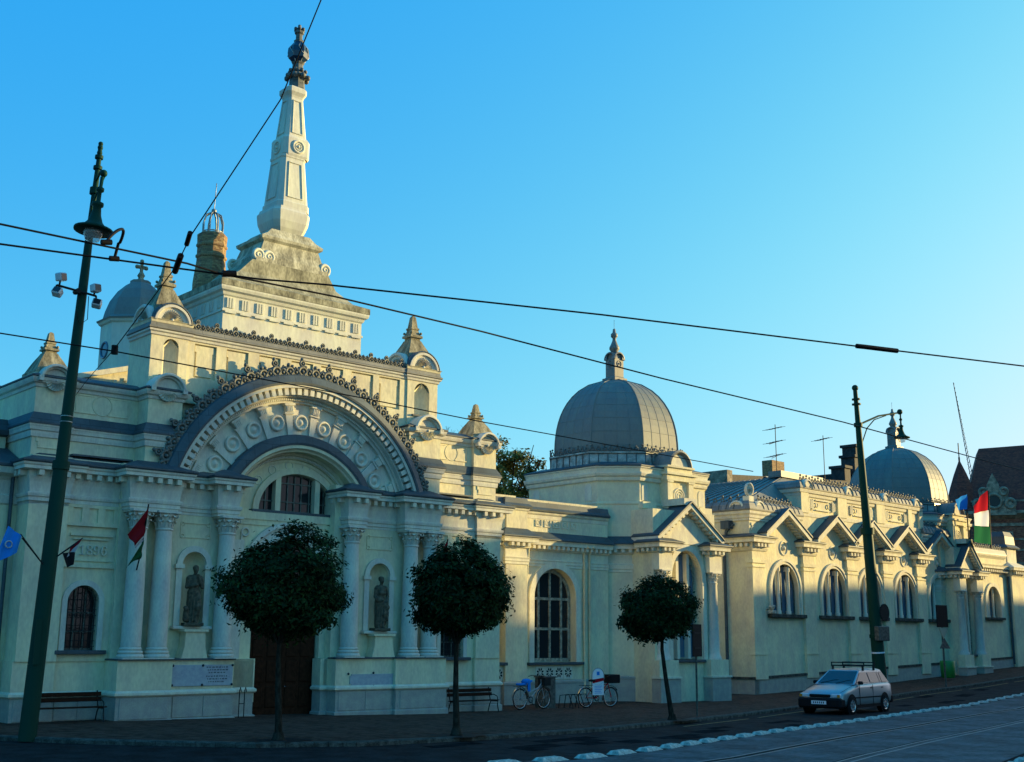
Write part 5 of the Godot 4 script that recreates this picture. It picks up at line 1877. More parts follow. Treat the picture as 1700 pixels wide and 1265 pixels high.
func townhouse():
	# ornate red brick house at the right edge, facing the viewer
	var a := 0.40
	var D := 150.0
	var F := Transform3D(Basis(Vector3.UP, -0.3), V(sin(a - 0.02) * D, -7.0, -cos(a - 0.02) * D))
	var b := thing("red_townhouse", "dark red brick townhouse with steep red roof and scrolled gable", "building", V(0, 0, 0), F)
	box(-3.0, 16, -2, 24.0, -12, 0)
	part("wall", b, M.redbrick)
	for k in 5:
		box(-3.05, 16, 5.0 + k * 4.4, 5.35 + k * 4.4, -12, 0.12)
		for s in 2: box(-3.05, 16, 6.6 + k * 4.4 + s * 1.2, 6.8 + k * 4.4 + s * 1.2, -12, 0.08)
	part("stone_band", b, M.oldplaster)
	for x in [-2.6, 3.2, 8.6, 14.0]:
		box(x, x + 1.0, 0, 24, 0, 0.2)
	part("pilaster", b, M.oldplaster)
	for k in 5:
		for i in 3:
			flat_window(b, -0.6 + i * 5.2, 1.4 + i * 5.2, 6.0 + (k - 1) * 4.4, 8.6 + (k - 1) * 4.4, 0.12, M.oldplaster)
	sweep(P2([-3.0, -12, -3.0, 0, 16, 0]), P2([0, 23.4, 0.3, 23.6, 0.8, 24.0, 0.8, 24.3, 0, 24.5]))
	part("cornice", b, M.oldplaster)
	nb()
	var r0 := [V(-3.6, 24.2, 0.7), V(16.5, 24.2, 0.7), V(16.5, 24.2, -13), V(-3.6, 24.2, -13)]
	var r1 := [V(-1.2, 32.2, -4), V(16.5, 33.0, -4), V(16.5, 33.0, -9), V(-1.2, 32.2, -9)]
	for i in 4: q(r0[i], r0[(i + 1) % 4], r1[(i + 1) % 4], r1[i], (r0[i] + r0[(i + 1) % 4]) / 2 - V(6, 22, -6))
	q(r1[0], r1[1], r1[2], r1[3], Vector3.UP)
	part("roof", b, M.redroof)
	# corner oriel spire
	facet(V(-3.6, 0, -1.5), P2([1.5, 14, 1.5, 24.6, 1.9, 24.8, 1.7, 25.6, 1.2, 27.4, 0.7, 28.9, 0.1, 30.4, 0.1, 30.9, 0.0, 31.0]), 8)
	part("corner_spire", b, M.redroof)
	# scrolled gable with round window
	ext(P2([-2.6, 23.8, 2.0, 23.8, 1.9, 25.0, 1.3, 25.4, 1.2, 26.4, 0.4, 26.8, 0.3, 27.4, -0.3, 28.6, -0.9, 27.4, -1.0, 26.8, -1.8, 26.4, -1.9, 25.4, -2.5, 25.0]), 0.2, 0.9)
	for s in [-1, 1]:
		torus(V(-0.3 + s * 1.7, 25.1, 0.9), 0.5, 0.2, 14, 5)
		torus(V(-0.3 + s * 1.1, 26.5, 0.9), 0.4, 0.16, 14, 5)
	torus(V(-0.3, 25.4, 0.95), 0.8, 0.18, 16, 5)
	part("scrolled_gable", b, M.oldplaster)
	arcs(-0.3, 25.4, P2([0.75, 0.93, 0, 0.93]), 0, TAU, 16)
	part("round_window", b, M.glass)
	for x in [5.2, 8.0, 11.0]:
		lathe(V(x, 24, 0.5), P2([0.35, 0, 0.45, 0.6, 0.2, 0.9, 0.35, 1.6, 0.1, 2.4, 0.0, 2.9]), 8)
	part("roof_vase", b, M.oldplaster)
	tube([V(-3.6, 30.8, -1.5), V(-3.6, 32.6, -1.5)], 0.06, 4)
	part("weather_vane", b, M.iron)
	var mm := thing("radio_mast", "thin lattice radio mast rising beside the red roof", "mast", V(-1.4, 0, -8), F)
	for k in 3:
		var an := TAU * k / 3
		tube([V(-1.4 + cos(an) * 0.25, 24, -8 + sin(an) * 0.25), V(-3.3, 41.2, -8)], 0.035, 4)
	for i in 30:
		var t := i / 30.0
		var p := V(-1.4, 24, -8).lerp(V(-3.3, 41.2, -8), t)
		tube([p + V(-0.28 * (1 - t), 0, 0), p + V(0.28 * (1 - t), 0.5, 0)], 0.03, 4)
	part("lattice", mm, M.iron)

func opposite_row():
	# houses across the street, outside the picture: they keep the low sun off the street
	var b := thing("opposite_house", "tall plastered house across the street with hipped end and chimneys", "building", V(70, 0, 36), FA, "houses across the street")
	ext(P2([44, -2, 125, -2, 125, 21.6, 113, 20.0, 94, 19.6, 88.5, 24.0, 86, 24.8, 76, 26.4, 44, 26.6]), 30, 42)
	part("wall", b, M.opposite)
	for k in [[91, 92.2, 24.0], [98, 99.0, 22.6], [108, 109.2, 22.4]]:
		box(k[0], k[1], 20, k[2], 31, 33)
		part("chimney", b, M.brick)
	for i in 15:
		for k in 3:
			box(47 + i * 5, 48.4 + i * 5, 3 + k * 5.5, 5.6 + k * 5.5, 29.9, 30.1)
	part("window_row", b, M.glass, "stuff")
	var c := thing("opposite_house", "lower plastered house across the street with flat parapet", "building", V(180, 0, 36), FA, "houses across the street")
	ext(P2([125.2, -2, 230, -2, 230, 24.8, 150, 24.2, 132, 22.8, 125.2, 21.8]), 30, 42)
	part("wall", c, M.opposite)
	for i in 19:
		for k in 3:
			box(129 + i * 5, 130.4 + i * 5, 5 + k * 5.5, 7.6 + k * 5.5, 29.9, 30.1)
	part("window_row", c, M.glass, "stuff")
# ---------------------------------------------------------------- street
func lerp_table(tab: Array, u: float) -> float:
	for i in tab.size() - 1:
		if u < tab[i + 1].x:
			return lerpf(tab[i].y, tab[i + 1].y, clampf((u - tab[i].x) / (tab[i + 1].x - tab[i].x), 0, 1))
	return tab[-1].y

var KERB := P2([-16, -14, -9, -4, -4.93, 3.86, -3.79, 5.95, -2.55, 7.6, -0.58, 9.95, 1.9, 10.9, 6.26, 10.75, 13.05, 9.2, 17.15, 8.0, 26.6, 4.9, 36.4, 1.8, 49.9, -1.0, 57.2, -1.93, 67, -3.0, 100, -6, 200, -15])
var SEP := P2([-60, 18, -5, 17.0, 3.1, 16.6, 5, 16.4, 8.2, 15.55, 12.6, 13.95, 18.2, 12.2, 23.1, 10.8, 25.3, 10.2, 37.8, 7.0, 50, 4.6, 70, 1.2, 100, -3, 200, -14])

func sheet(u0: float, u1: float, step: float, fw0: Callable, fw1: Callable, off: float, rows := 1):
	var n := int(ceil((u1 - u0) / step))
	sg(true)
	for i in n:
		var a := lerpf(u0, u1, i / float(n))
		var b := lerpf(u0, u1, (i + 1) / float(n))
		for r in rows:
			var t0 := r / float(rows)
			var t1 := (r + 1) / float(rows)
			var a0: float = lerpf(fw0.call(a), fw1.call(a), t0)
			var a1: float = lerpf(fw0.call(a), fw1.call(a), t1)
			var b0: float = lerpf(fw0.call(b), fw1.call(b), t0)
			var b1: float = lerpf(fw0.call(b), fw1.call(b), t1)
			q(V(a, gh(a) + off, a0), V(b, gh(b) + off, b0), V(b, gh(b) + off, b1), V(a, gh(a) + off, a1), Vector3.UP)
	sg(false)

func struct(called: String, m: Material):
	tag(solo(called, "", "", m), "", "", "", "structure")

func street():
	var kw := func(u: float) -> float: return lerp_table(KERB, u)
	var sw := func(u: float) -> float: return lerp_table(SEP, u)
	var C := func(v: float) -> Callable: return func(_u: float) -> float: return v
	sheet(-300, 600, 10, C.call(-500.0), C.call(300.0), -0.7, 6)
	struct("ground", M.earth)
	sheet(-80, 250, 1.0, C.call(-16.0), C.call(70.0), -0.12, 1)
	struct("road", M.asphalt)
	# pavement in brick pavers, behind the kerb stone
	sheet(-15.5, 200, 0.5, func(u: float) -> float: return minf(-12.0 - u * 0.08, lerp_table(KERB, u) - 0.4), func(u: float) -> float: return lerp_table(KERB, u) - 0.3, 0.0)
	struct("pavement", M.pave)
	# kerb: stones of about a metre with narrow joints
	var pts := []
	var u := -9.0
	while u < 120.0:
		pts.append(Vector2(u, lerp_table(KERB, u)))
		u += 0.35 if u < 2 else 1.1
	for i in pts.size() - 1:
		var a: Vector2 = pts[i]
		var b: Vector2 = pts[i + 1]
		var d := (b - a).normalized()
		var n := Vector2(-d.y, d.x)
		b -= d * 0.012
		var ha := gh(a.x) + 0.006
		var hb := gh(b.x) + 0.006
		var a2 := a - n * 0.34
		var b2 := b - n * 0.34
		var ac := a - n * 0.03
		var bc := b - n * 0.03
		q(V(a2.x, ha, a2.y), V(b2.x, hb, b2.y), V(bc.x, hb, bc.y), V(ac.x, ha, ac.y), Vector3.UP)
		q(V(ac.x, ha, ac.y), V(bc.x, hb, bc.y), V(b.x, hb - 0.03, b.y), V(a.x, ha - 0.03, a.y), V(n.x, 1, n.y))
		q(V(a.x, ha - 0.03, a.y), V(b.x, hb - 0.03, b.y), V(b.x, hb - 0.3, b.y), V(a.x, ha - 0.3, a.y), V(n.x, 0, n.y))
	struct("kerb", M.kerb)
	# faint worn yellow line along the kerb
	for i in pts.size() - 1:
		var a: Vector2 = pts[i]
		if a.x < 16 or a.x > 70 or (i % 7 == 3): continue
		var b: Vector2 = pts[i + 1]
		q(V(a.x, gh(a.x) - 0.115, a.y + 0.75), V(b.x, gh(b.x) - 0.115, b.y + 0.75), V(b.x, gh(b.x) - 0.115, b.y + 0.87), V(a.x, gh(a.x) - 0.115, a.y + 0.87), Vector3.UP)
	struct("road_marking", M.yellowline)
	# tram track bed
	sheet(-60, 150, 1.0, func(u_: float) -> float: return lerp_table(SEP, u_) + 0.35, func(u_: float) -> float: return lerp_table(SEP, u_) + 9.0, -0.1)
	struct("tram_lane", M.tram)
	for o in [2.7, 3.0, 5.4, 5.7]:
		sheet(-40, 120, 1.0, func(u_: float) -> float: return lerp_table(SEP, u_) + o, func(u_: float) -> float: return lerp_table(SEP, u_) + o + 0.09, -0.092)
	struct("tram_rail", M.rail)
	for o in [2.79, 5.31]:
		sheet(-40, 120, 1.0, func(u_: float) -> float: return lerp_table(SEP, u_) + o, func(u_: float) -> float: return lerp_table(SEP, u_) + o + 0.2, -0.096)
	struct("rail_groove", M.asphalt)
	# white humps between the lanes
	nb()
	var L := 0.5
	var top := [V(-L * 0.8, 0.09, -0.1), V(L * 0.5, 0.09, -0.1), V(L * 0.5, 0.09, 0.12), V(-L * 0.8, 0.09, 0.12)]
	var bot := [V(-L, 0, -0.17), V(L * 0.95, 0, -0.17), V(L * 0.95, 0, 0.22), V(-L, 0, 0.22)]
	q(top[0], top[1], top[2], top[3], Vector3.UP)
	for i in 4: q(bot[i], bot[(i + 1) % 4], top[(i + 1) % 4], top[i], (bot[i] + bot[(i + 1) % 4]) / 2)
	var hump := done()
	var proto: MeshInstance3D = null
	for side in [0.0, 9.4]:
		u = 0.4 if side == 0.0 else 4.0
		while u < (72.0 if side == 0.0 else 26.0):
			var w: float = lerp_table(SEP, u) + side
			var dw := (lerp_table(SEP, u + 0.8) - lerp_table(SEP, u - 0.8)) / 1.6
			var o: MeshInstance3D
			if proto == null:
				proto = mi(hump, M.white)
				o = proto
				tag(o, "white hump in the row of lane separators along the tram track", "lane separator", "white lane separators along the tram track")
			else:
				o = proto.duplicate()
			o.name = number("lane_separator")
			add_child(o)
			if side > 0.0: o.set_meta("label", "white hump in the nearer separator row at the bottom right corner")
			if side > 0.0: o.set_meta("group", "white lane separators nearest the viewer")
			o.transform = FA * Transform3D(Basis(Vector3.UP, -atan(dw)), V(u, gh(u) - 0.115, w))
			u += 1.55 / sqrt(1.0 + dw * dw)
	# mended patches in the asphalt and stains on the track bed
	rng.seed = 71
	for i in 26:
		var pu := rng.randf_range(0.0, 60.0)
		var pw := lerp_table(KERB, pu) + rng.randf_range(0.9, 4.0)
		var pl := rng.randf_range(0.8, 3.2)
		var ph := rng.randf_range(0.4, 1.1)
		if pw + ph > lerp_table(SEP, pu) - 0.4: continue
		q(V(pu, gh(pu) - 0.115, pw), V(pu + pl, gh(pu + pl) - 0.115, pw - pl * 0.28), V(pu + pl, gh(pu + pl) - 0.115, pw - pl * 0.28 + ph), V(pu, gh(pu) - 0.115, pw + ph), Vector3.UP)
	struct("asphalt_patch", M.patch)
	for i in 40:
		var pu := rng.randf_range(-2.0, 60.0)
		var pw := lerp_table(SEP, pu) + rng.randf_range(0.6, 8.0)
		var pl := rng.randf_range(1.5, 6.0)
		var ph := rng.randf_range(0.15, 0.6)
		q(V(pu, gh(pu) - 0.097, pw), V(pu + pl, gh(pu + pl) - 0.097, pw - pl * 0.27), V(pu + pl, gh(pu + pl) - 0.097, pw - pl * 0.27 + ph * 0.4), V(pu, gh(pu) - 0.097, pw + ph), Vector3.UP)
	struct("track_bed_stain", M.stain)
	# cellar manhole in the pavement
	sheet(18.6, 20.4, 0.5, C.call(7.0), C.call(7.35), 0.006)
	tag(solo("drain_cover", "pale flat drain cover in the pavement near the kerb", "drain cover", M.kerb), "", "")

# ---------------------------------------------------------------- trees
func leaf_crown(c: Vector3, rx: float, ry: float, rz: float, clumps: int, leaves: int, size: float, seed_: int, cols: Array, flat_bottom := 0.0):
	rng.seed = seed_
	for i in clumps:
		var d := Vector3.ZERO
		while true:
			d = V(rng.randf_range(-1, 1), rng.randf_range(-1, 1), rng.randf_range(-1, 1))
			if d.length() < 1.0 and d.length() > 0.25: break
		d = d.normalized() * pow(d.length(), 0.38)
		if d.y < 0: d.y *= 1.0 - flat_bottom
		var lump := 0.88 + 0.14 * sin(d.x * 4.3 + seed_) + 0.10 * sin(d.z * 5.0 + d.y * 6.0 + seed_)
		var cc := c + V(d.x * rx, d.y * ry, d.z * rz) * lump
		var cr := rng.randf_range(0.16, 0.3) * rx * 0.75
		var tone := rng.randf_range(0.6, 1.35)
		for k in leaves:
			var o := V(rng.randfn(), rng.randfn() * 0.7, rng.randfn()) * cr * 0.45
			var p := cc + o
			var n := (V(d.x, d.y + 0.5, d.z) + V(rng.randf_range(-1, 1), rng.randf_range(-1, 1), rng.randf_range(-1, 1)) * 0.9).normalized()
			var a := n.cross(V(rng.randf_range(-1, 1), rng.randf_range(-1, 1), rng.randf_range(-1, 1))).normalized()
			var b := n.cross(a)
			var s := size * rng.randf_range(0.6, 1.25)
			var col: Color = cols[rng.randi() % cols.size()] * (tone * rng.randf_range(0.8, 1.2))
			st.set_color(Color(col.r, col.g, col.b))
			var m := n * s * 0.18
			tri(p - a * s, p - b * s * 0.45 + m, p + a * s, n)
			tri(p - a * s, p + a * s, p + b * s * 0.45 + m, n)
	st.set_color(Color.WHITE)

func trunk_tube(pts: Array, r0: float, r1: float):
	tube(pts, r0, 9, r1)

func street_tree(label: String, u: float, w: float, top: Vector2, cr: Vector3, cy: float, cu: float, seed_: int):
	var h := gh(u)
	var b := thing("street_tree", label, "tree", V(u, h, w), FA, "clipped round trees along the kerb")
	var c := V(cu, cy, w)
	var t1 := V(top.x, top.y, w)
	trunk_tube([V(u, h - 0.1, w), V(u, h + 0.06, w), V(lerpf(u, top.x, 0.25), lerpf(h, top.y, 0.2), w + 0.02), V(lerpf(u, top.x, 0.6), lerpf(h, top.y, 0.6), w - 0.02), t1, t1 + V(0.03, 0.7, 0)], 0.125, 0.055)
	lathe(V(u, h, w), P2([0.24, -0.05, 0.17, 0.05, 0.12, 0.22]), 9)
	part("trunk", b, M.bark)
	rng.seed = seed_ + 5
	for i in 9:
		var a := TAU * i / 9 + rng.randf() * 0.5
		var e := c + V(cos(a) * cr.x * 0.7, rng.randf_range(-0.35, 0.6) * cr.y, sin(a) * cr.z * 0.7)
		trunk_tube([t1 + V(0, 0.25, 0), t1.lerp(e, 0.5) + V(0, 0.35, 0), e], 0.032, 0.01)
		part("limb", b, M.bark)
	leaf_crown(c, cr.x, cr.y, cr.z, 430, 62, 0.075, seed_, [Color(0.016, 0.036, 0.014), Color(0.022, 0.046, 0.016), Color(0.012, 0.027, 0.012), Color(0.03, 0.05, 0.014)], 0.25)
	part("crown", b, M.leaf)
	# soil disc
	var g := 14
	for i in g:
		var a0 := TAU * i / g
		var a1 := TAU * (i + 1) / g
		var rr := 0.75 * (1 + 0.12 * sin(i * 2.3))
		tri(V(u, h + 0.012, w), V(u + cos(a0) * rr * 1.2, h + 0.008, w + sin(a0) * rr), V(u + cos(a1) * rr * 1.2, h + 0.008, w + sin(a1) * rr), Vector3.UP)
	part("soil_disc", b, M.black)

func trees():
	street_tree("biggest clipped round tree, in front of the brown portal door", 0.32, 9.46, Vector2(0.22, 2.3), V(1.83, 1.62, 1.8), 4.0, 0.3, 7)
	street_tree("middle clipped round tree, in front of the right side bay and bench", 5.74, 10.24, Vector2(5.7, 2.3), V(1.62, 1.5, 1.6), 3.98, 5.85, 21)
	street_tree("smallest street tree with leaning trunk, in front of the dome porch", 18.7, 7.17, Vector2(18.2, 2.4), V(1.55, 1.28, 1.55), 3.72, 17.95, 33)
	# tree behind the link
	var b := thing("background_tree", "tree with leaf colours lightened to look sunlit behind the link roof", "tree", V(30, 0, -15))
	trunk_tube([V(30, -1, -15), V(30.1, 8, -15), V(30, 11, -15)], 0.4, 0.15)
	part("trunk", b, M.bark)
	rng.seed = 99
	for i in 12:
		var a := TAU * i / 12
		trunk_tube([V(30, 9.5, -15), V(30 + cos(a) * 1.0, 11.5, -15 + sin(a)), V(30 + cos(a) * 2.0, 13.2 + rng.randf_range(-1, 1), -15 + sin(a) * 2)], 0.08, 0.02)
	part("limb", b, M.bark)
	leaf_crown(V(30.0, 11.6, -15), 2.6, 2.7, 2.4, 210, 40, 0.13, 41, [Color(0.2, 0.19, 0.045), Color(0.13, 0.15, 0.04), Color(0.26, 0.2, 0.05), Color(0.1, 0.12, 0.035)])  # light yellow-green leaf colours stand in for sunlight on the crown
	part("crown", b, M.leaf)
	var t := thing("bare_treetop", "thin bare twigs of a treetop above the right attic", "tree", V(24.5, 0, -14))
	trunk_tube([V(24.6, 0, -14), V(24.6, 13.4, -14)], 0.2, 0.06)
	rng.seed = 12
	for i in 26:
		var p := V(24.6, rng.randf_range(12.6, 13.5), -14)
		var e := V(24.6 + rng.randf_range(-1.1, 1.1), rng.randf_range(13.4, 14.6), -14 + rng.randf_range(-0.6, 0.6))
		tube([p, p.lerp(e, 0.5) + V(0, 0.12, 0), e], 0.02, 4, 0.008)
		for k in 3:
			var m := p.lerp(e, 0.4 + 0.2 * k)
			tube([m, m + V(rng.randf_range(-0.3, 0.3), rng.randf_range(0.05, 0.35), 0)], 0.01, 4, 0.005)
	part("twig", t, M.bark)

# ---------------------------------------------------------------- poles, wires, lamps
func lamp_head(b: Node, p: Vector3, s: float):
	# bell lantern hanging from p downwards
	lathe(p, P2([0.0, 0.0, 0.05 * s, -0.02, 0.045 * s, -0.3 * s, 0.1 * s, -0.34 * s, 0.1 * s, -0.42 * s, 0.05 * s, -0.46 * s, 0.06 * s, -0.72 * s, 0.15 * s, -0.76 * s, 0.15 * s, -0.84 * s, 0.1 * s, -0.88 * s, 0.13 * s, -1.1 * s, 0.2 * s, -1.3 * s, 0.3 * s, -1.42 * s, 0.5 * s, -1.5 * s, 0.5 * s, -1.56 * s, 0.2 * s, -1.54 * s]), 20)
	var o := part("lamp_shade", b, M.pole)
	lathe(p, P2([0.24 * s, -1.5 * s, 0.25 * s, -1.62 * s, 0.18 * s, -1.8 * s, 0.0, -1.86 * s]), 16)
	part("lamp_bulb", o, M.bulb)

func pole_shaft(b: Node, p0: Vector3, p1: Vector3, r: Array):
	# r: [fraction, radius] stations and collars
	for i in r.size() - 1:
		var a: Vector3 = p0.lerp(p1, r[i][0])
		var c: Vector3 = p0.lerp(p1, r[i + 1][0])
		tube([a, c], r[i][1], 16, r[i + 1][1])
	part("shaft", b, M.pole)

func collar(p: Vector3, d: Vector3, r: float, h: float):
	tube([p - d * h * 0.5, p - d * h * 0.15, p + d * h * 0.15, p + d * h * 0.5], r, 16)

func poles():
	var b := thing("lamp_pole", "tall dark green lamp pole with floodlights at the left kerb", "lamp post", V(-4.5, 0.1, 4.68), FA, "green tramway lamp poles")
	var p0 := V(-4.5, 0.0, 4.68)
	var p1 := V(-3.82, 17.2, 4.68)
	pole_shaft(b, p0, p1, [[0.0, 0.235], [0.27, 0.215], [0.43, 0.2], [0.435, 0.172], [0.75, 0.13], [0.92, 0.085], [1.0, 0.06]])
	var d := (p1 - p0).normalized()
	for k in [[0.433, 0.235, 0.12], [0.912, 0.15, 0.1], [0.955, 0.13, 0.05], [0.975, 0.12, 0.05]]:
		tube([p0.lerp(p1, k[0]) - d * k[2], p0.lerp(p1, k[0]) + d * k[2]], k[1], 16)
		part("collar", b, M.pole)
	for k in [0.983, 0.993, 1.0]: ball(p0.lerp(p1, k), 0.085 if k < 1.0 else 0.075, 8)
	part("pole_tip", b, M.pole)
	for k in [8.68, 8.84]:
		var t: float = (k - 0.0) / 17.2
		tube([p0.lerp(p1, t), p0.lerp(p1, t) + d * 0.025], 0.178, 16)
		part("clamp_band", b, M.zinc)
	# bracket and lamp reaching out over the street
	tube([p0.lerp(p1, 0.93), V(-4.0, 16.1, 5.3), V(-4.25, 15.75, 6.2)], 0.04, 6)
	tube([p0.lerp(p1, 0.86), V(-4.15, 15.0, 5.2), V(-4.25, 15.6, 6.2)], 0.03, 6)
	ball(V(-4.27, 15.7, 6.2), 0.11, 8)
	part("bracket_arm", b, M.pole)
	X = Transform3D(Basis(Vector3.BACK, -0.08), V(-4.3, 15.6, 6.2))
	lamp_head(b, Vector3.ZERO, 1.08)
	X = Transform3D.IDENTITY
	# four floodlights on a cross arm
	tube([V(-4.84, 12.55, 4.9), V(-3.68, 12.45, 4.9)], 0.035, 6)
	for e in [[-4.78, 12.78, 12.5], [-4.85, 12.32, 12.55], [-3.75, 12.65, 12.46], [-3.68, 12.2, 12.45]]: tube([V(e[0], e[1], 4.98), V(e[0], e[2], 4.9)], 0.03, 5)
	tube([V(-4.22, 12.5, 4.68), V(-4.22, 12.5, 4.95)], 0.08, 6)
	tube([V(-3.9, 12.4, 4.9), V(-3.9, 11.7, 4.95), V(-4.1, 11.5, 4.9), V(-4.2, 11.9, 4.85)], 0.012, 5)
	part("cross_arm", b, M.iron)
	for k in [[-4.78, 12.78, 0.2], [-4.85, 12.32, -0.3], [-3.75, 12.65, 0.1], [-3.68, 12.2, -0.2]]:
		X = Transform3D(Basis.from_euler(V(k[2] - 0.2, k[2] * 2.0, k[2])), V(k[0], k[1], 5.0))
		cbox(-0.13, 0.13, -0.12, 0.12, -0.12, 0.12, 0.03)
		var f := part("floodlight", b, M.lamp)
		q(V(-0.1, -0.09, 0.124), V(0.1, -0.09, 0.124), V(0.1, 0.09, 0.124), V(-0.1, 0.09, 0.124), Vector3.BACK)
		X = Transform3D.IDENTITY
		part("lens", f, M.carglass)
	# flag holders
	for s in [[-5.2, 5.35], [-3.75, 5.25]]:
		tube([V(-4.47, 4.65, 4.75), V(s[0], s[1], 4.95)], 0.02, 5)
	part("flag_holder", b, M.iron)
	box(-4.62, -4.46, 2.0, 3.2, 4.92, 4.95)
	part("service_door", b, M.pole)

	var c := thing("lamp_pole", "dark green lamp pole behind the parked silver car", "lamp post", V(47.56, -0.23, -1.84), FA, "green tramway lamp poles")
	var q0 := V(47.56, -0.3, -1.84)
	var q1 := V(46.45, 17.7, -1.84)
	pole_shaft(c, q0, q1, [[0.0, 0.4], [0.52, 0.3], [0.525, 0.26], [0.8, 0.2], [0.93, 0.15], [1.0, 0.13]])
	var e := (q1 - q0).normalized()
	for k in [[0.525, 0.4, 0.2], [0.88, 0.26, 0.12], [0.95, 0.27, 0.05], [0.967, 0.25, 0.05], [0.185, 0.42, 0.1]]:
		tube([q0.lerp(q1, k[0]) - e * k[2], q0.lerp(q1, k[0]) + e * k[2]], k[1], 16)
		part("collar", c, M.pole)
	ball(q1 + V(0, 0.1, 0), 0.2, 8)
	part("pole_tip", c, M.pole)
	tube([q0.lerp(q1, 0.88), V(48.5, 16.3, -1.6), V(50.6, 16.75, -1.4)], 0.06, 6)
	tube([q0.lerp(q1, 0.8), V(47.3, 15.4, -1.7), V(48.0, 16.0, -1.6), V(49.2, 16.4, -1.5)], 0.035, 6)
	ball(V(50.65, 16.8, -1.4), 0.18, 8)
	part("bracket_arm", c, M.pole)
	lamp_head(c, V(50.7, 16.7, -1.4), 1.0)
	cbox(46.9, 48.0, 2.75, 3.6, -1.7, -1.35, 0.04)
	part("junction_box", c, M.greybox)
	arcs(47.75, 4.4, P2([0.5, -1.5, 0.5, -1.45, 0.0, -1.45]), 0, TAU, 20)
	part("sign_disc", c, M.iron)
	tube([q0.lerp(q1, 0.13), q0.lerp(q1, 0.135)], 0.395, 16)
	part("clamp_band", c, M.flagwhite)

func wire(label: String, pts: Array, r: float, fits := []):
	var b := thing("overhead_wire", label, "wire", pts[0])
	tube(pts, r, 6)
	part("wire", b, M.cable)
	for f in fits:
		tube(f[0], f[1], 8)
		part("insulator", b, M.cable)

func wires():
	var H := func(l: Array, h: float) -> Array:
		var r := []
		for i in range(0, l.size(), 2): r.append(V(l[i], h, l[i + 1]))
		return r
	wire("steeper tram wire, sloping from left edge past the red roof", H.call([-13.04, 22.86, -12.3, 22.87, -9.71, 22.96, -9.07, 22.83, -7.2, 22.95, -4.08, 22.83, 1.15, 22.38, 8.16, 22.02, 16.94, 21.18, 19.84, 20.95], 8.0), 0.0145)
	wire("flatter tram wire with a long splice near the right edge", H.call([-12.78, 22.0, -12.0, 22.03, -9.66, 22.66, -8.55, 22.98, -7.67, 23.41, -3.36, 25.04, 1.67, 26.69, 2.35, 26.94, 5.32, 27.94, 6.25, 28.25], 8.0), 0.0145, [[[V(1.55, 8, 26.66), V(1.7, 8, 26.72), V(2.25, 8, 26.9), V(2.42, 8, 26.96)], 0.045], [[V(-9.1, 8.0, 22.85), V(-8.9, 8.03, 22.9)], 0.05]])
	wire("lowest thin wire crossing the pavilion attic", H.call([-11.83, 19.04, -10.89, 18.98, -9.01, 19.03, -3.61, 18.54, -0.05, 18.09, 5.28, 17.7, 10.51, 17.27, 10.84, 17.24], 7.5), 0.012, [[[V(-9.01, 7.45, 19.03), V(-9.01, 7.6, 19.03)], 0.06]])
	wire("steep span rope rising to the top edge from a black insulator", [V(-9.3, 11.7, 26.0), V(-9.51, 9.88, 25.0), V(-10.1, 8.12, 23.82), V(-9.9, 7.9, 23.0), V(-9.01, 7.55, 19.03), V(-3.37, 10.15, 4.0), V(-2.04, 9.93, -1.35)], 0.0095, [[[V(-10.12, 8.15, 23.83), V(-10.05, 8.05, 23.6)], 0.035], [[V(-9.98, 7.98, 23.3), V(-9.86, 7.86, 22.9)], 0.045]])
	var hoop := []
	for i in 17:
		var t := i / 16.0
		var p := V(-10.95, 8.02, 23.05).lerp(V(-10.56, 8.0, 22.42), t)
		hoop.append(p + V(0.16 * sin(PI * t), 0.34 * pow(sin(PI * minf(t * 1.25, 1.0) * 0.8 + 0.0), 0.8) if t > 0.0 else 0.0, 0))
	hoop[16] = V(-10.56, 8.0, 22.42)
	hoop[15] = V(-10.55, 8.12, 22.45)
	wire("curved black jumper cable hooped between the two tram wires", hoop, 0.022, [[[V(-11.02, 8.0, 23.05), V(-10.88, 8.03, 23.05)], 0.04], [[V(-10.63, 8.0, 22.43), V(-10.5, 8.02, 22.43)], 0.04]])
	var _unused := 0

# ---------------------------------------------------------------- flags
func cloth(a: Vector3, b: Vector3, c: Vector3, d: Vector3, amp: float, waves: float, o: Vector3):
	# patch a-b (top) to d-c (bottom) with soft folds
	sg(true)
	var n := 12
	var m := 8
	var P := func(i: int, j: int) -> Vector3:
		var s := i / float(n)
		var t := j / float(m)
		var p := a.lerp(b, s).lerp(d.lerp(c, s), t)
		return p + o * amp * sin(s * waves * TAU + t * 1.6) * (0.35 + 0.65 * s)
	for i in n:
		for j in m:
			q(P.call(i, j), P.call(i + 1, j), P.call(i + 1, j + 1), P.call(i, j + 1), o)
	sg(false)

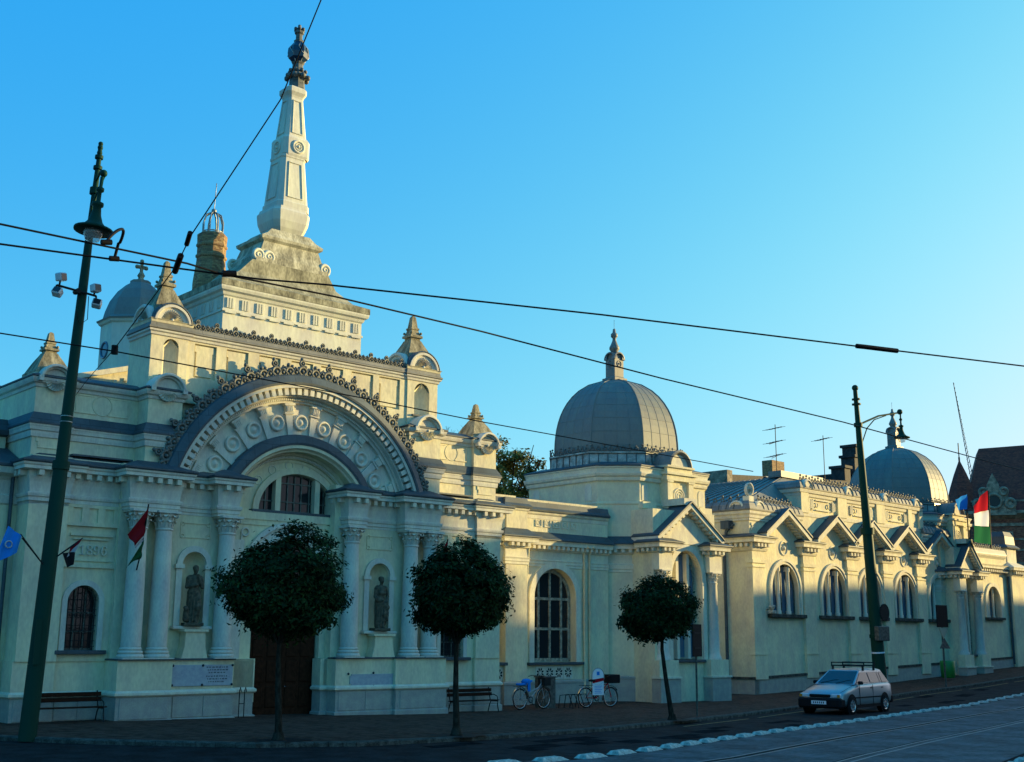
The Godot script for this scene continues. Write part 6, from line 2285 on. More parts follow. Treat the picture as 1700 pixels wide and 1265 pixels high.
func flags():
	var f := thing("flag", "large limp red white green flag hanging on the left column pair", "flag", V(0.36, 5.0, 0))
	tube([V(0.42, 4.9, -0.05), V(0.36, 5.4, 0.3), V(0.22, 6.98, 0.95)], 0.025, 6)
	part("staff", f, M.iron)
	cloth(V(0.23, 6.85, 0.92), V(0.32, 6.0, 0.55), V(-0.03, 5.62, 0.75), V(-0.42, 5.95, 0.9), 0.07, 1.5, Vector3.BACK)
	part("red_stripe", f, M.shadedred)
	cloth(V(0.32, 6.0, 0.55), V(0.35, 5.85, 0.5), V(0.02, 5.55, 0.6), V(-0.03, 5.62, 0.72), 0.03, 1.0, Vector3.BACK)
	part("white_stripe", f, M.shadedwhite)
	cloth(V(0.35, 5.85, 0.5), V(0.36, 5.25, 0.35), V(-0.05, 5.1, 0.5), V(-0.32, 4.85, 0.7), 0.06, 1.5, Vector3.BACK)
	part("green_stripe", f, M.shadedgreen)
	var g := thing("flag", "flag in shaded red and green on staff half hidden by the middle street tree", "flag", V(13.3, 5.6, 0.2))
	tube([V(13.35, 5.2, -0.1), V(13.1, 6.6, 0.5)], 0.025, 6)
	part("staff", g, M.iron)
	cloth(V(13.1, 6.55, 0.5), V(13.2, 6.1, 0.35), V(12.75, 5.8, 0.5), V(12.5, 5.95, 0.6), 0.06, 1.5, Vector3.BACK)
	part("red_stripe", g, M.shadedred)
	cloth(V(13.2, 6.1, 0.35), V(13.3, 5.6, 0.2), V(12.95, 5.3, 0.4), V(12.75, 5.8, 0.5), 0.06, 1.5, Vector3.BACK)
	part("green_stripe", g, M.shadedgreen)
	var s := thing("flag", "small red white black flag on the right of the left pole", "flag", V(-4.4, 4.7, 4.9))
	tube([V(-4.4, 4.72, 4.8), V(-3.52, 5.45, 4.95)], 0.015, 5)
	part("staff", s, M.iron)
	cloth(V(-3.54, 5.43, 4.95), V(-3.85, 5.17, 4.92), V(-3.9, 5.0, 4.95), V(-3.62, 5.3, 4.98), 0.03, 1.0, Vector3.BACK)
	part("red_stripe", s, M.shadedred)
	cloth(V(-3.62, 5.3, 4.98), V(-3.9, 5.0, 4.95), V(-3.95, 4.88, 4.95), V(-3.72, 5.05, 4.98), 0.03, 1.0, Vector3.BACK)
	part("white_stripe", s, M.shadedwhite)
	cloth(V(-3.72, 5.05, 4.98), V(-4.05, 5.0, 4.9), V(-3.92, 4.6, 4.95), V(-3.74, 4.7, 4.98), 0.04, 1.0, Vector3.BACK)
	part("dark_stripe", s, M.black)
	var h := thing("flag", "bright blue flag at the left edge on the pole", "flag", V(-4.6, 4.7, 4.9))
	tube([V(-4.55, 4.72, 4.8), V(-5.25, 5.45, 4.95)], 0.015, 5)
	part("staff", h, M.iron)
	cloth(V(-5.6, 5.65, 4.95), V(-5.22, 5.4, 4.95), V(-5.3, 4.95, 4.98), V(-5.95, 4.6, 5.0), 0.05, 1.5, Vector3.BACK)
	part("blue_cloth", h, M.blue)
	torus(V(-5.58, 5.15, 5.05), 0.09, 0.02, 14, 4)
	part("pale_ring", h, M.plaque)
	# big flags beyond the gallery
	var k := thing("flag", "huge red white green banner hanging beside the far dome", "flag", V(28.5, 10, 2), FB)
	tube([V(29.2, 9.6, 1.9), V(29.2, 14.0, 2.0)], 0.06, 6)
	part("staff", k, M.iron)
	cloth(V(26.2, 12.6, 2.1), V(28.8, 14.0, 2.0), V(28.75, 12.5, 2.0), V(25.7, 12.0, 2.3), 0.12, 1.2, Vector3.BACK)
	part("red_stripe", k, M.red)
	cloth(V(25.7, 12.0, 2.3), V(28.75, 12.5, 2.0), V(28.75, 11.25, 2.0), V(25.6, 11.1, 2.3), 0.12, 1.2, Vector3.BACK)
	part("white_stripe", k, M.flagwhite)
	cloth(V(25.6, 11.1, 2.3), V(28.75, 11.25, 2.0), V(28.85, 9.9, 2.0), V(25.3, 9.9, 2.3), 0.12, 1.2, Vector3.BACK)
	part("green_stripe", k, M.green)
	var j := thing("flag", "blue flag flying behind the huge tricolour banner", "flag", V(26.5, 12, 1.2), FB)
	tube([V(27.0, 9.6, 1.2), V(27.0, 13.7, 1.2)], 0.05, 6)
	part("staff", j, M.iron)
	cloth(V(24.3, 12.95, 1.6), V(27.0, 13.6, 1.2), V(27.0, 12.5, 1.2), V(24.6, 12.2, 1.6), 0.12, 1.2, Vector3.BACK)
	part("blue_cloth", j, M.blue)

# ---------------------------------------------------------------- benches, bicycles, car, signs
func bench(label: String, x0: float, x1: float, w: float):
	var y := gh((x0 + x1) / 2)
	var b := thing("park_bench", label, "bench", V((x0 + x1) / 2, y, w), FA, "slatted benches against the pavilion")
	for k in 3:
		cbox(x0, x1, y + 0.44, y + 0.475, w - 0.22 + k * 0.15, w - 0.1 + k * 0.15, 0.008)
		part("seat_slat", b, M.benchwood)
	for k in 2:
		cbox(x0, x1, y + 0.62 + k * 0.16, y + 0.75 + k * 0.16, w - 0.32 - k * 0.03, w - 0.29 - k * 0.03, 0.008)
		part("back_slat", b, M.benchwood)
	for x in [x0 + 0.12, x1 - 0.12]:
		tube([V(x, y, w + 0.28), V(x, y + 0.25, w + 0.2), V(x, y + 0.42, w + 0.22), V(x, y + 0.42, w - 0.2), V(x, y + 0.3, w - 0.28), V(x, y, w - 0.38)], 0.022, 6)
		tube([V(x, y + 0.42, w - 0.24), V(x, y + 0.65, w - 0.31), V(x, y + 0.95, w - 0.38)], 0.022, 6)
		tube([V(x, y + 0.66, w - 0.3), V(x, y + 0.68, w - 0.05), V(x, y + 0.62, w + 0.16), V(x, y + 0.55, w + 0.2), V(x, y + 0.42, w + 0.2)], 0.018, 6)
		part("cast_leg", b, M.iron)

func bicycle(label: String, at: Vector3, s: float, kind: int):
	var b := Node3D.new()
	b.name = number("bicycle")
	add_child(b)
	b.transform = FA * Transform3D(Basis(Vector3.UP, 0.06 if kind == 0 else -0.1).scaled(Vector3.ONE * s), at)
	tag(b, label, "bicycle")
	var R := 0.33
	for x in [-0.53, 0.53]:
		torus(V(x, R, 0), R - 0.02, 0.02, 26, 6)
		var w := part("wheel", b, M.tyre)
		torus(V(x, R, 0), R - 0.045, 0.012, 26, 5)
		lathe(V(x, R, 0), P2([0.0, -0.03, 0.02, -0.03, 0.02, 0.03, 0.0, 0.03]), 8)
		for i in 14:
			var a := TAU * i / 14
			tube([V(x, R, 0.02 if i % 2 == 0 else -0.02), V(x + cos(a) * (R - 0.05), R + sin(a) * (R - 0.05), 0)], 0.003, 4)
		part("rim", w, M.chrome)
		arcs(x, R, P2([R + 0.03, -0.03, R + 0.045, 0.0, R + 0.03, 0.03]), 0.1 if x < 0 else 0.6, PI * 0.95 if x < 0 else PI * 1.1, 16, true)
		part("mudguard", b, M.chrome)
	var fr: Material = M.silver if kind == 0 else M.red
	tube([V(0.42, 0.78, 0), V(-0.1, 0.3, 0), V(-0.53, R, 0)], 0.018, 6)
	tube([V(-0.1, 0.3, 0), V(-0.24, 0.82, 0)], 0.018, 6)
	tube([V(-0.53, R, 0.03), V(-0.22, 0.72, 0.02)], 0.011, 5)
	tube([V(0.4, 0.7, 0), V(-0.16, 0.5, 0)] if kind == 0 else [V(0.41, 0.75, 0), V(-0.22, 0.72, 0)], 0.018, 6)
	tube([V(0.4, 0.92, 0), V(0.43, 0.72, 0), V(0.53, R, 0.03)], 0.016, 6)
	part("frame", b, fr)
	tube([V(0.4, 0.9, 0), V(0.38, 1.0, 0), V(0.38, 1.02, 0.1), V(0.28, 1.03, 0.28), V(0.14, 1.0, 0.29)], 0.012, 6)
	tube([V(0.38, 1.0, 0), V(0.38, 1.02, -0.1), V(0.28, 1.03, -0.28), V(0.14, 1.0, -0.29)], 0.012, 6)
	part("handlebar", b, M.iron)
	lathe(V(-0.26, 0.86, 0), P2([0.0, -0.03, 0.1, -0.02, 0.11, 0.02, 0.06, 0.05, 0.0, 0.05]), 12, true, 0, TAU, 1.35, 0.85)
	tube([V(-0.16, 0.87, 0), V(0.0, 0.87, 0)], 0.03, 6)
	part("saddle", b, M.blue if kind == 0 else M.black)
	arcs(-0.1, 0.3, P2([0.1, 0.03, 0.1, 0.05, 0.07, 0.05]), 0, TAU, 16)
	tube([V(-0.1, 0.3, 0.07), V(-0.02, 0.15, 0.07), V(0.04, 0.15, 0.14)], 0.01, 5)
	tube([V(-0.1, 0.3, -0.07), V(-0.18, 0.45, -0.07), V(-0.24, 0.45, -0.14)], 0.01, 5)
	part("crank", b, M.iron)
	for k in 2: tube([V(-0.75, 0.72 - 0.0 * k, 0.08 - 0.16 * k), V(-0.28, 0.72, 0.06 - 0.12 * k)], 0.008, 5)
	tube([V(-0.53, R, 0.04), V(-0.6, 0.72, 0.08)], 0.007, 5)
	part("carrier", b, M.iron)
	if kind == 0:
		sg(true)
		cbox(-0.66, -0.3, 0.74, 0.81, -0.1, 0.1, 0.03)
		lathe(V(-0.26, 0.9, 0), P2([0.13, -0.09, 0.15, -0.04, 0.1, 0.03, 0.0, 0.05]), 12, true, 0, TAU, 1.3, 0.9)
		cbox(-0.3, -0.18, 0.55, 0.84, 0.08, 0.13, 0.02)
		part("blue_cover", b, M.blue)
		cbox(0.42, 0.72, 0.72, 0.98, -0.16, 0.16, 0.02)
		part("basket", b, M.iron)
	else:
		cbox(0.36, 0.8, 0.78, 1.06, -0.2, 0.2, 0.02)
		part("basket", b, M.black)
		# advertising board fixed in the frame
		ext(arch_poly(-0.28, 0.2, 0.4, 1.02, 0.24), 0.03, 0.05)
		var bd := part("advert_board", b, M.flagwhite)
		ext(P2([-0.28, 0.78, 0.2, 0.86, 0.2, 0.96, -0.28, 0.9]), 0.05, 0.055)
		part("red_band", bd, M.red)
		for i in 5:
			box(-0.2, 0.12 - 0.04 * (i % 2), 0.46 + i * 0.055, 0.475 + i * 0.055, 0.05, 0.055)
		box(-0.1, 0.02, 1.04, 1.16, 0.05, 0.055)
		part("print_line", bd, M.blue)
		torus(V(-0.04, 1.0, 0.04), 0.27, 0.012, 24, 5)
		part("hoop", b, M.zinc)

func loft(secs: Array, o: Vector3):
	sg(true)
	for i in secs.size() - 1:
		for k in secs[i].size() - 1:
			q(secs[i][k], secs[i + 1][k], secs[i + 1][k + 1], secs[i][k + 1], (secs[i][k] + secs[i + 1][k + 1]) / 2 - V((secs[i][0].x + secs[i + 1][0].x) / 2, o.y, 0))
	sg(false)

func car():
	var b := Node3D.new()
	b.name = number("parked_car")
	add_child(b)
	# nose towards the lower left of the street; local +x is the rear
	b.transform = FA * Transform3D(Basis(Vector3.UP, 0.14).scaled(Vector3.ONE * 1.36), V(29.75, gh(33.0) - 0.115, 6.15))
	tag(b, "small silver hatchback with roof rack parked at the kerb", "car")
	var S := []
	for e in [[0.0, 0.36, 0.52, 0.6], [0.04, 0.3, 0.6, 0.7], [0.14, 0.26, 0.68, 0.76], [0.5, 0.22, 0.77, 0.79], [1.05, 0.22, 0.88, 0.79], [1.2, 0.22, 0.92, 0.79], [2.2, 0.22, 0.93, 0.8], [3.2, 0.22, 0.95, 0.79], [3.75, 0.26, 0.96, 0.76], [3.95, 0.3, 0.93, 0.72], [4.0, 0.36, 0.8, 0.66]]:
		var x: float = e[0]
		var yb: float = e[1]
		var ys: float = e[2]
		var w: float = e[3]
		var ring := []
		for p in [[0.0, yb], [w * 0.9, yb], [w * 0.98, yb + 0.1], [w, yb + (ys - yb) * 0.5], [w * 0.985, ys - 0.1], [w * 0.95, ys - 0.03], [w * 0.86, ys + 0.01], [w * 0.4, ys + 0.035], [0.0, ys + 0.04]]:
			ring.append(V(x, p[1], p[0]))
		for i in range(7, 0, -1): ring.append(V(ring[i].x, ring[i].y, -ring[i].z))
		ring.append(ring[0])
		S.append(ring)
	loft(S, V(0, 0.55, 0))
	for e in [0, S.size() - 1]:
		for k in range(1, S[e].size() - 2): tri(S[e][0], S[e][k], S[e][k + 1], V(-1 if e == 0 else 1, 0, 0))
	part("body", b, M.silver)
	# lower front skirt and sills in dark plastic, joints of bonnet and tailgate
	for z in [-0.795, 0.785]: box(0.98, 2.95, 0.2, 0.3, z, z + 0.012)
	part("sill_strip", b, M.black)
	tube([V(0.16, 0.695, -0.64), V(0.5, 0.8, -0.69), V(1.06, 0.925, -0.7)], 0.006, 4)
	tube([V(0.16, 0.695, 0.64), V(0.5, 0.8, 0.69), V(1.06, 0.925, 0.7)], 0.006, 4)
	part("bonnet_seam", b, M.black)
	tube([V(1.12, 0.96, -0.5), V(1.3, 1.06, -0.1), V(1.32, 1.07, 0.05)], 0.009, 4)
	tube([V(1.12, 0.96, 0.05), V(1.3, 1.06, 0.4), V(1.32, 1.07, 0.5)], 0.009, 4)
	part("wiper", b, M.black)
	# cabin
	var lo := [V(1.1, 0.93, 0.7), V(3.86, 0.96, 0.68), V(3.86, 0.96, -0.68), V(1.1, 0.93, -0.7)]
	var hi := [V(1.85, 1.37, 0.54), V(3.5, 1.38, 0.53), V(3.5, 1.38, -0.53), V(1.85, 1.37, -0.54)]
	var outs := [Vector3.BACK, Vector3.RIGHT, Vector3.FORWARD, Vector3.LEFT]
	for i in 4: q(lo[i], lo[(i + 1) % 4], hi[(i + 1) % 4], hi[i], outs[i])
	var cr := [V(2.1, 1.42, 0.4), V(3.35, 1.43, 0.4), V(3.35, 1.43, -0.4), V(2.1, 1.42, -0.4)]
	for i in 4: q(hi[i], hi[(i + 1) % 4], cr[(i + 1) % 4], cr[i], outs[i] + Vector3.UP)
	q(cr[0], cr[1], cr[2], cr[3], Vector3.UP)
	var cab := part("cabin", b, M.silver)
	for s in [1, -1]:
		var P := func(x: float, t: float) -> Vector3:
			# point on the cabin side: t from belt to roof
			var xl := lerpf(1.1, 1.85, t)
			var xr := lerpf(3.86, 3.5, t)
			return V(clampf(x, xl + 0.06, xr - 0.06), lerpf(0.945, 1.375, t), s * (lerpf(0.70, 0.54, t) + 0.014))
		for e in [[1.25, 2.28, 1.25], [2.36, 3.05, 2.36], [3.1, 3.22, 3.1], [3.27, 3.8, 3.27]]:
			q(P.call(e[0], 0.08), P.call(e[1], 0.08), P.call(minf(e[1], 3.5), 0.86), P.call(e[2], 0.86), V(0, 0, s))
			part("side_window", cab, M.carglass)
	q(V(1.14, 0.965, 0.62), V(1.14, 0.965, -0.62), V(1.8, 1.35, -0.5), V(1.8, 1.35, 0.5), V(-1, 1, 0))
	X = Transform3D(Basis.IDENTITY, V(-0.008, 0.01, 0))
	part("windscreen", cab, M.carglass)
	X = Transform3D.IDENTITY
	q(V(3.862, 1.0, 0.6), V(3.862, 1.0, -0.6), V(3.54, 1.35, -0.48), V(3.54, 1.35, 0.48), V(1, 0.5, 0))
	part("rear_window", cab, M.carglass)
	for s in [1, -1]:
		for x in [0.68, 3.22]:
			X = Transform3D(Basis.IDENTITY, V(x, 0.29, s * 0.69))
			arcs(0, 0, P2([0.36, s * 0.105, 0.0, s * 0.108]), 0, TAU, 22)
			part("wheel_arch", b, M.black)
			arcs(0, 0, P2([0.285, -0.09, 0.285, 0.09 + 0.02, 0.27, 0.13, 0.2, 0.13]) if s > 0 else P2([0.285, 0.09, 0.285, -0.11, 0.27, -0.13, 0.2, -0.13]), 0, TAU, 24, true)
			var t := part("wheel", b, M.tyre)
			arcs(0, 0, P2([0.2, s * 0.128, 0.17, s * 0.1, 0.06, s * 0.12, 0.0, s * 0.125]), 0, TAU, 20, true)
			for i in 8:
				ball(V(cos(TAU * i / 8) * 0.14, sin(TAU * i / 8) * 0.14, s * 0.115), 0.018, 5)
			part("rim", t, M.chrome)
			X = Transform3D.IDENTITY
	cbox(-0.09, 0.3, 0.2, 0.53, -0.765, 0.765, 0.06)
	part("bumper", b, M.black)
	cbox(3.84, 4.08, 0.28, 0.54, -0.74, 0.74, 0.05)
	part("bumper", b, M.black)
	cbox(-0.03, 0.06, 0.54, 0.64, -0.36, 0.36, 0.02)
	part("grille", b, M.black)
	for s in [1, -1]:
		cbox(-0.02, 0.14, 0.53, 0.66, s * 0.55 - 0.16, s * 0.55 + 0.16, 0.03)
		var hl := part("headlight", b, M.lamp)
		cbox(-0.028, -0.018, 0.55, 0.64, s * 0.55 + (0.06 if s > 0 else -0.16), s * 0.55 + (0.16 if s > 0 else -0.06), 0.003)
		part("indicator", hl, M.amber)
		cbox(1.28, 1.42, 0.93, 1.04, s * 0.8 - 0.08, s * 0.8 + 0.08, 0.03)
		part("mirror", b, M.black)
		for x in [2.1, 3.0]:
			cbox(x, x + 0.12, 0.8, 0.83, s * 0.795 - 0.012, s * 0.795 + 0.012, 0.006)
			part("door_handle", b, M.black)
		for x in [1.28, 2.3]:
			box(x, x + 0.008, 0.3, 0.92, s * 0.786, s * 0.803)
		part("door_seam", b, M.black)
		box(0.95, 2.95, 0.5, 0.54, s * 0.785, s * 0.81)
		part("side_moulding", b, M.black)
	box(-0.1, -0.078, 0.33, 0.44, -0.26, 0.26)
	var np := part("number_plate", b, M.flagwhite)
	for i in 6: box(-0.104, -0.1, 0.355, 0.415, -0.2 + i * 0.07, -0.165 + i * 0.07)
	part("plate_mark", np, M.ink)
	# roof rack: two looped cross bars on feet
	for x in [2.15, 3.0]:
		tube([V(x, 1.52, -0.6), V(x, 1.52, 0.6)], 0.026, 6)
		tube([V(x, 1.62, -0.6), V(x, 1.62, 0.6)], 0.022, 6)
		for s in [-0.58, 0.58]:
			tube([V(x, 1.52, s), V(x, 1.62, s)], 0.022, 5)
			cbox(x - 0.04, x + 0.04, 1.36, 1.51, s * 0.93 - 0.03, s * 0.93 + 0.03, 0.01)
		part("rack_bar", b, M.iron)
	tube([V(2.15, 1.53, 0.0), V(3.0, 1.53, 0.0)], 0.014, 5)
	part("rack_rail", b, M.iron)

func street_things():
	bench("dark slatted bench under the barred window, behind the left pole", -2.65, -0.35, 0.0)
	bench("dark slatted bench beside the bicycles, behind the middle tree", 14.0, 16.35, -0.2)
	bicycle("bicycle with blue covered saddle leaning by the grey bin box", V(19.05, gh(19.0), -1.0), 1.36, 0)
	bicycle("bicycle carrying a white advertising board with red band", V(23.2, gh(23.0), -1.1), 1.36, 1)
	cbox(20.3, 20.95, gh(20.6) - 0.05, gh(20.6) + 1.3, -2.2, -1.5, 0.03)
	cbox(20.27, 20.98, gh(20.6) + 1.3, gh(20.6) + 1.36, -2.23, -1.47, 0.01)
	solo("utility_cabinet", "grey green utility cabinet standing between the two bicycles", "cabinet", M.greybox)
	var r := thing("bicycle_rack", "low bent tube bicycle rack on the pavement between bicycles", "bicycle rack", V(21.5, gh(21.5), -1.2))
	for k in 4:
		var x := 21.1 + k * 0.35
		var y := gh(21.5)
		tube([V(x, y, -1.5), V(x, y + 0.55, -1.4), V(x + 0.25, y + 0.6, -1.1), V(x + 0.3, y + 0.1, -0.9), V(x + 0.3, y, -0.9)], 0.022, 6)
		part("hoop", r, M.iron)
	# foot scraper rails beside the door
	for x in [4.5]:
		var sc := thing("door_rail", "thin iron handrail hoop left of the portal door", "handrail", V(x, 0, -0.1))
		for k in 2: tube([V(x + k * 0.2, 0, -0.1), V(x + k * 0.2, 0.95, -0.1), V(x + k * 0.2, 1.05, -0.05), V(x + k * 0.2, 0.9, 0.02)], 0.018, 5)
		tube([V(x, 0.5, -0.1), V(x + 0.2, 0.5, -0.1)], 0.014, 5)
		part("rail", sc, M.iron)
	# signs seen from behind
	var s := thing("traffic_sign", "black back of a square sign on a thin post by smallest tree", "sign", V(21.68, gh(21.68), 5.9))
	tube([V(21.68, gh(21.68), 5.9), V(21.69, 3.3, 5.9)], 0.04, 8)
	part("post", s, M.greybox)
	X = Transform3D(Basis(Vector3.UP, 0.25), V(21.69, 0, 5.95))
	cbox(-0.42, 0.42, 2.1, 3.38, -0.01, 0.03, 0.008)
	part("sign_plate", s, M.black)
	for k in 2: box(-0.3, 0.3, 2.4 + k * 0.6, 2.46 + k * 0.6, 0.03, 0.05)
	part("fixing_rail", s, M.iron)
	X = Transform3D.IDENTITY
	var t := thing("traffic_sign", "black sign back above pale triangles on the far post", "sign", V(55.36, gh(55.36), -2.1))
	tube([V(55.36, gh(55.36), -2.1), V(55.3, 5.0, -2.1)], 0.06, 8)
	part("post", t, M.greybox)
	cbox(54.6, 55.95, 3.62, 5.0, -2.05, -2.0, 0.01)
	part("sign_plate", t, M.black)
	ext(P2([54.8, 3.6, 55.9, 3.6, 55.35, 2.85]), -2.06, -2.02)
	part("triangle_plate", t, M.beige)
	ext(P2([54.75, 2.3, 56.0, 2.3, 55.37, 2.95]), -2.02, -1.99)
	part("triangle_plate", t, M.greybox)
	# green litter bin on the post
	lathe(V(62.0, gh(62.0), -5.6), P2([0.4, 0.15, 0.46, 0.2, 0.5, 1.25, 0.44, 1.3, 0.44, 1.2, 0.0, 1.2]), 14)
	solo("litter_bin", "bright green litter bin in front of the gallery plinth", "litter bin", M.greenbin)
	# plaques
	var pq := thing("wall_plaque", "pale two part marble plaque with dark lettering left of the door", "plaque", V(3.0, 1.5, -0.18))
	cbox(1.98, 4.25, 1.12, 1.82, -0.235, -0.19, 0.01)
	part("slab", pq, M.plaque)
	for e in [[2.0, 1.8], [3.1, 1.8], [4.22, 1.8], [2.0, 1.16], [3.1, 1.16], [4.22, 1.16]]:
		ball(V(e[0], e[1], -0.17), 0.045, 6)
	part("stud", pq, M.ink)
	# worn lines of engraved lettering, too weathered to read
	rng.seed = 5
	for i in 6:
		var x := 3.24 + 0.05 * (i % 3)
		while x < 4.02 - 0.05 * (i % 3):
			var n := rng.randf_range(0.03, 0.11)
			for k in int(n / 0.018):
				box(x + k * 0.018, x + k * 0.018 + 0.011, 1.72 - i * 0.09 - (0.03 if i > 2 else 0.0), 1.72 - i * 0.09 - (0.03 if i > 2 else 0.0) + rng.randf_range(0.03, 0.045), -0.19, -0.186)
			x += n + 0.025
	part("engraved_line", pq, M.ink)
	var pr := thing("wall_plaque", "blank pale plaque with notched corners right of the door", "plaque", V(10.2, 1.2, -0.18))
	ext(P2([9.2, 1.0, 11.15, 1.0, 11.15, 1.06, 11.22, 1.06, 11.22, 1.36, 11.15, 1.36, 11.15, 1.42, 9.2, 1.42, 9.2, 1.36, 9.13, 1.36, 9.13, 1.06, 9.2, 1.06]), -0.235, -0.19)
	part("slab", pr, M.plaque)
	for e in [[9.05, 1.44], [10.18, 1.46], [11.28, 1.44], [10.18, 0.98]]:
		ball(V(e[0], e[1], -0.19), 0.045, 6)
	part("stud", pr, M.ink)

# ---------------------------------------------------------------- statues: one skin over posed bones
func capsule_d(p: Vector3, a: Vector3, b: Vector3, ra: float, rb: float) -> float:
	var ab := b - a
	var t := clampf((p - a).dot(ab) / maxf(ab.length_squared(), 1e-6), 0, 1)
	return (p - a - ab * t).length() - lerpf(ra, rb, t)

func skin(bones: Array, lo: Vector3, hi: Vector3, cell: float, k: float, folds: float):
	var nx := int((hi.x - lo.x) / cell) + 1
	var ny := int((hi.y - lo.y) / cell) + 1
	var nz := int((hi.z - lo.z) / cell) + 1
	var f := PackedFloat32Array()
	f.resize(nx * ny * nz)
	for z in nz:
		for y in ny:
			for x in nx:
				var p := lo + V(x, y, z) * cell
				var d := 1.0
				for b in bones:
					var e := capsule_d(p, b[0], b[1], b[2], b[3])
					if b.size() > 4:
						var an := atan2(p.z - b[0].z, p.x - b[0].x)
						e += folds * sin(an * 9.0 + p.y * 3.5) * clampf((b[0].y - p.y) * 2.0 + 0.4, 0.2, 1.0)
					var h := clampf(0.5 + 0.5 * (d - e) / k, 0, 1)
					d = lerpf(d, e, h) - k * h * (1 - h)
				f[(z * ny + y) * nx + x] = d
	var vid := {}
	var vs := []
	for z in nz - 1:
		for y in ny - 1:
			for x in nx - 1:
				var s := Vector3.ZERO
				var c := 0
				var base := (z * ny + y) * nx + x
				var v := [f[base], f[base + 1], f[base + nx], f[base + nx + 1], f[base + nx * ny], f[base + nx * ny + 1], f[base + nx * ny + nx], f[base + nx * ny + nx + 1]]
				for e in [[0, 1], [2, 3], [4, 5], [6, 7], [0, 2], [1, 3], [4, 6], [5, 7], [0, 4], [1, 5], [2, 6], [3, 7]]:
					var a: float = v[e[0]]
					var b: float = v[e[1]]
					if (a < 0) != (b < 0):
						var t := a / (a - b)
						var pa := V(e[0] & 1, (e[0] >> 1) & 1, e[0] >> 2)
						var pb := V(e[1] & 1, (e[1] >> 1) & 1, e[1] >> 2)
						s += pa.lerp(pb, t)
						c += 1
				if c > 0:
					vid[base] = vs.size()
					vs.append(lo + (V(x, y, z) + s / c) * cell)
	sg(true)
	for z in range(1, nz - 1):
		for y in range(1, ny - 1):
			for x in range(1, nx - 1):
				var base := (z * ny + y) * nx + x
				for ax in 3:
					var st_: int = [1, nx, nx * ny][ax]
					var a := f[base]
					var b := f[base + st_]
					if (a < 0) == (b < 0): continue
					var s1: int = [nx, nx * ny, 1][ax]
					var s2: int = [nx * ny, 1, nx][ax]
					var o := Vector3.ZERO
					o[ax] = 1.0 if a < 0 else -1.0
					q(vs[vid[base]], vs[vid[base - s1]], vs[vid[base - s1 - s2]], vs[vid[base - s2]], o)
	sg(false)

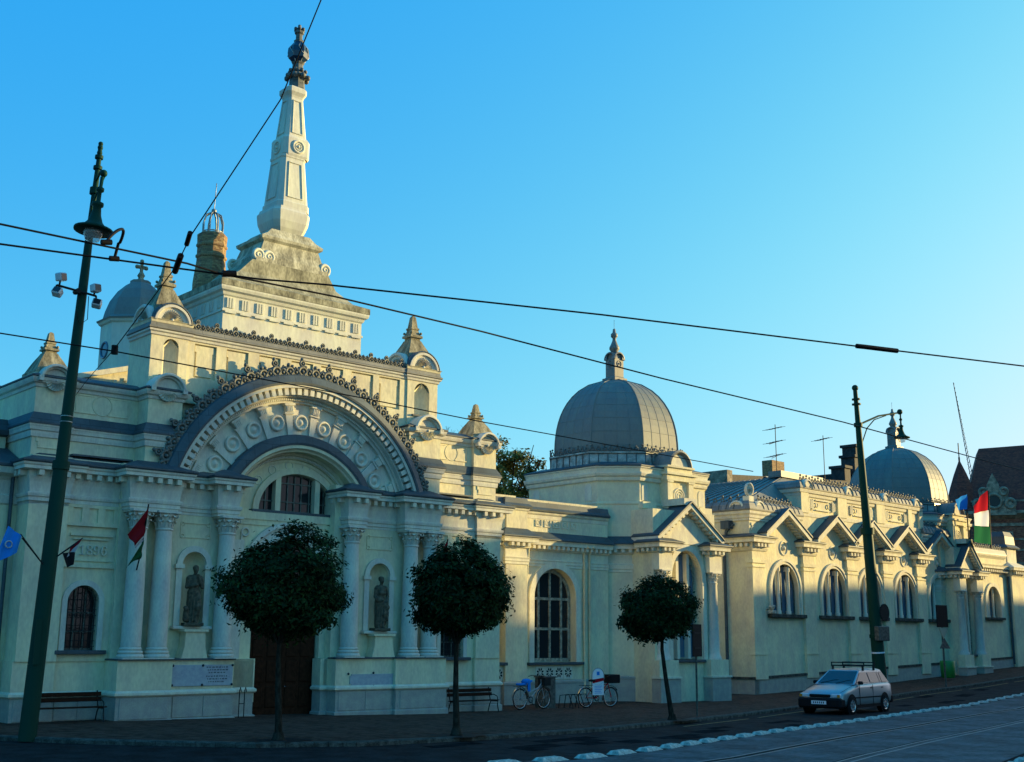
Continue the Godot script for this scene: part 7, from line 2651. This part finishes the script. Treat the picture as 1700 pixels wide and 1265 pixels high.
func statue(label: String, at: Vector3, s: float, kind: int):
	var b := Node3D.new()
	b.name = number("statue")
	add_child(b)
	b.transform = FA * Transform3D(Basis(Vector3.UP, -0.25 if kind == 0 else -0.15).scaled(Vector3.ONE * s), at)
	tag(b, label, "statue", "stone statues in the portal niches")
	var B := []
	# feet, robe, torso, arms, neck, head; the weight rests on one leg
	B.append([V(0.09, 0.03, 0.12), V(0.09, 0.05, 0.0), 0.045, 0.05])
	B.append([V(-0.1, 0.03, 0.1), V(-0.1, 0.05, -0.02), 0.045, 0.05])
	B.append([V(-0.08, 0.92, 0.0), V(-0.1, 0.1, 0.0), 0.13, 0.1, 1])
	B.append([V(0.08, 0.92, 0.0), V(0.11, 0.5, 0.1), 0.13, 0.1, 1])
	B.append([V(0.11, 0.5, 0.1), V(0.09, 0.1, 0.02), 0.1, 0.09, 1])
	B.append([V(0.0, 0.95, 0.0), V(0.0, 0.14, 0.0), 0.15, 0.15, 1])
	B.append([V(-0.02, 0.95, 0.0), V(0.0, 1.3, 0.0), 0.15, 0.16])
	B.append([V(-0.14, 1.38, 0.0), V(0.14, 1.38, 0.0), 0.09, 0.09])
	B.append([V(0.0, 1.42, 0.0), V(0.01, 1.54, 0.02), 0.055, 0.05])
	B.append([V(0.015, 1.62, 0.03), V(0.01, 1.68, 0.02), 0.082, 0.095])
	B.append([V(0.02, 1.59, 0.1), V(0.02, 1.61, 0.09), 0.03, 0.03])
	B.append([V(0.02, 1.65, 0.12), V(0.02, 1.635, 0.125), 0.014, 0.018])
	if kind == 0:
		# bearded man, one hand at the chin, the other arm across the body, a lion cub at his side
		B.append([V(-0.2, 1.36, 0.0), V(-0.24, 1.1, 0.06), 0.07, 0.055])
		B.append([V(-0.24, 1.1, 0.06), V(0.03, 1.16, 0.2), 0.055, 0.045])
		B.append([V(0.2, 1.36, 0.0), V(0.22, 1.1, 0.1), 0.07, 0.055])
		B.append([V(0.22, 1.1, 0.1), V(0.06, 1.42, 0.17), 0.05, 0.04])
		B.append([V(0.02, 1.56, 0.1), V(0.02, 1.48, 0.12), 0.045, 0.02])
		B.append([V(-0.2, 1.3, 0.05), V(0.14, 0.75, 0.12), 0.06, 0.05, 1])
		B.append([V(-0.24, 0.12, 0.1), V(-0.24, 0.34, 0.1), 0.09, 0.08])
		B.append([V(-0.24, 0.42, 0.14), V(-0.26, 0.46, 0.14), 0.075, 0.07])
	else:
		# woman holding a bundle low, drapery slung across the hips
		B.append([V(-0.19, 1.35, 0.0), V(-0.24, 1.08, 0.05), 0.06, 0.05])
		B.append([V(-0.24, 1.08, 0.05), V(-0.02, 0.95, 0.18), 0.05, 0.04])
		B.append([V(0.19, 1.35, 0.0), V(0.26, 1.1, 0.0), 0.06, 0.05])
		B.append([V(0.26, 1.1, 0.0), V(0.14, 0.88, 0.16), 0.05, 0.04])
		B.append([V(-0.2, 1.0, 0.1), V(0.2, 0.72, 0.12), 0.07, 0.08, 1])
		B.append([V(0.16, 0.86, 0.14), V(0.2, 0.3, 0.12), 0.06, 0.05, 1])
		B.append([V(0.0, 1.7, -0.06), V(0.0, 1.66, -0.1), 0.08, 0.05])
		B.append([V(-0.07, 1.2, 0.13), V(0.07, 1.2, 0.13), 0.06, 0.06])
	skin(B, V(-0.48, -0.04, -0.34), V(0.48, 1.86, 0.38), 0.022, 0.04, 0.02)
	part("figure", b, M.statue)
	for side in [-1, 1]:
		for i in 5:
			var hx := 0.05 if kind == 0 else (-0.02 if side < 0 else 0.13)
			var hy := (1.44 if side > 0 else 1.17) if kind == 0 else (0.93 if side < 0 else 0.87)
			var hz := 0.2
			tube([V(hx - 0.03 + i * 0.014, hy, hz - 0.02), V(hx - 0.03 + i * 0.016, hy + 0.03, hz + 0.015), V(hx - 0.03 + i * 0.017, hy + 0.05 - absf(i - 2) * 0.008, hz)], 0.009, 5)
	part("finger", b, M.statue)
	cbox(-0.3, 0.3, -0.08, 0.02, -0.22, 0.24, 0.015)
	part("base_block", b, M.statue)

func statues():
	statue("stone statue of thoughtful robed man in the left niche", V(2.83, 3.2, -0.62), 1.12, 0)
	statue("stone statue of draped woman in the right niche", V(10.72, 3.1, -0.62), 1.12, 1)
